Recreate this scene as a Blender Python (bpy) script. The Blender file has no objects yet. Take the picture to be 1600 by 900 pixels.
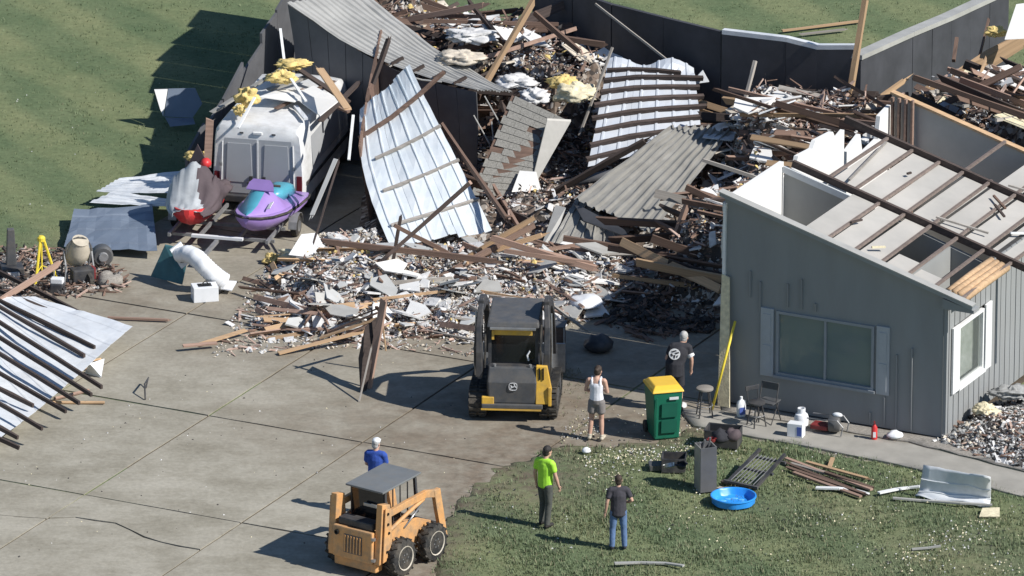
import bpy, bmesh, math, random
import numpy as np
from mathutils import Vector, Matrix, noise
V3 = Vector
R = math.radians
random.seed(7)
rng = np.random.default_rng(11)
sc = bpy.context.scene
COL = sc.collection

# ------------------------------------------------------------------ camera, sky, sun, exposure
DEP = R(19.0); DIST = 180.0; FPX = 70.0 * DIST          # helicopter view: long lens, 19 degrees down
FWD = V3((0, math.cos(DEP), -math.sin(DEP))); UP = V3((0, math.sin(DEP), math.cos(DEP))); RIGHT = V3((1, 0, 0))
CAM = -FWD * DIST
cd = bpy.data.cameras.new('camera'); cam = bpy.data.objects.new('camera', cd); COL.objects.link(cam)
cam.location = CAM; cam.rotation_euler = (math.pi / 2 - DEP, 0, 0)
cd.sensor_width = 36; cd.lens = 36 * FPX / 1600; cd.clip_start = 1; cd.clip_end = 3000
sc.camera = cam
SUN_AZ = R(-27.0); SUN_EL = R(41)                        # sun stands right and in front, grazing the gable plane
sun_dir = V3((math.cos(SUN_EL) * math.cos(SUN_AZ), math.cos(SUN_EL) * math.sin(SUN_AZ), math.sin(SUN_EL)))
w = bpy.data.worlds.new('World'); sc.world = w; w.use_nodes = True
nt = w.node_tree; bg = nt.nodes['Background']
sky = nt.nodes.new('ShaderNodeTexSky'); sky.sky_type = 'NISHITA'; sky.sun_disc = False
sky.sun_elevation = SUN_EL; sky.sun_rotation = math.pi / 2 - SUN_AZ
sky.air_density = 1.0; sky.dust_density = 0.1; sky.ozone_density = 4.0
nt.links.new(sky.outputs[0], bg.inputs[0]); bg.inputs[1].default_value = 0.085
sl = bpy.data.lights.new('sun', 'SUN'); so = bpy.data.objects.new('sun', sl); COL.objects.link(so)
sl.energy = 5.0; sl.angle = R(0.5); sl.color = (1, 0.97, 0.925)
so.rotation_euler = sun_dir.to_track_quat('Z', 'Y').to_euler(); so.location = (30, -20, 40)
sc.view_settings.view_transform = 'Standard'; sc.view_settings.look = 'None'
sc.view_settings.gamma = 1; sc.view_settings.exposure = 0.12

# ------------------------------------------------------------------ where a photo pixel lands on a real plane
def P(px, py, z=0.0):
    d = FWD * FPX + RIGHT * (px - 800) + UP * (450 - py)
    return CAM + d * ((z - CAM.z) / d.z)
def D(px, py, Y):
    d = FWD * FPX + RIGHT * (px - 800) + UP * (450 - py)
    return CAM + d * ((Y - CAM.y) / d.y)
HO = P(1130, 630)                                        # front left corner of the house
HA = R(-26.5)
UU = V3((math.cos(HA), math.sin(HA), 0)); VV = V3((-math.sin(HA), math.cos(HA), 0))
def H(u, v, z=0.0): return HO + UU * u + VV * v + V3((0, 0, z))
def uv_of(p): d = p - HO; return d.dot(UU), d.dot(VV)

# ------------------------------------------------------------------ materials
MATS = {}
def mat(name, col, rough=0.7, metal=0.0, var=0.18, scale=6.0, bump=0.0, bscale=40.0, col2=None, rnd=0.0, dirt=0.0, spec=0.4, coat=0.0, world=False, detail=4.0, stretch=None):
    m = bpy.data.materials.new(name); m.use_nodes = True; n = m.node_tree; b = n.nodes['Principled BSDF']
    b.inputs['Roughness'].default_value = rough; b.inputs['Metallic'].default_value = metal
    b.inputs['Specular IOR Level'].default_value = spec; b.inputs['Coat Weight'].default_value = coat
    tc = n.nodes.new('ShaderNodeTexCoord'); src = tc.outputs['Object']
    if world:
        g = n.nodes.new('ShaderNodeNewGeometry'); src = g.outputs['Position']
    if stretch:
        mp = n.nodes.new('ShaderNodeMapping'); mp.inputs['Scale'].default_value = stretch; n.links.new(src, mp.inputs[0]); src = mp.outputs[0]
    tx = n.nodes.new('ShaderNodeTexNoise'); tx.inputs['Scale'].default_value = scale; tx.inputs['Detail'].default_value = detail
    tx.inputs['Roughness'].default_value = 0.6; n.links.new(src, tx.inputs['Vector'])
    cr = n.nodes.new('ShaderNodeValToRGB'); cr.color_ramp.elements[0].position = 0.3; cr.color_ramp.elements[1].position = 0.7
    c2 = col2 or tuple(min(1, c * (1 + var)) for c in col); c1 = col if col2 else tuple(c * (1 - var) for c in col)
    cr.color_ramp.elements[0].color = (*c1, 1); cr.color_ramp.elements[1].color = (*c2, 1)
    n.links.new(tx.outputs['Fac'], cr.inputs[0]); out = cr.outputs[0]
    if rnd:
        oi = n.nodes.new('ShaderNodeObjectInfo'); mr = n.nodes.new('ShaderNodeMapRange')
        mr.inputs['To Min'].default_value = 1 - rnd; mr.inputs['To Max'].default_value = 1 + rnd
        n.links.new(oi.outputs['Random'], mr.inputs['Value'])
        hv = n.nodes.new('ShaderNodeHueSaturation'); n.links.new(mr.outputs[0], hv.inputs['Value']); n.links.new(out, hv.inputs['Color']); out = hv.outputs[0]
    if dirt:
        t3 = n.nodes.new('ShaderNodeTexNoise'); t3.inputs['Scale'].default_value = 3.2; t3.inputs['Detail'].default_value = 7; t3.inputs['Roughness'].default_value = .7; n.links.new(src, t3.inputs['Vector'])
        r3 = n.nodes.new('ShaderNodeMapRange'); r3.inputs['From Min'].default_value = .42; r3.inputs['From Max'].default_value = .7; r3.inputs['To Max'].default_value = dirt; n.links.new(t3.outputs['Fac'], r3.inputs['Value'])
        mx = n.nodes.new('ShaderNodeMix'); mx.data_type = 'RGBA'; mx.inputs[7].default_value = (.22, .185, .14, 1); n.links.new(r3.outputs[0], mx.inputs[0]); n.links.new(out, mx.inputs[6]); out = mx.outputs[2]
    n.links.new(out, b.inputs['Base Color'])
    if bump:
        t2 = n.nodes.new('ShaderNodeTexNoise'); t2.inputs['Scale'].default_value = bscale; t2.inputs['Detail'].default_value = 3
        n.links.new(src, t2.inputs['Vector']); bp = n.nodes.new('ShaderNodeBump'); bp.inputs['Strength'].default_value = bump; bp.inputs['Distance'].default_value = 0.02
        n.links.new(t2.outputs['Fac'], bp.inputs['Height']); n.links.new(bp.outputs[0], b.inputs['Normal'])
    MATS[name] = m
    return m
M = MATS
mat('soil', (0.10, 0.078, 0.055), 0.95, var=0.35, scale=3, bump=0.5, world=True)
mat('blade_green', (0.13, 0.172, 0.085), 0.7, col2=(0.205, 0.24, 0.13), scale=0.9, world=True)
mat('blade_dry', (0.23, 0.215, 0.13), 0.8, var=0.25, scale=2, world=True)
mat('siding', (0.28, 0.287, 0.285), 0.75, var=0.07, scale=1.5, stretch=(1, 1, 0.25), dirt=.10)
mat('sheathing', (0.06, 0.058, 0.055), 0.9, var=0.3)
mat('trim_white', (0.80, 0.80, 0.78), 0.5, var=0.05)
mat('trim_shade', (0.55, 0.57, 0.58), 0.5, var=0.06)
mat('shutter_shaded', (0.42, 0.44, 0.46), 0.5, var=0.05)  # white shutters darkened, the gable's shade is put into the colour
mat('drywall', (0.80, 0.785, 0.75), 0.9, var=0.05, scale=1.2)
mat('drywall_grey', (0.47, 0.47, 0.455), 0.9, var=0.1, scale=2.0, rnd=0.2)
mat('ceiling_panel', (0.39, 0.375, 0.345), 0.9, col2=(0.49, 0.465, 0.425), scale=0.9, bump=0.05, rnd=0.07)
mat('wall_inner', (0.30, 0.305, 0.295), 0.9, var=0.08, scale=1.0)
mat('metal_white', (0.66, 0.69, 0.72), 0.42, 0.1, col2=(0.82, 0.83, 0.83), scale=1.3, bump=0.15, bscale=5, dirt=.18)
mat('metal_pale', (0.50, 0.54, 0.60), 0.42, 0.15, col2=(0.66, 0.69, 0.73), scale=1.6, bump=0.15, bscale=5, dirt=.2)
mat('metal_silver', (0.64, 0.70, 0.74), 0.4, 0.2, col2=(0.80, 0.83, 0.84), scale=1.6, bump=0.15, bscale=4)
mat('metal_grey', (0.29, 0.28, 0.255), 0.5, 0.1, var=0.13, scale=2.5, bump=0.06, bscale=6)
mat('metal_grey_light', (0.43, 0.42, 0.39), 0.5, 0.1, var=0.12, scale=2.0, bump=0.06, bscale=6)
mat('metal_blue', (0.20, 0.24, 0.30), 0.45, 0.2, var=0.12, scale=1.5, bump=0.08, bscale=4)
mat('metal_dark', (0.12, 0.12, 0.125), 0.6, 0.1, var=0.2, scale=1.4)
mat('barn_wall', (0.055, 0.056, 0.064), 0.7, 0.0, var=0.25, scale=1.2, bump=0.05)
mat('shingle', (0.25, 0.24, 0.215), 0.95, var=0.28, scale=26, bump=0.5, bscale=60)
mat('wood_fresh', (0.45, 0.30, 0.175), 0.85, var=0.22, scale=3, rnd=0.25, stretch=(0.4, 5, 5))
mat('wood_pink', (0.31, 0.205, 0.155), 0.85, var=0.25, scale=3, rnd=0.3, stretch=(0.4, 5, 5))
mat('wood_brown', (0.155, 0.10, 0.075), 0.9, var=0.3, scale=3, rnd=0.35, stretch=(0.4, 5, 5))
mat('wood_dark', (0.07, 0.052, 0.045), 0.9, var=0.3, scale=3, rnd=0.3, stretch=(0.4, 5, 5))
mat('wood_taupe', (0.185, 0.145, 0.125), 0.9, var=0.25, scale=3, rnd=0.2, stretch=(0.4, 5, 5))
mat('frame_shaded', (0.30, 0.32, 0.34), 0.5, var=0.05)  # window trim with the shade of the gable painted into its grey
mat('wood_grey', (0.33, 0.30, 0.265), 0.9, var=0.25, scale=3, rnd=0.25, stretch=(0.4, 5, 5))
mat('insul_yellow', (0.70, 0.53, 0.21), 0.95, var=0.25, scale=9, bump=0.5, bscale=25)
mat('insul_pale', (0.72, 0.64, 0.44), 0.95, var=0.2, scale=9, bump=0.5, bscale=25)
mat('fluff', (0.63, 0.62, 0.605), 0.95, var=0.22, scale=5, bump=0.4, bscale=20)
mat('fluff_cream', (0.60, 0.53, 0.43), 0.95, var=0.25, scale=5, bump=0.4, bscale=20)
mat('chip_pink', (0.46, 0.33, 0.27), 0.9, var=0.3, scale=4)
mat('chip_grey', (0.30, 0.30, 0.29), 0.9, var=0.3, scale=4)
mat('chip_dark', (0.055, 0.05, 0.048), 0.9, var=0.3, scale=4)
mat('paint_white', (0.76, 0.76, 0.75), 0.4, var=0.05, scale=1.5, coat=0.1, dirt=.3)
mat('van_white_shaded', (0.40, 0.41, 0.42), 0.4, var=0.04, scale=1.5, coat=0.2)  # white van paint darkened to carry the shade on doors and side
mat('rubber', (0.025, 0.025, 0.025), 0.85, var=0.3, scale=12, bump=0.2, dirt=.5)
mat('black_paint', (0.042, 0.044, 0.05), 0.5, var=0.25, scale=4, dirt=.3)
mat('charcoal', (0.085, 0.088, 0.093), 0.5, var=0.15, scale=4, dirt=.35)
mat('cab_black', (0.012, 0.013, 0.014), 0.4, var=0.2)
mat('loader_yellow', (0.72, 0.43, 0.06), 0.5, var=0.12, scale=5, dirt=.45)
mat('orange', (0.66, 0.33, 0.12), 0.55, col2=(0.72, 0.40, 0.17), scale=3, dirt=.75)
mat('rim', (0.60, 0.54, 0.44), 0.6, var=0.2, scale=8)
mat('steel', (0.42, 0.42, 0.42), 0.35, 0.7, var=0.15, scale=6)
mat('steel_dull', (0.30, 0.30, 0.30), 0.55, 0.4, var=0.2, scale=6)
mat('roof_grey', (0.165, 0.175, 0.18), 0.55, var=0.1, scale=3, dirt=.3)
mat('bin_green', (0.012, 0.145, 0.085), 0.5, var=0.08, scale=3)
mat('bin_green_dark', (0.010, 0.105, 0.066), 0.55, var=0.08, scale=3)
mat('bin_yellow', (0.80, 0.50, 0.05), 0.45, var=0.06, scale=3)
mat('pool_blue', (0.035, 0.30, 0.80), 0.35, var=0.06, scale=3)
mat('pool_pale', (0.12, 0.44, 0.86), 0.4, var=0.1, scale=6)
mat('red', (0.62, 0.045, 0.045), 0.4, var=0.15, scale=5)
mat('dark_red', (0.20, 0.03, 0.03), 0.5, var=0.2, scale=5)
mat('purple', (0.36, 0.235, 0.55), 0.35, var=0.08, scale=3, coat=0.3)
mat('teal', (0.09, 0.36, 0.46), 0.35, var=0.08, scale=3, coat=0.3)
mat('teal_dark', (0.045, 0.13, 0.15), 0.6, var=0.2, scale=3)
mat('cover_grey', (0.42, 0.44, 0.45), 0.8, var=0.15, scale=4)
mat('cover_dark', (0.10, 0.075, 0.08), 0.8, var=0.15, scale=4)
mat('yellow_paint', (0.80, 0.62, 0.06), 0.5, var=0.1, scale=5)
mat('white_plastic', (0.80, 0.81, 0.82), 0.4, var=0.05, scale=4)
mat('blue_label', (0.08, 0.13, 0.40), 0.5, var=0.05)
mat('bucket_beige', (0.52, 0.46, 0.36), 0.6, var=0.15, scale=5)
mat('skin', (0.56, 0.34, 0.25), 0.6, var=0.06, scale=8)
mat('eye_dark', (0.03, 0.022, 0.02), 0.4)
mat('lips', (0.42, 0.17, 0.15), 0.5)
mat('hair_brown', (0.055, 0.038, 0.028), 0.7, var=0.4, scale=30, bump=0.4)
mat('hair_dark', (0.03, 0.026, 0.024), 0.7, var=0.4, scale=30, bump=0.4)
mat('hair_grey', (0.45, 0.44, 0.42), 0.7, var=0.3, scale=30, bump=0.4)
mat('hivis', (0.42, 0.82, 0.06), 0.7, var=0.07, scale=9, bump=0.3, bscale=14)
mat('cloth_black', (0.032, 0.032, 0.038), 0.9, var=0.2, scale=9, bump=0.3, bscale=14)
mat('cloth_charcoal', (0.055, 0.052, 0.062), 0.9, var=0.2, scale=9, bump=0.3, bscale=14)
mat('denim', (0.115, 0.185, 0.33), 0.9, var=0.2, scale=9, bump=0.3, bscale=14)
mat('trouser_olive', (0.085, 0.088, 0.078), 0.9, var=0.2, scale=9, bump=0.3, bscale=14)
mat('cloth_white', (0.78, 0.78, 0.82), 0.9, var=0.05, scale=9, bump=0.3, bscale=14)
mat('shorts_grey', (0.22, 0.20, 0.19), 0.9, var=0.12, scale=9, bump=0.3, bscale=14)
mat('cloth_blue', (0.035, 0.085, 0.36), 0.9, var=0.12, scale=9, bump=0.3, bscale=14)
mat('print_white', (0.75, 0.75, 0.75), 0.8, var=0.1)
mat('curtain', (0.60, 0.63, 0.56), 0.9, col2=(0.36, 0.40, 0.34), scale=4)
mat('tail_red', (0.15, 0.02, 0.025), 0.3)
mat('gravel', (0.30, 0.275, 0.24), 0.95, var=0.3, scale=20, bump=0.5, world=True)
mat('path', (0.345, 0.325, 0.285), 0.9, var=0.14, scale=1.6, bump=0.2, world=True)
def pane(name, tint, a):
    m = bpy.data.materials.new(name); m.use_nodes = True; n = m.node_tree; b = n.nodes['Principled BSDF']
    b.inputs['Base Color'].default_value = (*tint, 1); b.inputs['Roughness'].default_value = 0.06; b.inputs['Alpha'].default_value = a
    b.inputs['Specular IOR Level'].default_value = 0.6; MATS[name] = m
pane('glass', (0.22, 0.27, 0.255), 0.85); pane('glass_clear', (0.25, 0.28, 0.26), 0.25); pane('glass_dark', (0.012, 0.014, 0.016), 0.9)  # front pane's pale grey-green base colour stands in for a reflection

# concrete and lawn: noise stains with a shape of their own; soil attribute marks the worn ground
def ground_mats():
    m = bpy.data.materials.new('concrete'); m.use_nodes = True; n = m.node_tree; b = n.nodes['Principled BSDF']; L = n.links.new
    b.inputs['Roughness'].default_value = 0.9; b.inputs['Specular IOR Level'].default_value = 0.25
    g = n.nodes.new('ShaderNodeNewGeometry')
    def nz(s, d=5, rough=0.6, st=None):
        t = n.nodes.new('ShaderNodeTexNoise'); t.inputs['Scale'].default_value = s; t.inputs['Detail'].default_value = d; t.inputs['Roughness'].default_value = rough
        if st:
            mp = n.nodes.new('ShaderNodeMapping'); mp.inputs['Scale'].default_value = st; mp.inputs['Rotation'].default_value = (0, 0, R(20)); L(g.outputs['Position'], mp.inputs[0]); L(mp.outputs[0], t.inputs['Vector'])
        else: L(g.outputs['Position'], t.inputs['Vector'])
        return t.outputs['Fac']
    def ramp(f, p0, c0, p1, c1):
        r = n.nodes.new('ShaderNodeValToRGB'); r.color_ramp.elements[0].position = p0; r.color_ramp.elements[1].position = p1
        r.color_ramp.elements[0].color = (*c0, 1); r.color_ramp.elements[1].color = (*c1, 1); L(f, r.inputs[0]); return r.outputs[0]
    def mix(f, a, c, t='MIX'):
        x = n.nodes.new('ShaderNodeMix'); x.data_type = 'RGBA'; x.blend_type = t
        if isinstance(f, float): x.inputs[0].default_value = f
        else: L(f, x.inputs[0])
        for s, q in ((6, a), (7, c)):
            if isinstance(q, tuple): x.inputs[s].default_value = (*q, 1)
            else: L(q, x.inputs[s])
        return x.outputs[2]
    base = ramp(nz(0.45, 6), 0.3, (0.325, 0.300, 0.240), 0.72, (0.415, 0.386, 0.318))
    fine = ramp(nz(9, 4), 0.3, (0.85, 0.85, 0.85), 0.7, (1.08, 1.08, 1.08))
    c = mix(1.0, base, fine, 'MULTIPLY')
    streak = ramp(nz(1.0, 4, 0.65, (0.5, 1.6, 1)), 0.42, (0.72, 0.70, 0.66), 0.6, (1, 1, 1))
    c = mix(0.3, c, streak, 'MULTIPLY')
    blot = ramp(nz(0.9, 6, 0.7), 0.36, (0.68, 0.66, 0.62), 0.55, (1.04, 1.04, 1.04)); c = mix(0.4, c, blot, 'MULTIPLY')
    at = n.nodes.new('ShaderNodeAttribute'); at.attribute_name = 'soil'
    mm = n.nodes.new('ShaderNodeMath'); mm.operation = 'MULTIPLY'; L(at.outputs['Fac'], mm.inputs[0]); L(ramp(nz(1.7, 6, 0.7), 0.34, (0.4, 0.4, 0.4), 0.58, (1, 1, 1)), mm.inputs[1])
    c = mix(mm.outputs[0], c, ramp(nz(4, 4), 0.3, (0.14, 0.11, 0.08), 0.7, (0.24, 0.19, 0.14)))
    L(c, b.inputs['Base Color'])
    bp = n.nodes.new('ShaderNodeBump'); bp.inputs['Strength'].default_value = 0.25; bp.inputs['Distance'].default_value = 0.02; L(nz(14, 4), bp.inputs['Height']); L(bp.outputs[0], b.inputs['Normal'])
    MATS['concrete'] = m
    m2 = bpy.data.materials.new('lawn'); m2.use_nodes = True; n = m2.node_tree; b = n.nodes['Principled BSDF']; L = n.links.new
    b.inputs['Roughness'].default_value = 0.95; b.inputs['Specular IOR Level'].default_value = 0.1
    g = n.nodes.new('ShaderNodeNewGeometry')
    c = ramp(nz(0.5, 6, 0.65), 0.32, (0.124, 0.166, 0.088), 0.7, (0.196, 0.224, 0.122))
    fine = ramp(nz(6, 5, 0.7), 0.3, (0.82, 0.82, 0.82), 0.7, (1.15, 1.15, 1.15)); c = mix(1.0, c, fine, 'MULTIPLY')
    wv = n.nodes.new('ShaderNodeTexWave'); wv.inputs['Scale'].default_value = 0.12; wv.inputs['Distortion'].default_value = 1.2; wv.inputs['Detail'].default_value = 2
    mp = n.nodes.new('ShaderNodeMapping'); mp.inputs['Rotation'].default_value = (0, 0, R(-31)); L(g.outputs['Position'], mp.inputs[0]); L(mp.outputs[0], wv.inputs['Vector'])
    c = mix(0.75, c, ramp(wv.outputs['Fac'], 0.25, (0.80, 0.86, 0.82), 0.75, (1.22, 1.12, 1.05)), 'MULTIPLY')
    at = n.nodes.new('ShaderNodeAttribute'); at.attribute_name = 'soil'
    mm = n.nodes.new('ShaderNodeMath'); mm.operation = 'MULTIPLY'; L(at.outputs['Fac'], mm.inputs[0]); L(ramp(nz(2.2, 6, 0.7), 0.35, (0.15, 0.15, 0.15), 0.6, (1, 1, 1)), mm.inputs[1])
    c = mix(mm.outputs[0], c, ramp(nz(3, 4), 0.3, (0.115, 0.09, 0.066), 0.7, (0.20, 0.165, 0.125)))
    L(c, b.inputs['Base Color'])
    bp = n.nodes.new('ShaderNodeBump'); bp.inputs['Strength'].default_value = 0.7; bp.inputs['Distance'].default_value = 0.04; L(nz(11, 5, 0.7), bp.inputs['Height']); L(bp.outputs[0], b.inputs['Normal'])
    MATS['lawn'] = m2
ground_mats()

# ------------------------------------------------------------------ objects
def tag(o, label=None, cat=None, group=None, kind=None):
    if label: o['label'] = label
    if cat: o['category'] = cat
    if group: o['group'] = group
    if kind: o['kind'] = kind
    return o
def thing(name, label, cat, loc=(0, 0, 0), rz=0.0, group=None, rot=None):
    o = bpy.data.objects.new(name, None); COL.objects.link(o); o.empty_display_size = 0.2
    o.location = loc; o.rotation_euler = rot or (0, 0, rz)
    return tag(o, label, cat, group)
def link(name, me, parent=None, loc=None):
    o = bpy.data.objects.new(name, me); COL.objects.link(o)
    if parent: o.parent = parent
    if loc is not None: o.location = loc
    return o
def copy_tree(o, parent=None):
    c = o.copy(); COL.objects.link(c); c.parent = parent
    for ch in list(o.children): copy_tree(ch, c)
    return c
class MB:
    def __init__(s): s.v = []; s.f = []; s.m = []; s.mi = 0
    def add(s, vs, fs):
        b = len(s.v); s.v += [tuple(x) for x in vs]; s.f += [tuple(i + b for i in f) for f in fs]; s.m += [s.mi] * len(fs); return s
    def box(s, c, d, rot=None, top=(1, 1), tilt=(0, 0)):
        x, y, z = d[0] / 2, d[1] / 2, d[2] / 2; vs = []
        for k, (a, b_) in ((-1, (1, 1)), (1, top)):
            for i, j in ((-1, -1), (1, -1), (1, 1), (-1, 1)):
                p = V3((i * x * a + (tilt[0] if k > 0 else 0), j * y * b_ + (tilt[1] if k > 0 else 0), k * z))
                if rot is not None: p = rot @ p
                vs.append(V3(c) + p)
        return s.add(vs, [(3, 2, 1, 0), (4, 5, 6, 7), (0, 1, 5, 4), (1, 2, 6, 5), (2, 3, 7, 6), (3, 0, 4, 7)])
    def bar(s, p, q, w=0.05, h=0.05, up=V3((0, 0, 1))):
        p, q = V3(p), V3(q); d = (q - p).normalized(); a = d.cross(up)
        if a.length < 1e-3: a = d.cross(V3((1, 0, 0)))
        a.normalize(); b = a.cross(d).normalized(); vs = []
        for e in (p, q):
            for i, j in ((-1, -1), (1, -1), (1, 1), (-1, 1)): vs.append(e + a * (i * w / 2) + b * (j * h / 2))
        return s.add(vs, [(3, 2, 1, 0), (4, 5, 6, 7), (0, 1, 5, 4), (1, 2, 6, 5), (2, 3, 7, 6), (3, 0, 4, 7)])
    def tube(s, pts, r, n=8, flat=1.0, ref=V3((1, 0, 0)), rr=None):
        pts = [V3(p) for p in pts]; vs = []; fs = []
        for i, p in enumerate(pts):
            d = (pts[min(i + 1, len(pts) - 1)] - pts[max(i - 1, 0)]).normalized()
            a = ref - d * ref.dot(d)
            if a.length < 0.05: a = V3((0, 1, 0)) - d * d.y
            a.normalize(); b = d.cross(a)
            ra = r[i] if isinstance(r, (list, tuple)) else r; rb = rr[i] if rr else ra * flat
            for k in range(n):
                t = 2 * math.pi * k / n; vs.append(p + a * (ra * math.cos(t)) + b * (rb * math.sin(t)))
        for i in range(len(pts) - 1):
            for k in range(n): fs.append((i * n + k, i * n + (k + 1) % n, (i + 1) * n + (k + 1) % n, (i + 1) * n + k))
        fs.append(tuple(range(n - 1, -1, -1))); fs.append(tuple((len(pts) - 1) * n + k for k in range(n)))
        return s.add(vs, fs)
    def loft(s, rings):
        n = len(rings[0]); vs = [p for r_ in rings for p in r_]; fs = []
        for i in range(len(rings) - 1):
            for k in range(n): fs.append((i * n + k, i * n + (k + 1) % n, (i + 1) * n + (k + 1) % n, (i + 1) * n + k))
        fs.append(tuple(range(n - 1, -1, -1))); fs.append(tuple((len(rings) - 1) * n + k for k in range(n)))
        return s.add(vs, fs)
    def lathe(s, prof, n=20, c=(0, 0, 0), ax=V3((0, 0, 1)), sx=1.0):
        q = V3((0, 0, 1)).rotation_difference(V3(ax)).to_matrix(); rings = []
        for r_, z in prof: rings.append([V3(c) + q @ V3((r_ * math.cos(2 * math.pi * k / n) * sx, r_ * math.sin(2 * math.pi * k / n), z)) for k in range(n)])
        return s.loft(rings)
    def prism(s, poly, off):
        poly = [V3(p) for p in poly]; n = len(poly); off = V3(off)
        vs = poly + [p + off for p in poly]
        return s.add(vs, [tuple(range(n - 1, -1, -1)), tuple(range(n, 2 * n))] + [(i, (i + 1) % n, n + (i + 1) % n, n + i) for i in range(n)])
    def ell(s, c, r3, n=10, k=6):
        rings = []
        for i in range(k + 1):
            t = math.pi * (i / k) - math.pi / 2; t = max(min(t, 1.5), -1.5)
            rings.append([V3(c) + V3((r3[0] * math.cos(t) * math.cos(2 * math.pi * j / n), r3[1] * math.cos(t) * math.sin(2 * math.pi * j / n), r3[2] * math.sin(t))) for j in range(n)])
        return s.loft(rings)
    def quad(s, a, b, c, d): return s.add([a, b, c, d], [(0, 1, 2, 3)])
    def mesh(s, name, o=(0, 0, 0), bevel=0.0, smooth=False, fixn=True):
        me = bpy.data.meshes.new(name); o = V3(o)
        me.from_pydata([(x[0] - o.x, x[1] - o.y, x[2] - o.z) for x in s.v], [], s.f)
        me.polygons.foreach_set('material_index', s.m)
        if bevel or fixn:
            bm = bmesh.new(); bm.from_mesh(me)
            if fixn: bmesh.ops.recalc_face_normals(bm, faces=bm.faces)
            if bevel:
                es = [e for e in bm.edges if len(e.link_faces) == 2 and e.calc_face_angle(0) > 0.5]
                bmesh.ops.bevel(bm, geom=es, offset=bevel, segments=2, profile=0.6, affect='EDGES', clamp_overlap=True)
            bm.to_mesh(me); bm.free()
        if smooth:
            me.polygons.foreach_set('use_smooth', [True] * len(me.polygons))
        return me
    def build(s, name, m, parent=None, o=None, world=False, bevel=0.0, smooth=False, auto=False, fixn=True):
        oo = V3((0, 0, 0))
        if o is not None: oo = V3(o)
        elif world and parent:
            p = parent; 
            while p: oo += p.location; p = p.parent
        me = s.mesh(name, oo, bevel, smooth, fixn)
        for q in (m if isinstance(m, (list, tuple)) else [m]): me.materials.append(MATS[q])
        ob = link(name, me, parent)
        if o is not None and not parent: ob.location = oo
        if auto:
            me.set_sharp_from_angle(angle=R(38))
        return ob
def centre(pts): 
    c = V3((0, 0, 0))
    for p in pts: c += V3(p)
    return c / len(pts)

# ------------------------------------------------------------------ ground, driveway, lawns, path
SOIL = [(650, 690, 2.6, 1.6, .85), (760, 720, 2.2, 2.0, 1.0), (840, 745, 1.4, 2.4, 1.0), (900, 640, 1.8, 3.0, 1.0), (980, 665, 2.4, 1.6, 1.0), (700, 770, 0.8, 2.2, .7),
        (700, 640, 3.0, 2.2, .8), (820, 680, 2.0, 1.6, 1.0), (1000, 560, 3.0, 4.0, .6), (1100, 650, 1.6, 1.2, 1.0), (480, 660, 2.0, 2.0, .45), (450, 545, 2.5, 1.6, .5), (200, 470, 2.5, 2, .55), (700, 540, 3, 2.5, .55),
        (420, 470, 3, 2.5, .6), (600, 450, 5, 5, .5), (60, 430, 2, 2.5, .8), (1500, 880, 2.2, 2.4, .45), (1290, 800, 2.2, 1.6, .35), (860, 790, 1.2, 1.4, .4), (660, 870, .5, 1.6, .7)]
SG = [(P(a, b), c, d, e) for a, b, c, d, e in SOIL]
EDGE = [P(*q) for q in ((650, 960), (668, 900), (684, 850), (694, 800), (735, 757), (790, 727), (850, 703), (930, 694), (1010, 690), (1090, 672))]
def edge_dist(x, y):
    m = 9e9
    for a, c in zip(EDGE, EDGE[1:]):
        dx, dy = c.x - a.x, c.y - a.y; t = min(1, max(0, ((x - a.x) * dx + (y - a.y) * dy) / (dx * dx + dy * dy))); m = min(m, math.hypot(x - a.x - t * dx, y - a.y - t * dy))
    return m
def soil_at(x, y):
    d = edge_dist(x, y) if (-4 < x < 6 and y < -8) else 9; s = 1.0 * math.exp(-(d / (.75 + .5 * noise.noise((x * .6, y * .6, 77)))) ** 2)
    for p, rx, ry, a in SG: s = max(s, a * math.exp(-((x - p.x) / rx) ** 2 - ((y - p.y) / ry) ** 2))
    return s
def inside(x, y, poly):
    r = False; j = len(poly) - 1
    for i in range(len(poly)):
        a, b = poly[i], poly[j]
        if (a[1] > y) != (b[1] > y) and x < (b[0] - a[0]) * (y - a[1]) / (b[1] - a[1]) + a[0]: r = not r
        j = i
    return r
def add_attr(me, fn):
    at = me.attributes.new('soil', 'FLOAT', 'POINT')
    at.data.foreach_set('value', [fn(v.co) for v in me.vertices])
# the great lawn: fine mesh where the camera looks, big faces to the horizon
def grid_axis(lo, hi, step, far): 
    a = list(np.arange(lo, hi + 1e-6, step)); return [-far, -far / 4, lo - 20] + a + [hi + 20, far / 4, far]
gx = grid_axis(-16, 16, 0.8, 900); gy = grid_axis(-24, 30, 0.8, 900)
b = MB(); vs = [(x, y, -0.03 + 0.02 * noise.noise((x * .2, y * .2, 3))) for y in gy for x in gx]; n = len(gx)
b.add(vs, [(j * n + i, j * n + i + 1, (j + 1) * n + i + 1, (j + 1) * n + i) for j in range(len(gy) - 1) for i in range(n - 1)])
lawn = tag(b.build('lawn', 'lawn', smooth=True, fixn=False), kind='structure'); add_attr(lawn.data, lambda c: soil_at(c.x, c.y) * .8)
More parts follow.
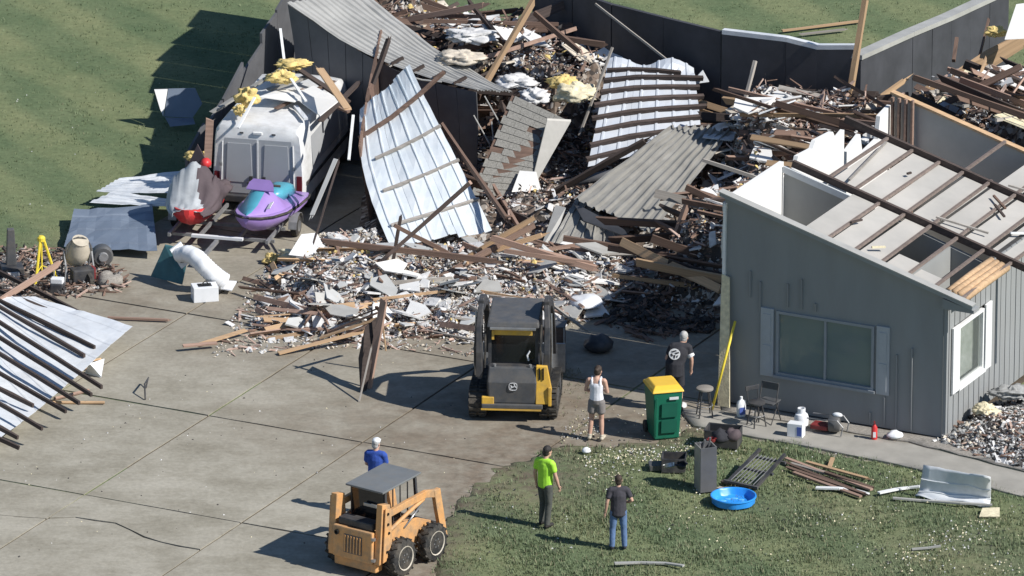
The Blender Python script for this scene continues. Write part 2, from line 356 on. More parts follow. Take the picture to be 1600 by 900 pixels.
# concrete: every slab its own piece, joints filled with dirt
UJ = [-27.9, -24.2, -20.5, -16.8, -13.1, -9.5, -5.8, -2.1, 1.2, 5.0]; VJ = [-24.5, -17.8, -11.0, -5.6, 0.0, 5.5, 11.0, 15.2]
crack_px = [(-120, 792), (-40, 800), (0, 805), (30, 806), (55, 812), (105, 806), (140, 812), (185, 818), (200, 826), (222, 838), (262, 850), (310, 859), (345, 853), (400, 856), (470, 872)]
crack = sorted(uv_of(P(*c)) for c in crack_px)
def crack_v(u): return float(np.interp(u, [c[0] for c in crack], [c[1] for c in crack]))
b = MB(); b.prism([H(-28, -25, -.045), H(5.2, -25, -.045), H(5.2, 15.4, -.045), H(-16.9, 15.4, -.045), H(-16.9, 1.4, -.045), H(-28, 1.4, -.045)], (0, 0, .02))
drive = tag(b.build('driveway', 'soil'), kind='structure')
def slab(u0, u1, f0, f1, gap=0.03):
    nu = max(3, int((u1 - u0) / .42)); nv = 8; vs = []; tilt = random.uniform(-.006, .006)
    for j in range(nv + 1):
        for i in range(nu + 1):
            t = i / nu; u = u0 + gap + (u1 - u0 - 2 * gap) * t
            a = f0(u) + gap; c = f1(u) - gap; v = a + (c - a) * j / nv
            if j in (0, nv): v += .018 * noise.noise((u * 3, v, 1)) * (1 if j else -1)
            if i in (0, nu): u += .014 * noise.noise((u, v * 3, 5))
            vs.append(H(u, v, tilt + .004 * noise.noise((u, v, 0))))
    k = nu + 1; fs = [(j * k + i, j * k + i + 1, (j + 1) * k + i + 1, (j + 1) * k + i) for j in range(nv) for i in range(nu)]
    edge = [i for i in range(nu)] + [j * k + nu for j in range(nv)] + [nv * k + nu - i for i in range(nu)] + [(nv - j) * k for j in range(nv)]
    nb = len(vs); vs += [V3(vs[e]) - V3((0, 0, .03)) for e in edge]; m = len(edge)
    fs += [(edge[i], edge[(i + 1) % m], nb + (i + 1) % m, nb + i) for i in range(m)]
    q = MB(); q.add(vs, fs); o = q.build('slab', 'concrete', drive, fixn=False); add_attr(o.data, lambda c: soil_at(c.x, c.y))
for i in range(len(UJ) - 1):
    for j in range(len(VJ) - 1):
        u0, u1, v0, v1 = UJ[i], UJ[i + 1], VJ[j], VJ[j + 1]
        if v0 >= 0 and u0 < -17.5: 
            if v0 > 0 or u0 < -28: continue
            v1 = 1.3
        c = H((u0 + u1) / 2, (v0 + v1) / 2)
        if c.x > 12 or c.y < -26 or c.x < -17: continue
        if j == 1 and u1 < -5: 
            slab(u0, u1, lambda u: v0, crack_v, .022); slab(u0, u1, crack_v, lambda u: v1, .022)
        else: slab(u0, u1, lambda u: v0, lambda u: v1)
# front lawn, path beside the house, mulch bed
def ground_poly(name, m, pts, z, step=.3, rag=.12, kindname='structure', thick=.05, lift=None, feather=False):
    pts = [P(*p) for p in pts]; fine = []
    for i, p in enumerate(pts):
        q = pts[(i + 1) % len(pts)]; k = max(1, int((q - p).length / .22))
        for j in range(k):
            a = p.lerp(q, j / k); 
            a.x += rag * noise.noise((a.x * 1.7, a.y * 1.7, 8)); a.y += rag * 2 * noise.noise((a.x * 1.7, a.y * 1.7, 21)); fine.append((a.x, a.y))
    bm = bmesh.new(); vv = [bm.verts.new((x, y, z)) for x, y in fine]; bm.faces.new(vv)
    xs = [p[0] for p in fine]; ys = [p[1] for p in fine]
    for ax, lo, hi in ((0, min(xs), max(xs)), (1, min(ys), max(ys))):
        for t in np.arange(lo + step, hi, step):
            co = [0, 0, 0]; no = [0, 0, 0]; co[ax] = t; no[ax] = 1
            bmesh.ops.bisect_plane(bm, geom=bm.verts[:] + bm.edges[:] + bm.faces[:], plane_co=co, plane_no=no)
    for v_ in bm.verts:
        if feather and v_.is_boundary: v_.co.z = -.012
        elif not v_.is_boundary and lift: v_.co.z += lift(v_.co.x, v_.co.y)
    be = [e for e in bm.edges if e.is_boundary]; r = bmesh.ops.extrude_edge_only(bm, edges=be)
    for g_ in r['geom']:
        if isinstance(g_, bmesh.types.BMVert): g_.co.z -= thick
    bmesh.ops.recalc_face_normals(bm, faces=bm.faces)
    me = bpy.data.meshes.new(name); bm.to_mesh(me); bm.free(); me.materials.append(MATS[m]); me.polygons.foreach_set('use_smooth', [abs(p.normal.z) > .5 for p in me.polygons])
    o = tag(link(name, me), kind=kindname); add_attr(me, lambda c: soil_at(c.x, c.y)); return o, fine
FL = [(648, 960), (668, 900), (684, 850), (694, 800), (735, 757), (790, 727), (850, 703), (930, 694), (1010, 690), (1090, 672), (1165, 680), (1275, 700), (1400, 725), (1480, 745), (1640, 782), (1800, 830), (1800, 960)]
fl, fl_poly = ground_poly('front_lawn', 'lawn', FL, 0.016, .3, .30, feather=True, lift=lambda x, y: .02 * noise.noise((x * .8, y * .8, 2)))
ground_poly('path', 'path', [(1060, 640), (1130, 645), (1300, 676), (1420, 696), (1500, 716), (1640, 752), (1800, 800), (1800, 845), (1640, 790), (1480, 748), (1400, 728), (1275, 703), (1165, 683), (1085, 668)], 0.05, .5, .03)
ground_poly('mulch_bed', 'gravel', [(1128, 628), (1290, 655), (1448, 684), (1700, 560), (1800, 640), (1800, 790), (1640, 748), (1500, 712), (1420, 692), (1300, 672), (1130, 643)], 0.03, .4, .05)
# grass blades: nobody could count them
def grass(name, area, count, h, mats_=('blade_green', 'blade_dry'), dry=.12, thin=None, z=.03, wd=.012):
    (x0, x1), (y0, y1), test = area; vs = []; fs = []; mi = []; k = 0
    while k < count:
        x = random.uniform(x0, x1); y = random.uniform(y0, y1)
        if not test(x, y) or random.random() < soil_at(x, y) * .95: 
            k += .25; continue
        k += 1; c = noise.noise((x * .9, y * .9, 4)); 
        if random.random() > .62 + .5 * c: continue
        hh = h * random.uniform(.5, 1.2) * (1 + .5 * c); 
        for _ in range(3):
            a = random.uniform(0, 6.283); bx, by = x + random.gauss(0, .03), y + random.gauss(0, .03); dx, dy = math.cos(a), math.sin(a); l = random.uniform(.2, .9) * hh
            i = len(vs); vs += [(bx - dy * wd, by + dx * wd, z - .02), (bx + dy * wd, by - dx * wd, z - .02), (bx + dx * l, by + dy * l, z + hh)]
            fs.append((i, i + 1, i + 2)); mi.append(1 if random.random() < dry else 0)
    me = bpy.data.meshes.new(name); me.from_pydata(vs, [], fs); me.polygons.foreach_set('material_index', mi)
    for q in mats_: me.materials.append(MATS[q])
    return link(name, me)
tag(grass('grass', ((-3, 14.5), (-23, -9), lambda x, y: inside(x, y, fl_poly)), 44000, .07, dry=.16, z=.02), 'short green grass blades covering the front yard', 'grass', kind='stuff')
def back_test(x, y): 
    u, v = uv_of(V3((x, y, 0))); return (u < -17.9 and v > 1.5) or v > 15.6
tag(grass('grass', ((-14, 14.5), (1, 22), back_test), 14000, .035, dry=.05, z=-.02, wd=.012), 'mown grass of the lawn behind the barn', 'grass', kind='stuff')
def patch_test(x, y): return inside(x, y, [(p.x, p.y) for p in (P(868, 580), P(905, 570), P(935, 620), P(925, 690), P(870, 665))])
tag(grass('grass', ((0.5, 3), (-12, -5), patch_test), 1500, .06, dry=.8, z=0.0, wd=.012), 'dry trampled grass beside the yellow loader track', 'grass', kind='stuff')

# ------------------------------------------------------------------ house: half gable still standing at the right
HL = 5.1; HD = 8.6; ZR = 4.72; SL = 0.284
def rz_(u): return ZR - SL * u
house = thing('house', 'grey sided house with its roof torn off beside the collapsed barn', 'house', HO)
def hpart(b, name, m, parent=None, **k): return b.build(name, m, parent or house, world=True, **k)
# front gable wall with a window opening: pieces round the opening, butted
W0, W1, WZ0, WZ1 = 1.24, 3.52, .86, 2.30          # opening
T = .14
def wallpoly(poly, t=T, v=0.0): 
    b = MB(); b.prism([H(u, v, z) for u, z in poly], VV * t); return b
b = MB()
for poly in ([(0, .05), (W0, .05), (W0, rz_(W0)), (0, rz_(0))], [(W0, .05), (W1, .05), (W1, WZ0), (W0, WZ0)], [(W0, WZ1), (W1, WZ1), (W1, rz_(W1)), (W0, rz_(W0))], [(W1, .05), (HL, .05), (HL, rz_(HL)), (W1, rz_(W1))]):
    b.prism([H(u, 0, z) for u, z in poly], VV * T)
fw = hpart(b, 'front_wall', 'siding', fixn=True); fw['label'] = 'shaded grey gable wall facing the yard'
# grooves between the siding boards read as slim proud battens where the boards have sprung
for u, z0, z1 in ((.62, 2.5, 3.1), (.86, 2.2, 2.9), (1.5, 2.42, 2.95), (1.82, 2.42, 3.1), (2.15, 2.42, 2.6), (3.78, .1, .75), (4.05, .08, 1.75), (4.4, .1, 1.95), (3.45, .1, .35)):
    q = MB(); q.bar(H(u, -.012, z0), H(u, -.030, z1), .028, .05, up=VV); hpart(q, 'batten', 'siding')
# side wall in the sun: each board a piece, with a window opening
SV0, SV1, SZ0, SZ1 = .72, 2.05, .95, 2.32
b = MB()
for v0, v1, z0, z1 in ((0.15, SV0, .05, rz_(HL) - .02), (SV0, SV1, .05, SZ0), (SV0, SV1, SZ1, rz_(HL) - .02), (SV1, HD, .05, rz_(HL) - .02)):
    b.prism([H(HL - .12, v0, z0), H(HL - .12, v1, z0), H(HL - .12, v1, z1), H(HL - .12, v0, z1)], UU * .1)
sw = hpart(b, 'side_wall', 'sheathing')
v = .012
while v < HD - .2:
    wdt = .275; z0, z1 = .06, rz_(HL) - .03 + random.uniform(-.004, .004); off = random.uniform(0, .006)
    segs = [(z0, z1)]
    if v < SV1 + .08 and v + wdt > SV0 - .08: segs = [(z0, SZ0 - .06), (SZ1 + .06, z1)]
    for a, c in segs:
        q = MB(); q.prism([H(HL - .015, v, a), H(HL - .015, v + wdt - .03, a), H(HL - .015, v + wdt - .03, c), H(HL - .015, v, c)], UU * (.03 + off)); hpart(q, 'siding_board', 'siding', sw)
    v += wdt
# corner trim, fascia with overhang, gutter edge
b = MB(); b.prism([H(HL + .03, -.035, .05), H(HL + .10, -.035, .05), H(HL + .10, .006, .05), H(HL + .03, .006, .05)], (0, 0, rz_(HL) - .2)); hpart(b, 'corner_board', 'siding')
b = MB(); b.bar(H(-.05, -.09, rz_(-.05) + .04), H(5.82, -.09, rz_(5.82) + .04), .17, .10, up=V3((0, 0, 1))); fa = hpart(b, 'fascia', 'frame_shaded')
b = MB(); b.bar(H(-.05, -.13, rz_(-.05) + .105), H(5.84, -.13, rz_(5.84) + .105), .22, .025); hpart(b, 'drip_edge', 'metal_grey_light', fa)
b = MB(); b.prism([H(HL + .04, -.16, rz_(HL) - .28), H(HL + .75, -.16, rz_(HL + .75) - .08), H(HL + .75, -.16, rz_(HL + .75) - .01), H(HL + .04, -.16, rz_(HL + .04) - .05)], VV * .30); hpart(b, 'eave_return', 'siding', fa)
# interior of the left wall (sunlit white), partitions, floor
for v0, v1, top in ((T, 2.72, [(0, .05), (1, .05)]), (2.86, 5.9, [(0, .45), (.16, .4), (.2, .15), (.45, .2), (.5, .06), (.8, .12), (.86, .35), (1, .25)]), (6.05, HD - .17, [(0, .8), (.3, .6), (.36, 1.1), (.7, 1.0), (.75, .5), (1, .4)])):
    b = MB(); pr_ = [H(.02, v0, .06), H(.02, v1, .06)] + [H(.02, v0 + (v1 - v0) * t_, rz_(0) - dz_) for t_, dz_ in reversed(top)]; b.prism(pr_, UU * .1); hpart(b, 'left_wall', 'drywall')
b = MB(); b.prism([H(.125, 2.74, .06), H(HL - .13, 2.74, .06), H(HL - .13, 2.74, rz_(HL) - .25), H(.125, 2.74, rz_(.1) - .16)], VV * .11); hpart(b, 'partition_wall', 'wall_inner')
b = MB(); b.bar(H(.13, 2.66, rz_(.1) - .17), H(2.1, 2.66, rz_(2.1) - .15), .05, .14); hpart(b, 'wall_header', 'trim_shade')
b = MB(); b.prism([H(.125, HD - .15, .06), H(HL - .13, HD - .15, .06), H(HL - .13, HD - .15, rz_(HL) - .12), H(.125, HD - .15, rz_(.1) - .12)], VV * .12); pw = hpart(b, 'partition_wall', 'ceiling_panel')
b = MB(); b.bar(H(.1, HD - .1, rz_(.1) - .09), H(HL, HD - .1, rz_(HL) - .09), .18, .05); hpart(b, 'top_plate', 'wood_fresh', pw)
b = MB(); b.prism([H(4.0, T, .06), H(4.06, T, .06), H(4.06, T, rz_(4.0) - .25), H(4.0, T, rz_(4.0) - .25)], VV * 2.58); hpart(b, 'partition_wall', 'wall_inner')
for k in range(4):
    q = MB(); q.bar(H(.2 + .16 * k, HD - .28, 1.9), H(.2 + .16 * k, HD - .28, rz_(.3) - .1), .05, .09, up=VV); hpart(q, 'wall_stud', 'wood_pink')
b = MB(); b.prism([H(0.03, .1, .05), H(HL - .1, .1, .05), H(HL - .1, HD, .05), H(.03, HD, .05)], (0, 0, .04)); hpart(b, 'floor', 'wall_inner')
# roof frame: big rafters across, purlins along the house, ceiling panels between them
def rp(u, v, dz=0.0): return H(u, v, rz_(u) + dz)
for v, u0, u1 in ((2.80, .3, 7.2), (5.98, .1, 7.4)):
    q = MB(); q.bar(rp(u0, v, .0), rp(u1, v, .0), .09, .15); hpart(q, 'rafter', 'wood_dark')
PU = [1.95, 2.6, 3.25, 3.9, 4.55, 5.2]
for k, u in enumerate([.62 * i + 1.1 for i in range(8)]):
    v1 = 8.3 if k in (3, 5, 6, 7) else 6.1
    q = MB(); q.bar(rp(u, 2.8 if u < 1.9 else .1, -.01), rp(u + random.uniform(-.05, .05), v1, -.01 + random.uniform(0, .05)), .06, .06); hpart(q, 'purlin', 'wood_taupe')
for bay, (v0, v1) in enumerate(((.1, 2.72), (2.88, 5.9), (6.07, HD - .2))):
    for k in range(7):
        u0 = .62 * k + 1.1
        if bay == 0 and (u0 < 1.6 or k == 6): continue
        if bay == 2 and k < 4: continue
        vv0 = v0
        a, c = u0 + .04, u0 + .58; vs0, vs1 = v0, v1
        if bay == 0 and k in (4, 5): vs0, vs1 = v0, 1.0 if k == 4 else .75
        q = MB(); dz = -.075 + random.uniform(-.012, .012); q.prism([rp(a, vs0, dz), rp(c, vs0, dz), rp(c, vs1, dz), rp(a, vs1, dz)], (0, 0, .018)); hpart(q, 'ceiling_panel', 'ceiling_panel')
# eave boards torn open, tan plywood roll along the low edge
b = MB()
for k in range(4): b.tube([rp(5.05 + k * .12, .35, -.1 + .04 * math.sin(k)), rp(5.10 + k * .12, 1.4, -.02), rp(5.06 + k * .12, 2.6, -.08)], .085, 8)
hpart(b, 'eave_board', 'wood_fresh', smooth=True)
# splinters and scraps lying on the open roof
for a, c, m in (((4.1, 5.0), (4.5, 4.6), 'wood_dark'), ((3.9, 5.4), (4.35, 5.0), 'wood_brown'), ((2.4, 1.2), (2.52, 1.5), 'wood_dark'), ((2.2, 4.6), (2.25, 4.7), 'wood_dark'), ((4.9, 4.0), (5.2, 4.35), 'trim_white'), ((3.5, 3.2), (4.6, 3.5), 'wood_grey'), ((3.2, .5), (3.4, .75), 'insul_pale'), ((1.5, 3.1), (1.25, 5.6), 'wood_grey'), ((4.4, 6.6), (5.4, 7.9), 'wood_pink'), ((3.9, 6.2), (5.9, 6.9), 'wood_grey'), ((5.0, 6.3), (6.2, 8.2), 'wood_pink')):
    q = MB(); q.bar(rp(*a, .05), rp(*c, .07), .05, .04); hpart(q, 'loose_batten', m)
# windows
def window(name, A, ex, n_, wid, hgt, panes, frame_m, lab, glass, curtain=False, shut=True):
    up = V3((0, 0, 1)); n_ = V3(n_)
    def q(x, z, d=0.0): return A + ex * x + up * z + n_ * d
    b = MB()
    for x0, x1, z0, z1 in ((0, .06, 0, hgt), (wid - .06, wid, 0, hgt), (.06, wid - .06, 0, .06), (.06, wid - .06, hgt - .06, hgt)):
        b.prism([q(x0, z0, -.06), q(x1, z0, -.06), q(x1, z1, -.06), q(x0, z1, -.06)], n_ * .10)
    wn = hpart(b, 'window', frame_m); wn['label'] = lab
    for i in range(panes):
        x0 = .06 + (wid - .12) * i / panes + (.025 if i else 0); x1 = .06 + (wid - .12) * (i + 1) / panes - (.025 if i < panes - 1 else 0)
        g = MB(); g.prism([q(x0, .06, -.03), q(x1, .06, -.03), q(x1, hgt - .06, -.03), q(x0, hgt - .06, -.03)], n_ * .012); hpart(g, 'pane', glass, wn)
        if i: 
            g = MB(); g.prism([q(x0 - .05, .06, -.05), q(x0, .06, -.05), q(x0, hgt - .06, -.05), q(x0 - .05, hgt - .06, -.05)], n_ * .075); hpart(g, 'mullion', frame_m, wn)
    s = MB(); s.prism([q(-.04, -.06, 0.005), q(wid + .04, -.06, 0.005), q(wid + .04, 0, 0.005), q(-.04, 0, 0.005)], n_ * .08); hpart(s, 'sill', frame_m, wn)
    return wn
SHW = .30
wn = window('window', H(W0, 0, WZ0), UU, -VV, W1 - W0, WZ1 - WZ0, 2, 'frame_shaded', 'wide two pane window in the shaded wall', 'glass')
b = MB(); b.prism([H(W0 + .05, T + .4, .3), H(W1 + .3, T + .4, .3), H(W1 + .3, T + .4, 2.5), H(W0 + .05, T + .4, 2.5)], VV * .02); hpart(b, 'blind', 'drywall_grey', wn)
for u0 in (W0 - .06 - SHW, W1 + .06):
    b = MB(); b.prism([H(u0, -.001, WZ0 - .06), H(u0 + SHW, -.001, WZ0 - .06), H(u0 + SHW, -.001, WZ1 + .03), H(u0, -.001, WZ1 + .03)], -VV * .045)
    sh = hpart(b, 'shutter', 'shutter_shaded', bevel=.008)
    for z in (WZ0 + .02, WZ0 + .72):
        q = MB(); q.prism([H(u0 + .06, -.046, z), H(u0 + SHW - .06, -.046, z), H(u0 + SHW - .06, -.046, z + .62), H(u0 + .06, -.046, z + .62)], -VV * .012); hpart(q, 'shutter_panel', 'shutter_shaded', sh)
wn = window('window', H(HL + .02, SV0, SZ0), VV, UU, SV1 - SV0, SZ1 - SZ0, 1, 'trim_white', 'sunlit window in the side wall', 'glass_clear')
b = MB(); b.prism([H(HL - .2, SV0, SZ0), H(HL - .2, SV1, SZ0), H(HL - .2, SV1, SZ1), H(HL - .2, SV0, SZ1)], UU * .02); hpart(b, 'curtain', 'curtain', wn)
for v0 in (SV0 - .05 - .30, SV1 + .05):
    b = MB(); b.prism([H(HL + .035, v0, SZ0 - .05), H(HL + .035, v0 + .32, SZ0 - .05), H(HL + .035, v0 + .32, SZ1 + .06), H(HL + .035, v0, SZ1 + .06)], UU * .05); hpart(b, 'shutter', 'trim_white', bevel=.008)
# torn left edge of the gable: ragged insulation and trim
b = MB()
for k in range(32):
    z = .2 + k * .137; b.box(H(-.02 + .02 * math.sin(k * .7), .06, z), (.07 + .03 * random.random(), .12, .16), Matrix.Rotation(random.uniform(-.2, .2), 3, 'Y') @ Matrix.Rotation(HA, 3, 'Z'))
hpart(b, 'torn_insulation', 'drywall_grey')
b = MB(); b.bar(H(-.02, -.03, .05), H(.02, -.03, rz_(0) - .2), .06, .07, up=VV); hpart(b, 'corner_board', 'trim_white')

# ------------------------------------------------------------------ collapsed barn: walls, torn roof sections
def bil(c, u, v): return c[0].lerp(c[1], u).lerp(c[3].lerp(c[2], u), v)
def ribbed(parent, c, npan, ribs, m, name='metal_panel', rib=.028, seg=12, bend=None, wob=.02, ragged=0.0, thick=.007, seed=0, ribw=.05, jit=0.012, hide=()):
    """c: four corners (u0v0,u1v0,u1v1,u0v1); ribs run along v; each sheet of metal is a piece"""
    nrm = (c[1] - c[0]).cross(c[3] - c[0]).normalized()
    if nrm.z < 0: nrm = -nrm
    wid = ((c[1] - c[0]).length + (c[2] - c[3]).length) / 2
    out = []
    for p in range(npan):
        if p in hide: continue
        us = []; hs = []
        for r_ in range(ribs):
            a = (p + r_ / ribs) / npan; w_ = 1 / npan / ribs; k = ribw / wid
            us += [a, a + w_ * .5 - k, a + w_ * .5 - k * .45, a + w_ * .5 + k * .45, a + w_ * .5 + k]; hs += [0, 0, rib, rib, 0]
        us.append((p + 1) / npan); hs.append(0)
        b = MB(); vs = []; lift = random.uniform(0, jit); e0 = random.uniform(-ragged, ragged); e1 = random.uniform(-ragged, ragged)
        for j in range(seg + 1):
            for u, h_ in zip(us, hs):
                v = j / seg; 
                if ragged: v = (e0 * (1 - v) + (1 + e1) * v + (0)) ; 
                q = bil(c, u, v)
                dz = h_ + lift + wob * noise.noise((u * 4 + seed, v * 5, seed * 1.7)) + wob * .9 * (.5 - abs(noise.noise((u * 7 + seed, v * 8, seed)))) * (1 if noise.noise((u * 2, v * 2, seed + 3)) > -.1 else .2)
                q = q + nrm * dz
                if bend: q = q + bend(u, j / seg)
                vs.append(q)
        n = len(us); b.add(vs, [(j * n + i, j * n + i + 1, (j + 1) * n + i + 1, (j + 1) * n + i) for j in range(seg) for i in range(n - 1)])
        o = b.build(name, m, parent, world=True, fixn=False, smooth=False)
        md = o.modifiers.new('thickness', 'SOLIDIFY'); md.thickness = thick; out.append(o)
    return nrm, out
def purlins(parent, c, vs, m, nrm, w=.05, h=.10, over=(0, 0), bend=None, off=.03, jit=.01, name='purlin'):
    for v in vs:
        a, e = (v if isinstance(v, tuple) else (v, v)); u0 = over[0] + random.uniform(-jit, jit) * 4; u1 = 1 + over[1] + random.uniform(-jit, jit) * 4
        pts = []
        for t in (0, .33, .66, 1):
            u = u0 + (u1 - u0) * t; q = bil(c, u, a + (e - a) * t) + nrm * (h / 2 + off)
            if bend: q += bend(min(max(u, 0), 1), a + (e - a) * t)
            pts.append(q)
        b = MB(); 
        for i in range(3): b.bar(pts[i], pts[i + 1], w, h, up=nrm)
        b.build(name, m, parent, world=True)
# --- back wall of the barn (inside face, shaded), bowed
def wall_strip(name, label, cat, pts, thick, m, cap=None, piece=1.0, rag=0.0):
    """pts: list of (base point, height); vertical panels as pieces"""
    t = thing(name, label, cat, pts[0][0])
    for i in range(len(pts) - 1):
        (a, ha), (c, hc) = pts[i], pts[i + 1]; d = (c - a); n_ = d.cross(V3((0, 0, 1))).normalized(); k = max(1, int(d.length / piece))
        for j in range(k):
            p, q = a.lerp(c, j / k), a.lerp(c, (j + 1) / k - .004); h0 = ha + (hc - ha) * j / k; h1 = ha + (hc - ha) * (j + 1) / k
            b = MB(); ln = n_ * random.uniform(-.015, .015); h0 += random.uniform(-rag, rag); h1 += random.uniform(-rag, rag)
            b.prism([p, q, q + V3((0, 0, h1)) + ln, p + V3((0, 0, h0)) + ln], n_ * thick); b.build('wall_panel', m, t, world=True)
    if cap:
        for i in range(len(pts) - 1):
            (a, ha), (c, hc) = pts[i], pts[i + 1]
            b = MB(); b.bar(a + V3((0, 0, ha + .05)), c + V3((0, 0, hc + .05)), cap[1], .11); b.build('top_rail', cap[0], t, world=True)
    return t
def G(px, py, Y): p = D(px, py, Y); return (V3((p.x, p.y, 0)), p.z)
bw = [G(838, -40, 13.0), G(900, -14, 11.3), G(960, 6, 10.2), G(1040, 26, 9.3), G(1130, 48, 8.5)]
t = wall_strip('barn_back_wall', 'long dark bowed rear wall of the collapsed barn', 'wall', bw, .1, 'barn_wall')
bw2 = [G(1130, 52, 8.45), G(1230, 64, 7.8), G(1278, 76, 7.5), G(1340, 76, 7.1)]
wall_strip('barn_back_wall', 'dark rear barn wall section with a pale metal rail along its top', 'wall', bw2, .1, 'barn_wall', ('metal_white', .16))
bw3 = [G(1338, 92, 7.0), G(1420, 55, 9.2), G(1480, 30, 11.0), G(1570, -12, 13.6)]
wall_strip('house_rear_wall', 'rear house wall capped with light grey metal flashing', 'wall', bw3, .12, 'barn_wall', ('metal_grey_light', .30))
sw_ = [(V3((-7.5, 5.9, 0)), 1.1), (V3((-6.75, 8.2, 0)), 1.9), (V3((-5.9, 10.4, 0)), 2.65), (V3((-4.6, 15, 0)), 3.9), (V3((-3.6, 19.2, 0)), 3.9)]
wall_strip('barn_side_wall', 'grey dark side wall of the barn standing left of the van', 'wall', sw_, .06, 'metal_dark', None, 1.1, .16)
# inner framing still fixed to the shaded back wall
def lum_mesh(seed, broken):
    rr = random.Random(seed); b = MB(); vs = []
    xs = [-.5, -.17, .17, .5]
    for i, x in enumerate(xs):
        for a, c in ((-1, -1), (1, -1), (1, 1), (-1, 1)):
            dx = rr.uniform(-.03, .03) * (broken if i in (0, 3) else 0)
            vs.append((x + dx, a * .5, c * .5 + (.15 * rr.uniform(-1, 1) if i in (1, 2) else 0)))
    fs = [(i * 4 + k, i * 4 + (k + 1) % 4, (i + 1) * 4 + (k + 1) % 4, (i + 1) * 4 + k) for i in range(3) for k in range(4)] + [(3, 2, 1, 0), (12, 13, 14, 15)]
    if broken:                                           # splintered end: two shards
        for s_ in (-1, 1):
            k = len(vs); y = .25 * s_; vs += [(.48, y - .2, -.4), (.48, y + .2, -.4), (.48, y, .4), (.5 + rr.uniform(.04, .12), y, rr.uniform(-.3, .3))]
            fs += [(k, k + 1, k + 3), (k + 1, k + 2, k + 3), (k + 2, k, k + 3)]
    b.add(vs, fs); return b.mesh('lumber')
LM = {}
def lumber(p, q, w=.04, h=.12, m='wood_brown', name='board', label=None, group=None, parent=None, cat='board', roll=0.0, broken=None):
    p, q = V3(p), V3(q); L = (q - p).length
    key = (m, random.randint(0, 4), (random.random() < .6) if broken is None else broken)
    if key not in LM:
        me = lum_mesh(key[1], 1 if key[2] else 0); me.materials.append(MATS[m]); LM[key] = me
    o = link(name, LM[key], parent); x = (q - p).normalized(); z = V3((0, 0, 1)) - x * x.z
    if z.length < .05: z = V3((0, 1, 0)) - x * x.y
    z.normalize(); y = z.cross(x); rot = Matrix((x, y, z)).transposed().to_4x4() @ Matrix.Rotation(roll, 4, 'X')
    c = (p + q) / 2
    if parent:
        pp = parent
        while pp: c = c - pp.location; pp = pp.parent
    o.matrix_local = Matrix.Translation(c) @ rot @ Matrix.Diagonal((L, w, h, 1))
    if label: tag(o, label, cat, group)
    return o
# --- grey roof strip over a dark wall at the left rear
A, B_, C_, E_ = D(448, 6, 10.4), D(568, -10, 12.0), D(800, 146, 7.4), D(742, 142, 7.0)
t = thing('roof_section', 'long light grey ribbed roof strip slumping over the dark wall', 'roof section', V3((E_.x, E_.y, 0)))
sag = lambda u, v: V3((0, 0, -.35 * math.sin(math.pi * min(1, max(0, v))) * (1 - .5 * u)))
cc = [A, B_, C_, E_]
ribbed(t, cc, 3, 4, 'metal_grey_light', rib=.03, seg=14, bend=sag, wob=.05, seed=3)
for k in range(4):
    v = .56 + .11 * k; p = bil(cc, 0, v) + sag(0, v) + V3((0, 0, .06)); lumber(p, p + V3((.28, .1, .12)), .05, .07, 'wood_dark', 'purlin', parent=t)
# dark wall below the strip
pts = []
b = MB(); n = 10; vs = []
for i in range(n + 1):
    v = i / n; top = bil(cc, .02, v) + sag(0, v) - V3((0, 0, .03)); low = V3((top.x + .25 - .2 * v, top.y - .35, max(0.0, top.z - 2.6 - .3 * math.sin(v * 9)))); 
    for k in range(4): q = top.lerp(low, k / 3); vs.append(q + V3((.06 * math.sin(v * 7 + k), -.05 * k * k / 3, 0)))
t2 = thing('leaning_wall', 'dark buckled metal wall hanging beneath the light grey roof strip', 'wall', V3((E_.x, E_.y - .5, 0)))
for i in range(n):
    q = MB(); q.add([vs[i * 4 + k] for k in range(4)] + [vs[(i + 1) * 4 + k] + V3((-.012, .01, 0)) for k in range(4)], [(k, k + 4, k + 5, k + 1) for k in range(3)])
    o = q.build('wall_panel', 'metal_dark', t2, world=True, fixn=False); md = o.modifiers.new('thickness', 'SOLIDIFY'); md.thickness = .02
for (a, c) in (((757, 150), (788, 205)), ((788, 205), (791, 240)), ((740, 180), (765, 225)), ((768, 190), (772, 228))):
    q = MB(); q.tube([D(*a, 6.75), D(*c, 6.55)], .016, 6); q.build('edge_trim', 'metal_grey_light', t2, world=True)
q = MB(); q.tube([D(632, 118, 7.2), D(660, 125, 7.1), D(690, 128, 7.0)], .022, 6); q.build('edge_trim', 'metal_grey_light', t2, world=True)
# --- silver roof sheet leaning in the middle
S1 = [D(556, 205, 6.4), D(634, 98, 7.0), P(764, 352, .45), P(612, 392, .3)]
S1 = [P(612, 392, .35), P(766, 356, .5), D(640, 112, 6.6), D(562, 170, 6.3)]
t = thing('roof_section', 'bright silver ribbed roof sheet leaning upright out of the rubble', 'roof section', V3((centre(S1).x, centre(S1).y, 0)))
b1 = lambda u, v: V3((-.25 * math.sin(math.pi * v) * (1 - u) ** 2, -.1 * math.sin(math.pi * v), .10 * math.sin(math.pi * v) + (.55 * max(0, v - .72) * (u))))
nr, _ = ribbed(t, S1, 3, 2, 'metal_silver', rib=.03, seg=16, bend=b1, wob=.05, seed=9, ragged=.02, ribw=.03)
purlins(t, S1, [(.14, .16), (.36, .40), (.58, .62)], 'wood_grey', nr, .06, .06, (0.12, .02), b1, off=.03)
purlins(t, S1, [(.76, .86)], 'wood_brown', nr, .07, .09, (-.02, .42), b1, off=.03)
lumber(D(583, 130, 6.2), D(607, 62, 6.5), .09, .09, 'wood_dark', 'purlin', parent=t)
q_ = [P(578, 352), P(592, 300), P(612, 232)]  # brown panel added upright here so its shadow covers the van side
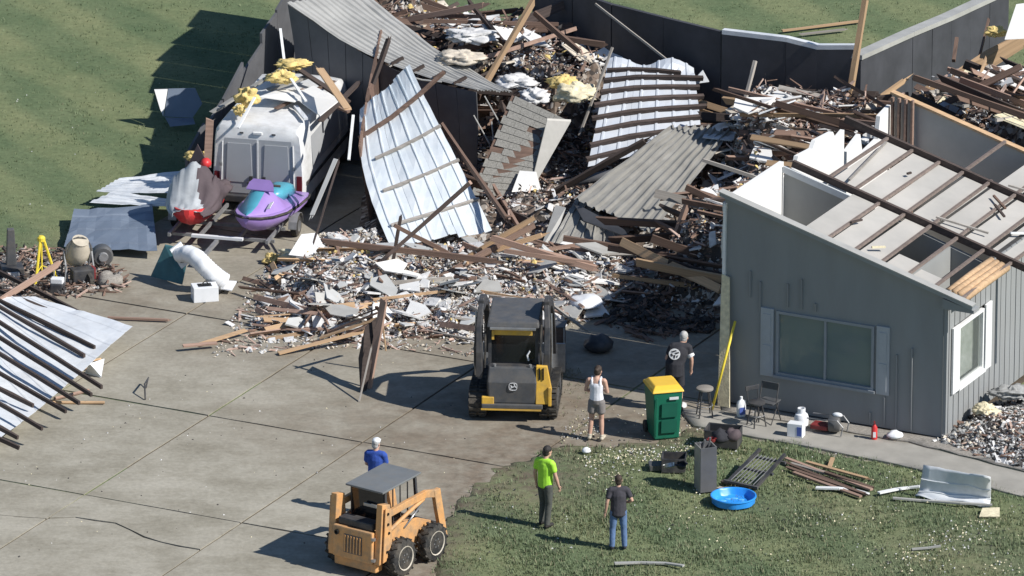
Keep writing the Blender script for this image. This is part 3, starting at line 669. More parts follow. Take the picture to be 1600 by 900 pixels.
t = thing('leaning_wall', 'dark brown panel set upright between van and silver sheet, added to shade the van', 'wall', q_[0])
for a, c, h0, h1 in ((q_[0], q_[1], 1.9, 2.5), (q_[1], q_[2], 2.5, 2.9)):
    for k in range(4):
        p, e = a.lerp(c, k / 4), a.lerp(c, (k + 1) / 4 - .01); b = MB(); b.prism([p, e, e + V3((-.25, .1, h0 + (h1 - h0) * (k + 1) / 4)), p + V3((-.25, .1, h0 + (h1 - h0) * k / 4 + random.uniform(-.15, .1)))], (.04, .01, 0)); b.build('wall_panel', 'wood_brown', t, world=True)
# --- white sheet with many dark purlins, centre right
S2 = [P(918, 262, 1.25), P(1098, 226, 1.3), P(1084, 100, 2.55), P(950, 97, 2.6)]
t = thing('roof_section', 'white ribbed roof sheet crossed by many dark purlins on the rubble', 'roof section', V3((centre(S2).x, centre(S2).y, 0)))
b2 = lambda u, v: V3((0, 0, (.12 * math.sin(u * 9 + 1) if v > .93 else 0) + .05 * math.sin(u * 4)))
nr, _ = ribbed(t, S2, 3, 2, 'metal_pale', rib=.025, seg=18, bend=b2, wob=.03, seed=5)
for k, v in enumerate((.06, .19, .32, .445, .57, .69, .80)):
    purlins(t, S2, [(v, v + .01)], 'wood_dark', nr, .085, .10, (-.02, random.uniform(.03, .16)), b2, off=.02)
purlins(t, S2, [(.90, .87)], 'wood_dark', nr, .07, .09, (-.01, -.18), b2, off=.02)
q = MB(); q.tube([P(884, 287, 1.0), P(960, 272, 1.15), P(1030, 258, 1.2), P(1082, 240, 1.2)], [.09, .13, .14, .11], 10); q.build('rolled_flashing', 'metal_dark', t, world=True, smooth=True)
b = MB(); b.prism([P(1078, 132, 2.2), P(1108, 128, 2.2), P(1098, 110, 2.5)], (0, .02, .01)); o = b.build('metal_scrap', 'metal_white', o=P(1095, 130, 2.2)); tag(o, 'white pointed metal scrap at the edge of the purlin sheet', 'scrap')
# --- grey ribbed roof, lower centre, folded
S3 = [P(898, 312, 1.05), P(1016, 368, .75), P(1146, 205, 1.75), P(1048, 196, 1.9)]
t = thing('roof_section', 'grey brown ribbed roof panel lying folded under the white sheet', 'roof section', V3((centre(S3).x, centre(S3).y, 0)))
ribbed(t, S3, 3, 3, 'metal_grey', rib=.07, seg=12, wob=.05, seed=14, ragged=.015, ribw=.034)
F3 = [P(858, 384, .3), P(972, 380, .3), P(960, 350, .72), P(900, 312, .95)]
ribbed(t, F3, 2, 3, 'metal_grey', rib=.04, seg=8, wob=.05, seed=15, ribw=.026, name='folded_panel')
q = MB(); q.bar(P(858, 386, .25), P(972, 382, .25), .05, .06); q.build('edge_trim', 'metal_grey', t, world=True)
q = MB(); q.prism([P(843, 395, .15), P(860, 393, .15), P(884, 326, .85), P(868, 322, .85)], (0, .03, .02)); q.build('corner_flashing', 'metal_grey_light', t, world=True)
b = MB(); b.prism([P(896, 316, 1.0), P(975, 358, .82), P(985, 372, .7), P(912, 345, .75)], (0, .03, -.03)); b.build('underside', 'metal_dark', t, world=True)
# --- shingled roof slab
S4 = [P(735, 306, .55), P(812, 308, .5), P(884, 187, 1.9), P(800, 148, 2.3)]
t = thing('shingle_slab', 'tan grey shingled roof slab lying between the silver and white sheets', 'roof section', V3((centre(S4).x, centre(S4).y, 0)))
nrm = (S4[1] - S4[0]).cross(S4[3] - S4[0]).normalized()
b = MB(); b.prism([q - nrm * .1 for q in S4], nrm * .085); b.build('roof_deck', 'wood_brown', t, world=True)
for r_ in range(14):
    v0, v1 = r_ / 14, (r_ + 1.15) / 14
    for k in range(4):
        u0, u1 = k / 4 + (.06 if r_ % 2 else 0), (k + 1) / 4 + (.06 if r_ % 2 else 0) - .004
        if u1 > 1: u1 = 1
        if random.random() < .05: continue
        b = MB(); a = [bil(S4, u0, v0) + nrm * .02, bil(S4, u1, v0) + nrm * .02, bil(S4, u1, min(1, v1)) + nrm * .003, bil(S4, u0, min(1, v1)) + nrm * .003]; b.prism(a, nrm * .01); b.build('shingle', 'shingle', t, world=True)
q = [P(855, 188, 2.0), P(892, 190, 1.9), P(850, 262, 1.0), P(826, 306, .5)]
b = MB(); b.prism(q, (0, .03, .04)); tag(b.build('roof_scrap', 'metal_grey', o=V3((q[2].x, q[2].y, 0))), 'torn grey roof strip along the edge of the shingled slab', 'scrap')
# --- white sheet with dark purlins at the left edge, near
S5 = [P(-60, 742, .25), P(208, 517, .38), P(40, 462, .55), P(-120, 505, .6)]
S5 = [P(-190, 470, .75), P(55, 462, .62), P(207, 516, .38), P(-25, 706, .28)]
t = thing('roof_section', 'white roof sheet with long dark purlins lying on the driveway', 'roof section', V3((centre(S5).x, centre(S5).y, 0)))
b5 = lambda u, v: V3((0, 0, .06 * math.sin(u * 5 + v * 3)))
nr, _ = ribbed(t, [S5[0], S5[1], S5[2], S5[3]], 5, 2, 'metal_white', rib=.012, seg=14, bend=b5, wob=.03, seed=21)
for (a, c) in (((-60, 395), (152, 503)), ((-60, 430), (107, 498)), ((-60, 440), (148, 543)), ((-30, 462), (132, 556)), ((-40, 478), (159, 605)), ((-40, 502), (143, 617)), ((-50, 522), (124, 630)), ((-50, 555), (103, 643)), ((-50, 582), (52, 634)), ((-50, 602), (66, 670)), ((-50, 640), (28, 684)), ((-40, 668), (30, 700))):
    lumber(P(*a, .74), P(*c, .44), .055, .085, 'wood_dark', 'purlin', parent=t, broken=False)
b = MB(); b.prism([P(133, 583, .02), P(158, 590, .02), P(163, 562, .3), P(140, 570, .3)], (0, .02, .02)); b.build('torn_corner', 'metal_white', t, world=True)
# --- blue grey sheets beside the trailer, white sheets, blue panel on the lawn
S6 = [P(100, 388, .12), P(246, 394, .2), P(238, 322, .30), P(116, 330, .25)]
t = thing('metal_sheet', 'blue grey ribbed metal sheet lying flat beside the yellow tripod', 'metal sheet', V3((centre(S6).x, centre(S6).y, 0)))
ribbed(t, [S6[0], S6[3], S6[2], S6[1]], 3, 1, 'metal_blue', rib=.02, seg=10, wob=.06, seed=31)
S7 = [P(150, 300, .35), P(286, 304, .55), P(300, 266, .7), P(190, 280, .5)]
t = thing('metal_sheet', 'pale ribbed metal sheet behind the covered red watercraft', 'metal sheet', V3((centre(S7).x, centre(S7).y, 0)))
ribbed(t, [S7[0], S7[3], S7[2], S7[1]], 2, 3, 'metal_white', rib=.02, seg=10, wob=.03, seed=32)
S8 = [P(140, 318, .25), P(268, 325, .3), P(262, 312, .42), P(178, 300, .4)]
t = thing('metal_sheet', 'narrow pale metal sheet lying above the blue grey sheet', 'metal sheet', V3((centre(S8).x, centre(S8).y, 0)))
ribbed(t, [S8[0], S8[3], S8[2], S8[1]], 1, 3, 'metal_white', rib=.02, seg=10, wob=.025, seed=33)
t = thing('bent_sheet', 'blue metal panel with a white end folded on the back lawn', 'metal sheet', P(285, 200))
for nm, m, pts in (('side_face', 'metal_blue', [D(256, 182, 11.7), D(301, 184, 11.7), D(316, 162, 11.85), D(305, 138, 12.0), D(263, 139, 12.0)]), ('lower_face', 'metal_blue', [D(266, 198, 11.45), D(305, 194, 11.45), D(302, 185, 11.66), D(258, 184, 11.66)]), ('end_face', 'paint_white', [D(241, 140, 11.9), D(262, 139.5, 11.97), D(255, 182, 11.66), D(250, 170, 11.7)])):
    b = MB(); b.prism(pts, (.0, .03, .0)); b.build(nm, m, t, world=True)
# folded sheet on the front lawn
t = thing('bent_sheet', 'crumpled grey white metal sheet on the grass beside the path', 'metal sheet', P(1495, 775))
up_ = [P(1438, 765, .45), P(1546, 776, .4), P(1546, 746, .75), P(1444, 728, .85)]
prof = []
b = MB(); vs = []; nn = 14
for i in range(nn + 1):
    s_ = i / nn
    for k in range(10):
        u = k / 9
        top = P(1443 + 105 * u, 726 + 19 * u, .72); mid = P(1436 + 112 * u, 764 + 12 * u, .16); low = P(1430 + 108 * u - 8 * math.sin(u * 5), 775 + 17 * u, .06)
        q = top.lerp(mid, s_ / .5) if s_ < .5 else mid.lerp(low, (s_ - .5) / .5)
        q = q + V3((0, -.10 * math.sin(math.pi * s_), .05 * noise.noise((u * 4, s_ * 4, 2)) + .03 * math.sin(u * 12) * (1 if s_ > .8 else .2))); vs.append(q)
b.add(vs, [(i * 10 + k, i * 10 + k + 1, i * 10 + 11 + k, i * 10 + 10 + k) for i in range(nn) for k in range(9)])
o = b.build('sheet', 'metal_white', t, world=True, fixn=False, smooth=True); md = o.modifiers.new('thickness', 'SOLIDIFY'); md.thickness = .008
for s_ in (.3, .62):
    q = MB(); i = int(s_ * nn); q.tube([V3(vs[i * 10 + k]) + V3((0, -.01, .012)) for k in range(10)], .016, 5); q.build('rib', 'metal_white', t, world=True)

# ------------------------------------------------------------------ vehicles
def prof_ring(pts, y): return [V3((x, y, z)) for x, z in pts]
# --- white van, rear towards the camera
VR = P(404, 336)
van = thing('van', 'white panel van with closed rear doors under the fallen barn roof', 'van', V3((VR.x, VR.y, 0)), R(-13)); van.scale = (1.08, 1, .82)
def van_sec(y, w0=1.0, h=2.62, zb=.45, r=.3):
    a = w0; pts = [(-a * .98, zb), (a * .98, zb), (a, 1.0), (a * .98, 1.5), (a * .95, h - .42), (a * .92, h - .16), (a * .84, h - .045), (a * .6, h), (0, h + .03), (-a * .6, h), (-a * .84, h - .045), (-a * .92, h - .16), (-a * .95, h - .42), (-a * .98, 1.5), (-a, 1.0)]
    return prof_ring(pts, y)
b = MB(); b.loft([van_sec(0.0, .97, 2.52), van_sec(.06, 1.0, 2.6), van_sec(.4, 1.01, 2.63), van_sec(3.9, 1.01, 2.63), van_sec(4.3, .98, 2.5), van_sec(4.95, .95, 1.75), van_sec(5.55, .9, 1.25), van_sec(5.7, .85, 1.0)])
b.build('body', 'paint_white', van, smooth=True, auto=True)
for s in (-1, 1):
    x0, x1 = (s * .012, s * .80); xa, xb = min(x0, x1), max(x0, x1)
    d = MB(); d.prism([(xa, -.035, .62), (xb, -.035, .62), (xb - (.0 if s < 0 else .06), .0, 2.22), (xa + (.06 if s < 0 else 0), .0, 2.22)], (0, .06, 0)); dr = d.build('rear_door', 'van_white_shaded', van, bevel=.012)
    q = MB(); q.prism([(xa + .1, -.043, .95), (xb - .1, -.043, .95), (xb - .14, -.028, 2.08), (xa + .14, -.028, 2.08)], (0, .02, 0)); q.build('door_panel', 'van_white_shaded', dr, bevel=.006)
    q = MB(); q.box((s * .14, -.06, 1.08), (.07, .04, .15)); q.build('handle', 'black_paint', dr, bevel=.008)
    q = MB()
    q.box((s * .80, -.05, 1.45), (.05, .03, .1))
    q.build('hinge', 'steel_dull', dr)
    q = MB(); q.bar((s * .80, -.045, .7), (s * .77, -.01, 2.1), .025, .02); q.build('door_edge', 'paint_white', dr)
    q = MB(); q.prism([(s * .84, -.03, .72), (s * .96, -.03, .72), (s * .96, -.015, 1.22), (s * .84, -.015, 1.22)], (0, .05, 0)); q.build('tail_light', 'tail_red', van, bevel=.01)
    for y in (.95, 4.55):
        q = MB(); q.lathe([(.34, -.11), (.36, -.06), (.36, .06), (.34, .11)], 20, (s * .86, y, .36), V3((1, 0, 0))); wh = q.build('wheel', 'rubber', van, smooth=True, auto=True)
        q = MB(); q.lathe([(.2, -.12), (.2, .12)], 16, (s * .86, y, .36), V3((1, 0, 0))); q.build('rim', 'steel_dull', wh)
q = MB(); q.bar((.0, -.05, .65), (.0, -.02, 2.15), .03, .03); q.build('door_seam_trim', 'paint_white', van)
q = MB(); q.box((0, -.1, .5), (1.9, .16, .2)); q.build('bumper', 'black_paint', van, bevel=.03)
q = MB(); q.box((0, -.012, 2.40), (.2, .04, .07)); q.build('brake_light', 'trim_white', van, bevel=.01)
for s in (-1, 1):
    q = MB(); q.box((s * .35, -.0, 2.39), (.08, .03, .04)); q.build('marker_lamp', 'black_paint', van)
q = MB(); q.prism([(1.016, .8, 1.25), (1.016, 3.6, 1.25), (.955, 3.6, 2.1), (.955, .8, 2.1)], (.012, 0, 0)); q.build('side_panel', 'van_white_shaded', van)
q = MB(); q.bar((1.02, .2, .95), (1.02, 4.4, .95), .02, .1); q.build('side_moulding', 'black_paint', van)
# --- orange wheeled skid steer, seen from behind
def wheel(parent, c, r, w, tread, rimm='rim', name='wheel', lugs=14):
    b = MB(); b.lathe([(r * .80, -w / 2), (r * .95, -w / 2 + .02), (r, -w * .3), (r, w * .3), (r * .95, w / 2 - .02), (r * .80, w / 2)], 28, c, V3((1, 0, 0)))
    wh = b.build(name, tread, parent, smooth=True, auto=True); q = MB()
    for k in range(lugs):
        t = 2 * math.pi * k / lugs
        for s in (-1, 1):
            tt = t + (s * .5 * math.pi / lugs); cc_ = V3(c) + V3((s * w * .24, math.cos(tt) * (r + .005), math.sin(tt) * (r + .005)))
            q.box(cc_, (w * .48, .05, .035), Matrix.Rotation(tt - math.pi / 2, 3, 'X') @ Matrix.Rotation(s * .5, 3, 'Z'))
    q.build('tread', tread, wh)
    sgn = 1 if c[0] > 0 else -1
    q = MB(); q.lathe([(.0001, -.02), (r * .28, -.01), (r * .34, .03), (r * .56, .015), (r * .62, .055), (r * .66, .06), (r * .66, -.05)], 20, (c[0] + sgn * (w / 2 - .045), c[1], c[2]), V3((sgn, 0, 0))); rm = q.build('rim', rimm, wh, smooth=True, auto=True)
    q = MB()
    for k in range(6): t = 2 * math.pi * k / 6; q.box((c[0] + sgn * (w / 2 - .01), c[1] + math.cos(t) * r * .22, c[2] + math.sin(t) * r * .22), (.03, .025, .025))
    tag(q.build('hub_bolts', 'steel_dull', wh), kind='stuff')
SK = P(604, 874)
sk = thing('skid_steer', 'orange wheeled skid steer with a grey cab roof parked on the driveway', 'skid steer', SK, R(-36)); sk.scale = (.95, .95, .97)
O = 'orange'
q = MB(); q.loft([[V3(p) for p in ((-.5, -1.05, .28), (.5, -1.05, .28), (.5, .95, .22), (-.5, .95, .22))], [V3(p) for p in ((-.5, -1.12, .62), (.5, -1.12, .62), (.5, .95, .6), (-.5, .95, .6))], [V3(p) for p in ((-.5, -1.08, .98), (.5, -1.08, .98), (.5, .9, .66), (-.5, .9, .66))]]); q.build('chassis', O, sk, bevel=.02)
q = MB(); q.prism([(-.52, -1.13, .36), (.52, -1.13, .36), (.52, -1.10, 1.04), (-.52, -1.10, 1.04)], (0, -.10, 0)); rd = q.build('rear_door', O, sk, bevel=.03)
q = MB(); q.prism([(-.22, -1.236, .50), (.26, -1.236, .50), (.26, -1.214, .90), (-.22, -1.214, .90)], (0, .02, 0)); gr = q.build('grille', 'charcoal', rd)
for k in range(6): 
    q = MB(); q.box((-.18 + k * .08, -1.236, .70), (.035, .02, .36), Matrix.Rotation(-.05, 3, 'X')); q.build('grille_slat', O, gr)
q = MB(); q.lathe([(.055, -.02), (.055, .03), (.035, .03), (.035, -.0)], 12, (-.40, -1.22, .90), V3((0, -1, 0))); q.build('exhaust_port', 'cab_black', rd)
for z in (.45, .92):
    q = MB(); q.box((.55, -1.19, z), (.07, .07, .06)); q.build('hinge', 'steel', rd)
q = MB(); q.box((0, -1.0, .24), (1.1, .25, .2)); q.build('counterweight', O, sk, bevel=.03)
for s in (-1, 1):
    # rear tower, upper arm, front drop arm, lower link
    q = MB(); q.prism([(s * .53, -1.16, .35), (s * .53, -.66, .42), (s * .53, -.76, 1.60), (s * .53, -1.04, 1.66)], (s * .15, 0, 0)); tw = q.build('rear_tower', O, sk, bevel=.015)
    q = MB(); q.prism([(s * .71, -1.10, .40), (s * .71, -.78, .45), (s * .71, -.80, 1.52), (s * .71, -1.0, 1.58)], (s * .03, 0, 0)); q.build('tower_plate', O, tw, bevel=.008)
    for yy, z in ((-.93, 1.45), (-.93, 1.22), (-.97, .62), (-.9, 1.02)):
        q = MB(); q.lathe([(.03, 0), (.03, .022)], 10, (s * .74, yy, z), V3((s, 0, 0))); q.build('pivot_pin', 'cab_black', tw)
    q = MB(); q.loft([[V3((s * (.585 + a * .09), y, z + c * h)) for a, c in ((0, 0), (1, 0), (1, 1), (0, 1))] for y, z, h in ((-.95, 1.30, .14), (-.2, 1.34, .15), (.55, 1.36, .16), (.92, 1.26, .18))]); q.build('lift_arm', O, sk, bevel=.012)
    q = MB(); q.loft([[V3((s * (.585 + a * .10), y + c * w_, z)) for a, c in ((0, 0), (1, 0), (1, 1), (0, 1))] for y, w_, z in ((.80, .22, 1.44), (.90, .22, 1.0), (1.02, .20, .55), (1.12, .16, .32))]); q.build('drop_arm', O, sk, bevel=.012)
    q = MB(); q.tube([(s * .62, -.75, .98), (s * .62, -.1, 1.18), (s * .62, .5, 1.34)], .045, 10); q.build('lift_cylinder', O, sk, smooth=True, auto=True)
    q = MB(); q.tube([(s * .62, -.2, .9), (s * .62, .45, 1.25)], .022, 8); q.build('cylinder_rod', 'steel', sk, smooth=True)
    q = MB(); q.prism([(s * .56, -.82, .45), (s * .56, .75, .45), (s * .56, .78, .78), (s * .56, .3, .98), (s * .56, -.82, 1.06)], (s * .05, 0, 0)); q.build('side_panel', O, sk, bevel=.01)
    for y in (-.56, .56): wheel(sk, (s * .80, y, .40), .40, .26, 'rubber')
    for y0, y1 in ((-.62, -.62), (.52, .44)):
        q = MB(); q.bar((s * .43, y0, 1.0), (s * .43, y1, 1.80), .06, .06); q.build('cab_post', 'black_paint', sk)
    q = MB(); q.prism([(s * .44, -.6, 1.05), (s * .44, .46, 1.05), (s * .44, .44, 1.77), (s * .44, -.6, 1.77)], (-s * .015, 0, 0)); q.build('side_screen', 'glass_dark', sk) if s < 0 else None
    if s > 0:
        for k in range(3):
            q = MB(); q.bar((.44, -.35 + k * .26, 1.02), (.44, -.35 + k * .26, 1.78), .022, .022); q.build('screen_bar', 'black_paint', sk)
q = MB(); q.loft([[V3(p) for p in ((-.50, -.78, 1.78), (.50, -.78, 1.78), (.50, .60, 1.84), (-.50, .60, 1.84))], [V3(p) for p in ((-.50, -.78, 1.825), (.50, -.78, 1.825), (.50, .60, 1.885), (-.50, .60, 1.885))]]); q.build('cab_roof', 'roof_grey', sk, bevel=.015)
q = MB(); q.prism([(-.42, -.66, 1.0), (.42, -.66, 1.0), (.42, -.66, 1.78), (-.42, -.66, 1.78)], (0, .02, 0)); q.build('rear_window', 'glass_dark', sk)
q = MB(); q.prism([(-.42, -.64, .98), (.42, -.64, .98), (.42, -.80, 1.42), (-.42, -.80, 1.42)], (0, -.02, 0)); 
q = MB(); q.box((0, -.95, 1.12), (.9, .3, .16)); q.build('engine_cover', 'black_paint', sk, bevel=.03)
q = MB(); q.box((.12, -.72, 1.45), (.34, .05, .07)); q.build('wiper_box', 'steel', sk, bevel=.01)
q = MB(); q.box((0, -.1, 1.0), (.5, .55, .18)); q.box((0, -.36, 1.3), (.5, .14, .6)); q.build('seat', 'cab_black', sk, bevel=.03)
q = MB(); q.prism([(-.55, 1.18, .2), (.55, 1.18, .2), (.55, 1.14, .6), (-.55, 1.14, .6)], (0, .05, 0)); q.build('coupler_plate', 'black_paint', sk, bevel=.01)
# --- black and yellow compact track loader, rear towards the camera
TK = P(806, 632)
tk = thing('track_loader', 'black and yellow compact track loader facing the rubble with arms raised beside its cab', 'track loader', TK, R(-4))
K = 'charcoal'; Y_ = 'loader_yellow'
q = MB(); q.loft([[V3(p) for p in ((-.55, -1.0, .35), (.55, -1.0, .35), (.55, 1.2, .3), (-.55, 1.2, .3))], [V3(p) for p in ((-.55, -1.05, .8), (.55, -1.05, .8), (.55, 1.2, .7), (-.55, 1.2, .7))], [V3(p) for p in ((-.52, -.98, 1.22), (.52, -.98, 1.22), (.52, .2, 1.2), (-.52, .2, 1.2))]]); q.build('chassis', 'black_paint', tk, bevel=.03)
q = MB(); q.loft([[V3((-.50, -1.12, .42)), V3((.50, -1.12, .42)), V3((.50, -1.04, .42)), V3((-.50, -1.04, .42))], [V3((-.52, -1.15, .9)), V3((.52, -1.15, .9)), V3((.52, -1.0, .9)), V3((-.52, -1.0, .9))], [V3((-.50, -1.06, 1.22)), V3((.50, -1.06, 1.22)), V3((.50, -.96, 1.22)), V3((-.50, -.96, 1.22))]]); rd = q.build('engine_door', K, tk, bevel=.03)
# emblem: pale rounded square outline with a leaping figure
em = MB()
for i in range(16):
    a0, a1 = 2 * math.pi * i / 16, 2 * math.pi * (i + 1) / 16
    f = lambda t: V3((.02 + .085 * math.copysign(abs(math.cos(t)) ** .6, math.cos(t)), -1.162, .82 + .08 * math.copysign(abs(math.sin(t)) ** .6, math.sin(t))))
    em.bar(f(a0), f(a1), .012, .012, up=V3((0, 1, 0)))
for a, c in (((-.03, .80), (.05, .83)), ((-.03, .80), (-.05, .775)), ((.05, .83), (.075, .80)), ((-.02, .81), (-.045, .845)), ((.03, .82), (.045, .86)), ((.045, .86), (.02, .875))):
    em.bar((a[0] + .015, -1.162, a[1]), (c[0] + .015, -1.162, c[1]), .018, .014, up=V3((0, 1, 0)))
em.build('emblem', 'print_white', rd)
q = MB(); q.box((0, -1.14, .37), (1.30, .10, .10)); rb = q.build('rear_bumper', K, tk, bevel=.02)
q = MB(); q.box((-.02, -1.155, .305), (1.28, .08, .035)); q.build('bumper_strip', Y_, rb)
q = MB(); q.box((-.52, -1.10, .46), (.26, .12, .22)); q.build('bumper_block', Y_, tk, bevel=.02)
q = MB(); q.prism([(.50, -1.14, .42), (.80, -1.12, .42), (.84, -1.09, .74), (.74, -1.08, 1.26), (.51, -1.11, 1.28)], (0, .10, 0)); yp = q.build('side_plate', Y_, tk, bevel=.015)
for x in (.58, .66):
    q = MB(); q.box((x, -1.115, 1.10), (.03, .03, .26)); q.build('vent_slot', 'cab_black', yp)
q = MB(); q.box((.80, -1.12, .60), (.07, .08, .42)); q.build('tow_bracket', Y_, tk, bevel=.015)
for s in (-1, 1):
    # track: belt with lugs round sprocket and rollers
    pts = []
    for k in range(9): t = math.pi / 2 + math.pi * k / 8; pts.append((-.72 + .33 * math.cos(t), .34 + .33 * math.sin(t)))
    for k in range(9): t = -math.pi / 2 + math.pi * k / 8; pts.append((.72 + .28 * math.cos(t), .29 + .28 * math.sin(t)))
    q = MB(); n = len(pts); x0, x1 = (s * .56, s * .94); vs = []
    for (y, z) in pts: vs += [(x0, y, z), (x1, y, z)]
    for (y, z) in pts: vs += [(x0, y * .93, .33 + (z - .33) * .86), (x1, y * .93, .33 + (z - .33) * .86)]
    fs = []
    for i in range(n):
        j = (i + 1) % n; fs += [(2 * i, 2 * i + 1, 2 * j + 1, 2 * j), (2 * n + 2 * i, 2 * n + 2 * j, 2 * n + 2 * j + 1, 2 * n + 2 * i + 1), (2 * i, 2 * j, 2 * n + 2 * j, 2 * n + 2 * i), (2 * i + 1, 2 * n + 2 * i + 1, 2 * n + 2 * j + 1, 2 * j + 1)]
    q.add(vs, fs); tr = q.build('track', 'rubber', tk)
    per = [V3((0, y, z)) for y, z in pts]; q = MB(); 
    for i in range(n):
        a, c = per[i], per[(i + 1) % n]; L = (c - a).length; k = max(1, int(L / .11))
        for j in range(k):
            p = a.lerp(c, (j + .5) / k); d = (c - a).normalized(); nn_ = V3((0, d.z, -d.y))
            rot = Matrix((V3((1, 0, 0)), d, V3((1, 0, 0)).cross(d))).transposed()
            for xx in (-.1, .1): q.box(V3((s * (.75 + xx), p.y, p.z)) , (.15, .05, .07), rot)
    q.build('track_lug', 'rubber', tr)
    q = MB()
    for y, z, r_ in ((-.72, .34, .2), (.72, .29, .18), (-.3, .2, .11), (0, .2, .11), (.3, .2, .11)): q.lathe([(r_, -.16), (r_, .16)], 14, (s * .75, y, z), V3((1, 0, 0)))
    q.build('roller', 'charcoal', tr)
    # lift arm tower: tall dark arm rising above the cab roof, slim, with a gap to the cab
    q = MB(); q.loft([[V3((s * (x0_ + a * wx), y + c * w_, z)) for a, c in ((0, 0), (1, 0), (1, 1), (0, 1))] for x0_, wx, y, w_, z in ((.64, .16, -.98, .44, .95), (.66, .13, -.98, .36, 1.5), (.67, .12, -.86, .32, 2.05), (.64, .12, -.66, .36, 2.42), (.64, .10, -.50, .22, 2.58))]); q.build('lift_tower', 'black_paint', tk, bevel=.02)
    q = MB(); q.loft([[V3((s * (.63 + a * .13), y, z + c * h)) for a, c in ((0, 0), (1, 0), (1, 1), (0, 1))] for y, z, h in ((-.6, 2.32, .24), (.2, 2.2, .22), (.9, 1.8, .22), (1.5, 1.05, .22), (1.75, .45, .2))]); q.build('lift_arm', 'black_paint', tk, bevel=.02)
    q = MB(); q.tube([(s * .60, -.92, 1.15), (s * .585, -.95, 1.6), (s * .60, -.8, 2.1)], .022, 6); q.build('hose', 'rubber', tk)
    q = MB(); q.tube([(s * .83, -.80, 1.15), (s * .80, -.62, 2.3)], .02, 6); q.build('cylinder_rod', 'steel', tk)
    q = MB(); q.tube([(s * .70, -.9, .9), (s * .70, -.66, 2.15)], .05, 10); q.build('lift_cylinder', K, tk, smooth=True, auto=True)
    q = MB(); q.tube([(s * .80, -.98, 1.0), (s * .82, -.9, 1.6), (s * .78, -.7, 2.2)], .018, 6); q.build('hose', 'rubber', tk)
    for y0, y1 in ((-.78, -.70), (.62, .5)):
        q = MB(); q.bar((s * .50, y0, 1.2), (s * .50, y1, 2.1), .07, .07); q.build('cab_post', 'black_paint', tk)
    q = MB(); q.prism([(s * .51, -.7, 1.15), (s * .51, .6, 1.05), (s * .51, .5, 2.05), (s * .51, -.66, 2.05)], (-s * .012, 0, 0)); q.build('side_window', 'glass_dark', tk)
q = MB(); q.loft([[V3(p) for p in ((-.56, -.88, 2.04), (.56, -.88, 2.04), (.56, .7, 2.08), (-.56, .7, 2.08))], [V3(p) for p in ((-.54, -.84, 2.16), (.54, -.84, 2.16), (.54, .66, 2.2), (-.54, .66, 2.2))]]); q.build('cab_roof', K, tk, bevel=.03)
q = MB(); q.box((0, -.90, 2.03), (.98, .06, .05)); q.build('roof_trim', 'steel', tk, bevel=.008)
q = MB(); q.prism([(-.48, -.80, 1.22), (.48, -.80, 1.22), (.48, -.72, 2.02), (-.48, -.72, 2.02)], (0, .02, 0)); q.build('rear_window', 'glass_dark', tk)
q = MB(); q.box((-.02, -.80, 1.93), (.86, .05, .14)); q.box((-.43, -.82, 1.86), (.05, .05, .2)); q.build('window_surround', Y_, tk)
q = MB(); q.box((0, -.2, 1.15), (.5, .5, .2)); q.box((0, -.45, 1.5), (.48, .14, .6)); q.build('seat', 'cab_black', tk, bevel=.03)
q = MB(); q.tube([(.33, -.83, 1.3), (.30, -.85, 1.42), (.36, -.84, 1.52)], .02, 6); q.build('work_lamp', 'white_plastic', tk)
q = MB(); q.lathe([(.03, 0), (.035, .06)], 8, (-.38, -1.03, 1.22)); q.lathe([(.03, 0), (.035, .06)], 8, (.38, -1.03, 1.22)); q.build('filler_cap', 'steel_dull', tk)
q = MB(); q.prism([(-.95, 1.7, .15), (.95, 1.7, .15), (.95, 1.7, .8), (-.95, 1.7, .8)], (0, .06, 0)); q.prism([(-.95, 1.76, .15), (.95, 1.76, .15), (.95, 2.5, .12), (-.95, 2.5, .12)], (0, 0, .05))
for s in (-1, 1): q.prism([(s * .95, 1.72, .15), (s * .95, 2.5, .15), (s * .95, 1.75, .8)], (-s * .03, 0, 0))
q.build('bucket', 'steel_dull', tk)
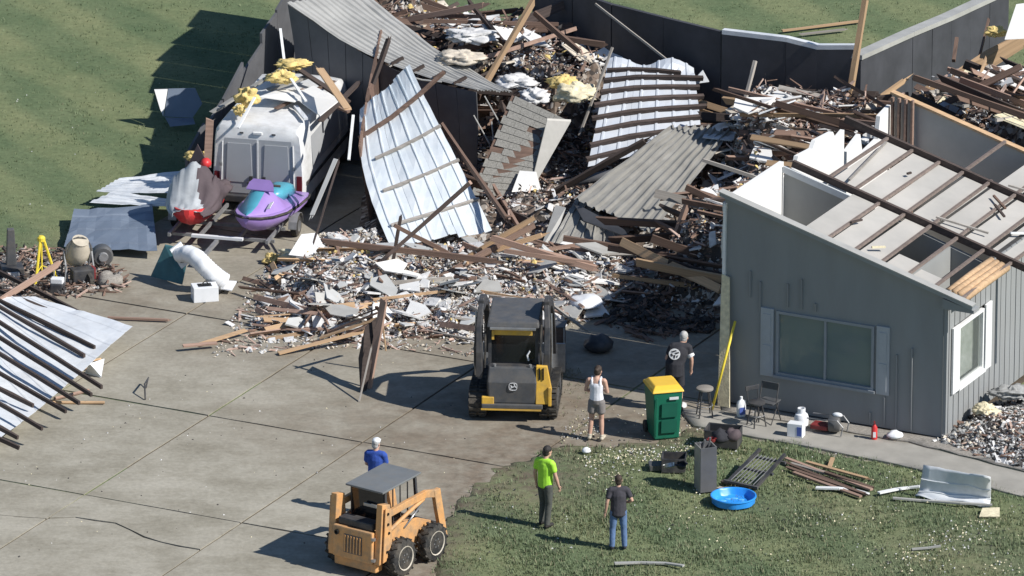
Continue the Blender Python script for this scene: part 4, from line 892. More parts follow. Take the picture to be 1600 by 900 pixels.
# --- watercraft on a trailer
def watercraft(name, label, loc, rz, hull_m, deck_m, deck2=None, covered_=False):
    t = thing(name, label, 'watercraft', loc, rz); L = 2.6; st = []
    #      y (bow +), half width, keel z, deck z
    secs = ((-1.25, .48, .12, .42), (-1.0, .54, .06, .44), (-.4, .57, .02, .46), (.3, .54, .02, .48), (.8, .42, .08, .52), (1.1, .27, .2, .56), (1.3, .06, .38, .60))
    def ring(y, w_, k, d): return [V3((0, y, k)), V3((w_ * .55, y, k + .06)), V3((w_ * .95, y, k + (d - k) * .55)), V3((w_, y, d - .05)), V3((w_ * .96, y, d)), V3((-w_ * .96, y, d)), V3((-w_, y, d - .05)), V3((-w_ * .95, y, k + (d - k) * .55)), V3((-w_ * .55, y, k + .06))]
    b = MB(); b.loft([ring(*s) for s in secs]); hull = b.build('hull', hull_m, t, smooth=True, auto=True)
    if covered_: return t
    b = MB(); b.loft([[V3((x * w_, y, z)) for x, z in ((-1, .44), (-.95, .46 + .02), (-.5, h * .9), (-.2, h), (.2, h), (.5, h * .9), (.95, .48), (1, .44))] for y, w_, h in ((-.15, .50, .60), (.1, .48, .82), (.3, .47, .98), (.45, .46, .88), (.8, .38, .70), (1.1, .24, .62), (1.27, .05, .60))])
    hood = b.build('hood', [deck_m] if not deck2 else [deck_m, deck2], t, smooth=True, auto=True)
    if deck2:
        for p in hood.data.polygons:
            if p.center.x < -.02: p.material_index = 1
    b = MB(); b.loft([[V3((x * w_, y, z)) for x, z in ((-1, .44), (-.8, h), (-.4, h + .04), (.4, h + .04), (.8, h), (1, .44))] for y, w_, h in ((-1.1, .24, .62), (-.9, .25, .68), (-.5, .22, .66), (-.1, .20, .70))]); b.build('seat', 'black_paint' if not deck2 else deck_m, t, smooth=True)
    b = MB(); b.tube([(-.36, .18, 1.0), (-.12, .28, 1.03), (.12, .28, 1.03), (.36, .18, 1.0)], .028, 8); b.build('handlebar', 'rubber', t)
    b = MB(); b.loft([[V3((x * w_, y, z)) for x, z in ((-1, z0), (1, z0), (1, z0 + .02), (-1, z0 + .02))] for y, w_, z0 in ((.42, .30, .92), (.34, .26, 1.06), (.30, .18, 1.14))]); b.build('windscreen', deck2 or 'cover_dark', t)
    b = MB(); pts = [V3((s[1] * 1.02, s[0], s[3] - .05)) for s in secs]; pts = pts + [V3((-p.x, p.y, p.z)) for p in reversed(pts)]; b.tube(pts, .03, 6); b.build('bumper_rail', 'rubber' if deck2 else hull_m, t)
    return t
J2 = P(418, 372, 0)
wc = watercraft('watercraft', 'purple and teal personal watercraft on a trailer behind the van', J2 + V3((0, 0, .34)), R(160), 'purple', 'teal', 'purple')
wc.scale = (1.12, 1.0, 1.0)
b = MB(); b.box((-.32, .72, .705), (.09, .26, .01), Matrix.Rotation(-.33, 3, 'X') @ Matrix.Rotation(.45, 3, 'Y')); b.build('registration_sticker', 'print_white', wc)
J1 = P(308, 362, 0)
wc = watercraft('watercraft', 'red hulled watercraft under a torn grey cover beside the purple one', J1 + V3((0, 0, .34)), R(172), 'red', 'red', None, True)
b = MB(); vs = []; n, k_ = 30, 26
for j in range(k_ + 1):
    for i in range(n + 1):
        y = -1.15 + 2.36 * j / k_; a = math.pi * i / n; w_ = .60 * (1 - max(0, (y - .45)) * .55); hgt = .16 + .78 * math.exp(-((y - .12) / .42) ** 2) + .2 * math.exp(-((y + .7) / .35) ** 2)
        f_ = .10 * abs(noise.noise((i * .35, j * .12, 1))) + .05 * math.sin(i * 1.3 + j * .35)
        ca = math.cos(a); pr = math.sin(a) ** (1.25 if abs(ca) < .7 else .9)
        vs.append(V3((w_ * ca * (1 + f_), y + .05 * noise.noise((i * .3, j * .3, 4)), .40 + hgt * pr * (1 - f_ * .7) + .05 * noise.noise((i * .4, j * .4, 7)))))
b.add(vs, [(j * (n + 1) + i, j * (n + 1) + i + 1, (j + 1) * (n + 1) + i + 1, (j + 1) * (n + 1) + i) for j in range(k_) for i in range(n)])
o = b.build('cover', ['cover_grey', 'cover_dark'], wc, smooth=True, fixn=False)
for p in o.data.polygons:
    if p.center.x < -.2 + .12 * math.sin(p.center.y * 5): p.material_index = 1
md = o.modifiers.new('thickness', 'SOLIDIFY'); md.thickness = .012
b = MB(); b.ell((-.16, -.35, 1.2), (.13, .16, .12)); b.build('backrest', 'red', wc, smooth=True)
b = MB(); b.prism([(-.25, -.35, 1.1), (.3, -.5, 1.05), (.05, -.5, 1.6)], (0, .03, 0)); b.build('cover_flap', 'cover_dark', wc)
TR = (J1 + J2) / 2
tr = thing('boat_trailer', 'low twin watercraft trailer with grey steel frame and wheels', 'trailer', V3((TR.x, TR.y, 0)), R(166))
b = MB()
for x in (-1.15, -.45, .45, 1.15): b.bar((x, -1.2, .30), (x, 1.2, .30), .06, .08)
for y in (-.9, 0, .9): b.bar((-1.25, y, .24), (1.25, y, .24), .06, .07)
b.bar((0, .9, .26), (0, 2.5, .26), .08, .08); b.build('frame', 'steel_dull', tr)
for s in (-1, 1):
    b = MB(); b.lathe([(.2, -.08), (.24, -.06), (.24, .06), (.2, .08)], 18, (s * 1.42, -.3, .24), V3((1, 0, 0))); wh = b.build('wheel', 'rubber', tr, smooth=True, auto=True)
    b = MB(); b.lathe([(.13, -.085), (.13, .085)], 12, (s * 1.42, -.3, .24), V3((1, 0, 0))); b.build('rim', 'steel', wh)
    b = MB(); 
    for k in range(6):
        t0, t1 = math.pi * k / 6, math.pi * (k + 1) / 6; b.prism([(s * 1.32, -.3 + .31 * math.cos(t0), .24 + .31 * math.sin(t0)), (s * 1.52, -.3 + .31 * math.cos(t0), .24 + .31 * math.sin(t0)), (s * 1.52, -.3 + .31 * math.cos(t1), .24 + .31 * math.sin(t1)), (s * 1.32, -.3 + .31 * math.cos(t1), .24 + .31 * math.sin(t1))], (0, 0, .012))
    b.build('mudguard', 'steel_dull', tr)
b = MB(); b.bar((-.6, 1.22, .34), (.6, 1.22, .34), .1, .06); b.build('bow_bumper', 'white_plastic', tr)

# ------------------------------------------------------------------ people: one continuous body each, clothes and hair as children
def blob(name, chains, ells, voxel, m, parent, smooth_it=4, paint=None, slots=None, fingers=None):
    b = MB()
    for ch in chains:
        pts = [V3(c[0]) for c in ch]; ra = [c[1] for c in ch]; rb = [c[2] if len(c) > 2 else c[1] for c in ch]
        # round the ends
        d0 = (pts[0] - pts[1]).normalized(); d1 = (pts[-1] - pts[-2]).normalized()
        pts = [pts[0] + d0 * min(ra[0], rb[0]) * .55] + pts + [pts[-1] + d1 * min(ra[-1], rb[-1]) * .55]; ra = [ra[0] * .55] + ra + [ra[-1] * .55]; rb = [rb[0] * .55] + rb + [rb[-1] * .55]
        b.tube(pts, ra, 14, rr=rb)
    for c, r3 in ells: b.ell(c, r3, 14, 10)
    me = b.mesh(name + '_cage'); tmp = bpy.data.objects.new('tmp', me); COL.objects.link(tmp)
    rm = tmp.modifiers.new('r', 'REMESH'); rm.mode = 'VOXEL'; rm.voxel_size = voxel
    sm = tmp.modifiers.new('s', 'SMOOTH'); sm.factor = .5; sm.iterations = smooth_it
    dg = bpy.context.evaluated_depsgraph_get(); me2 = bpy.data.meshes.new_from_object(tmp.evaluated_get(dg)); me2.name = name
    bpy.data.objects.remove(tmp); bpy.data.meshes.remove(me)
    me2.materials.clear()
    for q in (slots or [m]): me2.materials.append(MATS[q])
    me2.polygons.foreach_set('use_smooth', [True] * len(me2.polygons))
    if paint:
        me2.polygons.foreach_set('material_index', [paint(p.center) for p in me2.polygons])
    return link(name, me2, parent)
def person(label, px, py, rz, scale, J, hair, build, base_z=0.0):
    """faces local +Y; J overrides joints of a 1.75 m figure; build(t, J) dresses it"""
    loc = P(px, py, base_z); t = thing('person', label, 'person', loc, R(rz)); t.scale = (scale,) * 3
    j = dict(pel=(0, 0, .95), chest=(0, .0, 1.30), neck=(0, -.01, 1.47), head=(0, .03, 1.62))
    for s, k in ((-1, 'l'), (1, 'r')):
        j.update({'sh' + k: (s * .185, -.01, 1.41), 'el' + k: (s * .25, -.03, 1.13), 'wr' + k: (s * .26, .03, .89), 'hp' + k: (s * .09, 0, .91), 'kn' + k: (s * .105, .03, .49), 'an' + k: (s * .11, -.03, .09)})
    j.update(J); j = {k: V3(v) for k, v in j.items()}
    hd, nk = j['head'], j['neck']; f = (V3((0, 1, 0)) if 'face' not in j else j['face'].normalized())
    side = f.cross(V3((0, 0, 1))).normalized()
    ch = [[(j['pel'] - V3((0, 0, .06)), .155, .11), (j['pel'] + V3((0, 0, .08)), .15, .105), (j['pel'].lerp(j['chest'], .5), .14, .10), (j['chest'], .165, .115), (j['shl'].lerp(j['shr'], .5) - V3((0, 0, .02)), .15, .09), (nk, .065, .06)],
          [(nk - V3((0, 0, .04)), .06), (nk.lerp(hd, .55), .055), (hd - V3((0, 0, .04)), .06)], [(j['shl'], .06), (j['shl'].lerp(j['shr'], .5) + V3((0, 0, .015)), .075), (j['shr'], .06)]]
    el = [(hd + V3((0, 0, .025)), (.078, .098, .098)), (hd + f * .02 - V3((0, 0, .06)), (.058, .066, .06)), (hd + f * .098 - V3((0, 0, .012)), (.014, .018, .022)), (hd + side * .079 - V3((0, 0, .005)), (.012, .02, .032)), (hd - side * .079 - V3((0, 0, .005)), (.012, .02, .032))]
    for k in 'lr':
        s = -1 if k == 'l' else 1
        sh, e, w_ = j['sh' + k], j['el' + k], j['wr' + k]
        ch.append([(sh, .055), (sh.lerp(e, .4), .05), (e, .04), (e.lerp(w_, .35), .042), (w_, .028)])
        d = (w_ - e).normalized(); pal = w_ + d * .055; ch.append([(w_, .027, .022), (pal, .041, .018), (pal + d * .035, .036, .016)])
        across = V3((0, 1, 0)) - d * d.y; across.normalize(); bend = V3((-s, 0, 0)) - d * (-s * d.x); bend.normalize()
        for i, (o_, L) in enumerate(((-.03, .055), (-.01, .07), (.01, .075), (.03, .065))):
            p0 = pal + d * .025 + across * o_; p1 = p0 + d * L * .55; p2 = p1 + (d * .8 + bend * .6).normalized() * L * .5; ch.append([(p0, .0095), (p1, .009), (p2, .008)])
        p0 = w_ + d * .03 + across * .03; ch.append([(p0, .012), (p0 + (d * .6 + across * .8).normalized() * .04, .011), (p0 + (d + across * .5).normalized() * .075, .009)])
        hp, kn, an = j['hp' + k], j['kn' + k], j['an' + k]
        ch.append([(hp, .09), (hp.lerp(kn, .4), .08), (kn, .057), (kn.lerp(an, .35), .058), (an, .04)]); toe = j.get('to' + k, an + V3((s * .02, .17, -.05)))
        ch.append([(an + V3((0, -.035, -.05)), .036), (an.lerp(toe, .5) - V3((0, 0, .02)), .042, .034), (toe, .036, .026)])
    eyes = [hd + f * .085 + side * .032 + V3((0, 0, .022)), hd + f * .085 - side * .032 + V3((0, 0, .022))]; mouth = hd + f * .085 - V3((0, 0, .058))
    def paint(c):
        for e in eyes:
            if (c - e).length < .016: return 1
        if (c - mouth).length < .022 and abs(c.z - mouth.z) < .008: return 2
        return 0
    blob('body', ch, el, .0105, 'skin', t, 3, paint, ['skin', 'eye_dark', 'lips'])
    if hair: 
        b = [(hd - f * .012 + V3((0, 0, .045)), (.088, .104, .096)), (hd - f * .05 - V3((0, 0, .03)), (.075, .06, .075))] if hair[1] == 'short' else [(hd - f * .012 + V3((0, 0, .045)), (.088, .104, .096)), (hd - f * .06 - V3((0, 0, .03)), (.08, .065, .09)), (hd - f * .10 + V3((0, 0, .02)), (.05, .05, .05))]
        cut = lambda c: 0
        hb = MB(); 
        blob('hair', [], b, .012, hair[0], t, 2)
    build(t, j); return t
def shirt(t, j, m, sleeve=.55, hem=.86, fat=1.0, name='shirt'):
    ch = [[(V3((j['pel'].x, j['pel'].y, hem)), .175 * fat, .135 * fat), (j['pel'] + V3((0, 0, .1)), .172 * fat, .13 * fat), (j['pel'].lerp(j['chest'], .5), .168 * fat, .128 * fat), (j['chest'], .185 * fat, .135 * fat), (j['shl'].lerp(j['shr'], .5) - V3((0, 0, .02)), .17, .105), (j['neck'] - V3((0, 0, .02)), .085, .08)], [(j['shl'], .075), (j['shl'].lerp(j['shr'], .5) + V3((0, 0, .005)), .088), (j['shr'], .075)]]
    for k in 'lr':
        sh, e, w_ = j['sh' + k], j['el' + k], j['wr' + k]
        if sleeve <= 1: ch.append([(sh, .073), (sh.lerp(e, sleeve * .5), .07), (sh.lerp(e, sleeve), .068)])
        else: ch.append([(sh, .073), (sh.lerp(e, .5), .066), (e, .056), (e.lerp(w_, .5), .054), (w_, .042)])
    return blob(name, ch, [], .0125, m, t, 3)
def trousers(t, j, m, to=1.0, name='trousers', waist=.98, flare=1.0):
    ch = [[(V3((j['pel'].x, j['pel'].y, waist)), .165, .12), (j['pel'], .17, .128), (j['pel'] - V3((0, 0, .09)), .165, .12)]]
    for k in 'lr':
        hp, kn, an = j['hp' + k], j['kn' + k], j['an' + k]
        if to < 1: e = hp.lerp(kn, to); ch.append([(hp, .105), (hp.lerp(e, .5), .1 * flare), (e, .098 * flare)])
        else: ch.append([(hp, .102), (hp.lerp(kn, .45), .092), (kn, .073), (kn.lerp(an, .5), .068), (an - V3((0, 0, .02)), .062)])
    return blob(name, ch, [], .0125, m, t, 3)
def shoes(t, j, m, name='shoe'):
    for k in 'lr':
        s = -1 if k == 'l' else 1; an = j['an' + k]; toe = j.get('to' + k, an + V3((s * .02, .17, -.05)))
        blob(name, [[(an + V3((0, -.045, -.048)), .045, .042), (an.lerp(toe, .45) - V3((0, 0, .022)), .052, .044), (toe + V3((0, 0, .002)), .046, .034)], [(an - V3((0, 0, .03)), .05), (an + V3((0, 0, .03)), .05)]], [], .012, m, t, 2)
def dress1(t, j): shirt(t, j, 'hivis', .6, .88); trousers(t, j, 'trouser_olive'); shoes(t, j, 'hair_dark')
person('man in a bright yellow green shirt and dark trousers on the grass', 852, 821, -38, .99, dict(elr=(.25, .02, 1.14), wrr=(.27, .10, .90), knl=(-.10, .05, .49), anl=(-.11, .02, .09), hpr=(.09, -.02, .91), knr=(.10, -.01, .49), anr=(.11, -.09, .09), face=(.3, 1, -.15), head=(.02, .05, 1.62)), ('hair_dark', 'short'), dress1, .05)
def dress2(t, j): shirt(t, j, 'cloth_charcoal', .62, .82, 1.06); trousers(t, j, 'denim'); shoes(t, j, 'cloth_black')
person('man in a charcoal shirt and blue jeans with one elbow bent', 966, 857, 4, .91, dict(elr=(.30, -.06, 1.16), wrr=(.20, .14, 1.05), ell=(-.26, -.05, 1.13), wrl=(-.29, .0, .88), anl=(-.14, -.03, .09), anr=(.14, -.02, .09), knl=(-.125, .02, .49), knr=(.125, .02, .49)), ('hair_brown', 'short'), dress2, .05)
def dress3(t, j):
    ch = [[(V3((0, 0, .93)), .165, .125), (j['pel'].lerp(j['chest'], .5), .152, .117), (j['chest'], .172, .127), (j['chest'] + V3((0, -.01, .06)), .13, .105)]]
    for s in (-1, 1): ch.append([(j['chest'] + V3((s * .09, -.06, .02)), .045, .05), (V3((s * .095, -.055, 1.42)), .03, .05), (V3((s * .1, 0, 1.475)), .028, .04), (V3((s * .1, .07, 1.36)), .035, .04)])
    blob('tank_top', ch, [], .0125, 'cloth_white', t, 2); trousers(t, j, 'shorts_grey', .62, 'shorts', .97, 1.08); shoes(t, j, 'bucket_beige', 'shoe')
person('woman in a white tank top and grey shorts with hands clasped in front', 932, 686, -14, .94, dict(ell=(-.26, .02, 1.14), wrl=(-.10, .24, 1.08), elr=(.25, .0, 1.14), wrr=(.12, .24, 1.10), anl=(-.15, -.03, .09), knl=(-.125, .03, .49), anr=(.13, -.03, .09), head=(.02, .07, 1.60), face=(.2, 1, -.35)), ('hair_brown', 'bun'), dress3, .03)
def dress4(t, j):
    s = shirt(t, j, 'cloth_black', .6, .80, 1.12); trousers(t, j, 'cloth_black', .8, 'shorts', .97, 1.05); shoes(t, j, 'hair_dark')
    bm_ = MB(); c = V3((-.0, -.168, 1.30)); 
    # round pale print on the back with dark marks
    def rp_(a, r_, d=0.0): x = r_ * math.cos(a); z = r_ * math.sin(a); return V3((c.x + x, c.y + .5 * x * x + .10 * z - d, c.z + z))
    n = 24
    vs = [rp_(0, 0)] + [rp_(2 * math.pi * k / n, .115) for k in range(n)]; bm_.add(vs, [(0, 1 + k, 1 + (k + 1) % n) for k in range(n)]); pr = bm_.build('back_print', 'print_white', t, fixn=False)
    md = pr.modifiers.new('thickness', 'SOLIDIFY'); md.thickness = .006; md.offset = 1
    q = MB()
    for pts in (((-.07, .055), (.02, .085), (.05, .07), (-.04, .035)), ((.0, .03), (.085, .05), (.09, .025), (.03, .0)), ((-.085, .0), (-.05, .02), (-.03, -.03), (-.06, -.055)), ((-.02, -.02), (.02, -.01), (.005, -.09), (-.02, -.075)), ((.04, -.03), (.075, -.02), (.055, -.07), (.035, -.065))):
        pp = [V3((c.x + x, c.y + .5 * x * x + .10 * z - .009, c.z + z)) for x, z in pts]; q.prism(pp, (0, -.003, 0))
    q.build('print_mark', 'cloth_black', pr)
    q = MB(); w_ = j['shr'].lerp(j['elr'], .62); q.tube([w_ + V3((-.02, 0, .03)), w_ + V3((.015, 0, -.035))], .078, 12); q.build('sleeve_band', 'print_white', t)
person('man in a black shirt with a round white print, standing in the house shadow', 1054, 644, -4, 1.06, dict(chest=(.06, .06, 1.27), neck=(.13, .12, 1.42), head=(.17, .19, 1.53), shl=(-.06, .06, 1.39), shr=(.27, .10, 1.37), elr=(.33, .10, 1.10), wrr=(.32, .17, .86), ell=(-.17, .06, 1.12), wrl=(-.10, .26, 1.02), face=(.25, 1, -.5)), ('hair_grey', 'short'), dress4)
def dress5(t, j):
    shirt(t, j, 'cloth_blue', .7, .86, 1.05); trousers(t, j, 'denim'); shoes(t, j, 'cloth_black')
    hd = j['head']; blob('cap', [[(hd + V3((0, .07, .075)), .07, .012), (hd + V3((0, .16, .06)), .055, .01)]], [(hd + V3((0, 0, .075)), (.093, .108, .068))], .011, 'white_plastic', t, 2)
person('man in a blue shirt and pale cap behind the orange skid steer', 588, 806, -20, .97, dict(elr=(.22, .04, 1.14), wrr=(.10, .22, 1.02), ell=(-.23, .04, 1.14), wrl=(-.10, .22, 1.02), face=(.35, 1, -.1)), ('hair_grey', 'short'), dress5)

# ------------------------------------------------------------------ things in the yard
# wheeled bin
t = thing('wheeled_bin', 'green wheeled rubbish bin with a yellow lid beside the woman', 'bin', P(1036, 680), R(14))
def taper(b, w0, d0, w1, d1, z0, z1, off=(0, 0)): b.loft([[V3((sx * w0 / 2, sy * d0 / 2, z0)) for sx, sy in ((-1, -1), (1, -1), (1, 1), (-1, 1))], [V3((sx * w1 / 2 + off[0], sy * d1 / 2 + off[1], z1)) for sx, sy in ((-1, -1), (1, -1), (1, 1), (-1, 1))]]); return b
b = MB(); taper(b, .54, .62, .64, .80, .03, 1.10); b.build('body', 'bin_green', t, bevel=.025)
b = MB(); taper(b, .70, .86, .66, .80, 1.10, 1.15); b.loft([[V3((sx * .66 / 2, y, 1.145)) for sx, y in ((-1, -.40), (1, -.40), (1, .38), (-1, .38))], [V3((sx * .50 / 2, y, 1.225)) for sx, y in ((-1, -.28), (1, -.28), (1, .30), (-1, .30))]]); lid = b.build('lid', 'bin_yellow', t, bevel=.02)
b = MB(); b.tube([(-.30, .45, 1.12), (.30, .45, 1.12)], .02, 8); b.build('handle', 'rubber', t)
for z0, z1 in ((.18, .48), (.54, .86)):
    b = MB(); b.prism([(-.14, -.352 - .08 * z0 + .02, z0), (.20, -.352 - .08 * z0 + .02, z0), (.20, -.352 - .08 * z1 + .02, z1), (-.14, -.352 - .08 * z1 + .02, z1)], (0, -.02, 0)); b.build('front_panel', 'bin_green_dark', t)
b = MB(); b.prism([(.02, -.418, .94), (.22, -.418, .94), (.22, -.425, 1.0), (.02, -.425, 1.0)], (0, -.012, 0)); b.build('label_plate', 'print_white', t)
b = MB(); b.bar((-.25, -.40, .12), (-.25, -.44, 1.0), .04, .03); b.build('front_rib', 'bin_green', t)
for s in (-1, 1):
    b = MB(); b.lathe([(.12, -.03), (.13, 0), (.12, .03)], 16, (s * .30, .33, .13), V3((1, 0, 0))); b.build('wheel', 'rubber', t)
# bar stools
def stool(px, py, rz, label, seat_m, h=.62, back=False):
    t = thing('bar_stool', label, 'stool', P(px, py, .05), R(rz)); b = MB(); b.lathe([(.15, h - .03), (.185, h - .015), (.185, h + .02), (.16, h + .035), (.001, h + .04)], 20); b.build('seat', seat_m, t, smooth=True, auto=True)
    for k in range(4):
        a = math.pi / 4 + k * math.pi / 2; b = MB(); b.tube([(.11 * math.cos(a), .11 * math.sin(a), h - .02), (.21 * math.cos(a), .21 * math.sin(a), .0)], .016, 8); b.build('leg', 'black_paint', t)
    b = MB(); b.tube([(.17 * math.cos(2 * math.pi * k / 16), .17 * math.sin(2 * math.pi * k / 16), .25) for k in range(17)], .01, 6); b.build('foot_ring', 'steel_dull', t)
    if back:
        for s in (-1, 1): b = MB(); b.tube([(s * .13, .14, h), (s * .13, .19, h + .28)], .013, 6); b.build('back_post', 'black_paint', t)
        b = MB(); b.box((0, .19, h + .28), (.34, .03, .10)); b.build('backrest', 'black_paint', t, bevel=.01)
stool(1101, 650, 10, 'round pale topped bar stool beside the leaning board', 'wood_grey')
stool(1182, 665, 30, 'dark bar stool with a low back standing against the shaded wall', 'black_paint', .52, True)
# second dark chair tipped beside it
t = thing('folding_chair', 'dark folding chair leaning against the gable wall behind the stools', 'chair', P(1200, 658, .05), R(-30))
for s in (-1, 1):
    b = MB(); b.tube([(s * .2, .2, 0), (s * .2, -.02, .45), (s * .2, .1, .85)], .014, 6); b.build('side_rail', 'black_paint', t)
    b = MB(); b.tube([(s * .18, -.2, 0), (s * .18, .16, .45)], .014, 6); b.build('leg', 'black_paint', t)
b = MB(); b.box((0, .02, .45), (.4, .38, .03)); b.build('seat', 'charcoal', t, bevel=.008)
b = MB(); b.box((0, .09, .78), (.4, .02, .16)); b.build('backrest', 'charcoal', t, bevel=.006)
# white jug on the crate, black crates of household things
def jug(px, py, z, label, s=1.0):
    t = thing('jug', label, 'jug', P(px, py, z), R(20)); b = MB(); b.loft([[V3((x * .10 * k * s, y * .08 * k * s, zz * s)) for x, y in ((-1, -.6), (-.6, -1), (.6, -1), (1, -.6), (1, .6), (.6, 1), (-.6, 1), (-1, .6))] for zz, k in ((0, .95), (.03, 1), (.30, 1), (.37, .8), (.41, .35), (.45, .3))]); b.build('body', 'white_plastic', t, smooth=True, auto=True)
    b = MB(); b.lathe([(.035 * s, .45 * s), (.035 * s, .49 * s), (.001, .495 * s)], 12); b.build('cap', 'white_plastic', t)
    b = MB(); b.prism([(-.07 * s, -.082 * s, .06 * s), (.07 * s, -.082 * s, .06 * s), (.07 * s, -.082 * s, .24 * s), (-.07 * s, -.082 * s, .24 * s)], (0, -.004, 0)); b.build('label_sticker', 'blue_label', t)
    b = MB(); b.tube([(.05 * s, .0, .40 * s), (.10 * s, .0, .36 * s), (.105 * s, 0, .27 * s)], .015 * s, 6); b.build('handle', 'white_plastic', t)
jug(1158, 650, .05, 'white plastic jug with a blue label near the leaning board', .9)
def crate(px, py, rz, w, d, h, label, m='black_paint', z=.05):
    t = thing('storage_crate', label, 'crate', P(px, py, z), R(rz)); 
    for nm, c, s in (('front_side', (0, -d / 2, h / 2), (w, .025, h)), ('rear_side', (0, d / 2, h / 2), (w, .025, h)), ('end', (-w / 2 + .013, 0, h / 2), (.025, d - .026, h)), ('end', (w / 2 - .013, 0, h / 2), (.025, d - .026, h))):
        b = MB(); b.box(c, s); b.build(nm, m, t, bevel=.006)
    b = MB(); b.box((0, 0, .015), (w - .06, d - .06, .02)); b.build('base', m, t)
    b = MB(); r_ = .018; b.tube([(-w / 2, -d / 2, h), (w / 2, -d / 2, h), (w / 2, d / 2, h), (-w / 2, d / 2, h), (-w / 2, -d / 2, h)], r_, 6); b.build('rim', m, t)
    return t
crate(1130, 694, -14, .72, .48, .36, 'black crate heaped with dark gear in front of the stools')
crate(1053, 733, -4, .50, .45, .30, 'small black crate of pots on the grass beside the grey cabinet')
def lump(name, label, cat, px, py, z, rad, m, seed=0, squash=.6):
    b = MB(); vs = []; n, k = 12, 7; c = P(px, py, z)
    rings = []
    for i in range(k + 1):
        ph = math.pi * i / k - math.pi / 2; ph = max(-1.45, min(1.45, ph)); ring = []
        for j in range(n):
            th = 2 * math.pi * j / n; d = V3((math.cos(ph) * math.cos(th), math.cos(ph) * math.sin(th), math.sin(ph))); r_ = rad * (1 + .35 * noise.noise(d * 1.6 + V3((seed, 0, 0)))); ring.append(c + V3((d.x * r_, d.y * r_, (d.z + .8) * r_ * squash)))
        rings.append(ring)
    b.loft(rings); return tag(b.build(name, m, o=c, smooth=True), label, cat)
lump('bundle', 'dark bundle piled in the black crate by the stools', 'bundle', 1125, 690, .36, .2, 'cloth_black', 1, .7)
lump('bundle', 'greenish grey bag on the right end of the large black crate', 'bag', 1145, 688, .38, .17, 'cover_dark', 2, .9)
def pot(px, py, z, r_, h, m, label, cat='pot', rx=0):
    t = thing('pot', label, cat, P(px, py, z), 0, rot=(R(rx), 0, R(25))); b = MB(); b.lathe([(r_ * .85, 0), (r_, .02), (r_, h), (r_ * .93, h), (r_ * .93, .03), (.001, .025)], 18); b.build('bowl', m, t, smooth=True, auto=True)
    for s in (-1, 1): b = MB(); b.box((s * (r_ + .02), 0, h * .8), (.04, .06, .015)); b.build('handle', m, t)
pot(1047, 731, .36, .12, .1, 'steel', 'steel pot on the left in the small black crate', rx=-25)
pot(1064, 730, .36, .10, .1, 'black_paint', 'black pot on the right in the small black crate', rx=20)
pot(1112, 690, .42, .08, .08, 'dark_red', 'dark red pot at the left end of the large crate')
# black tray beside it
b = MB(); b.box((0, 0, .06), (.34, .3, .12), top=(1.05, 1.05)); o = b.build('tray', 'charcoal', o=(0, 0, 0), bevel=.01); o.location = P(1027, 732, .05); o.rotation_euler = (0, 0, R(5)); tag(o, 'low dark tray on the grass at the left of the small crate', 'tray')
# tall grey cabinet
t = thing('cabinet', 'tall grey metal cabinet standing open topped on the grass', 'cabinet', P(1102, 764, .05), R(18))
W_, D_, H_ = .36, .38, .98
b = MB(); b.box((0, -D_ / 2, H_ / 2), (W_, .02, H_)); b.build('front_side', 'metal_dark', t, bevel=.005)
b = MB(); b.box((0, D_ / 2, H_ / 2), (W_, .02, H_)); b.build('rear_side', 'metal_dark', t, bevel=.005)
for s in (-1, 1): b = MB(); b.box((s * (W_ / 2 - .01), 0, H_ / 2), (.02, D_ - .021, H_)); b.build('end', 'metal_grey', t, bevel=.005)
b = MB(); b.box((0, 0, H_ - .16), (W_ - .05, D_ - .04, .02)); b.build('shelf', 'steel_dull', t)
for k, x in enumerate((-.12, -.02, .10)): b = MB(); b.tube([(x, .1, H_ - .15), (x + .02, .05, H_ + .05 + .04 * k)], .022, 8); b.build('fitting', 'steel', t)
# toppled rack and boards
t = thing('folding_rack', 'black metal rack toppled on the grass behind the paddling pool', 'rack', P(1178, 752, .05), R(-32))
for s in (-1, 1):
    b = MB(); b.bar((s * .34, -.55, .06), (s * .30, .75, .42), .06, .06); b.build('side_rail', 'black_paint', t)
for k, y in enumerate((-.52, .1, .62)): b = MB(); b.bar((-.42, y, .10 + .2 * (y + .5) / 1.2), (.40, y, .10 + .2 * (y + .5) / 1.2), .055, .05); b.build('cross_bar', 'charcoal', t)
for k in range(7): b = MB(); b.bar((-.27 + k * .09, -.5, .13), (-.25 + k * .085, .6, .36), .014, .014); b.build('wire', 'steel_dull', t)
lumber(P(1128, 752, .07), P(1172, 762, .07), .1, .04, 'wood_dark', label='short dark plank lying between the toppled rack and the paddling pool', cat='plank')
lumber(P(1122, 762, .06), P(1168, 774, .06), .12, .04, 'wood_grey', label='grey plank at the rim of the paddling pool', cat='plank')
# paddling pool
t = thing('paddling_pool', 'round bright blue plastic paddling pool on the grass', 'paddling pool', P(1146, 786, .05), 0)
b = MB(); n = 40; rings = []
for r_, z, wv in ((.02, .02, 0), (.36, .02, 0), (.40, .05, .01), (.425, .15, .012), (.45, .18, 0), (.475, .18, 0), (.48, .158, 0), (.455, .14, 0), (.44, .02, .008), (.41, 0, 0)):
    rings.append([V3(((r_ + wv * math.cos(8 * a)) * math.cos(a), (r_ + wv * math.cos(8 * a)) * math.sin(a), z)) for a in (2 * math.pi * k / n for k in range(n))])
b.loft(rings); b.build('shell', 'pool_blue', t, smooth=True, auto=True)
b = MB(); 
for k in range(9): a = 2 * math.pi * k / 9; b.lathe([(.045, .022), (.04, .028), (.001, .03)], 10, (.22 * math.cos(a), .22 * math.sin(a), 0), sx=1.5)
tag(b.build('floor_pattern', 'pool_pale', t), kind='stuff')
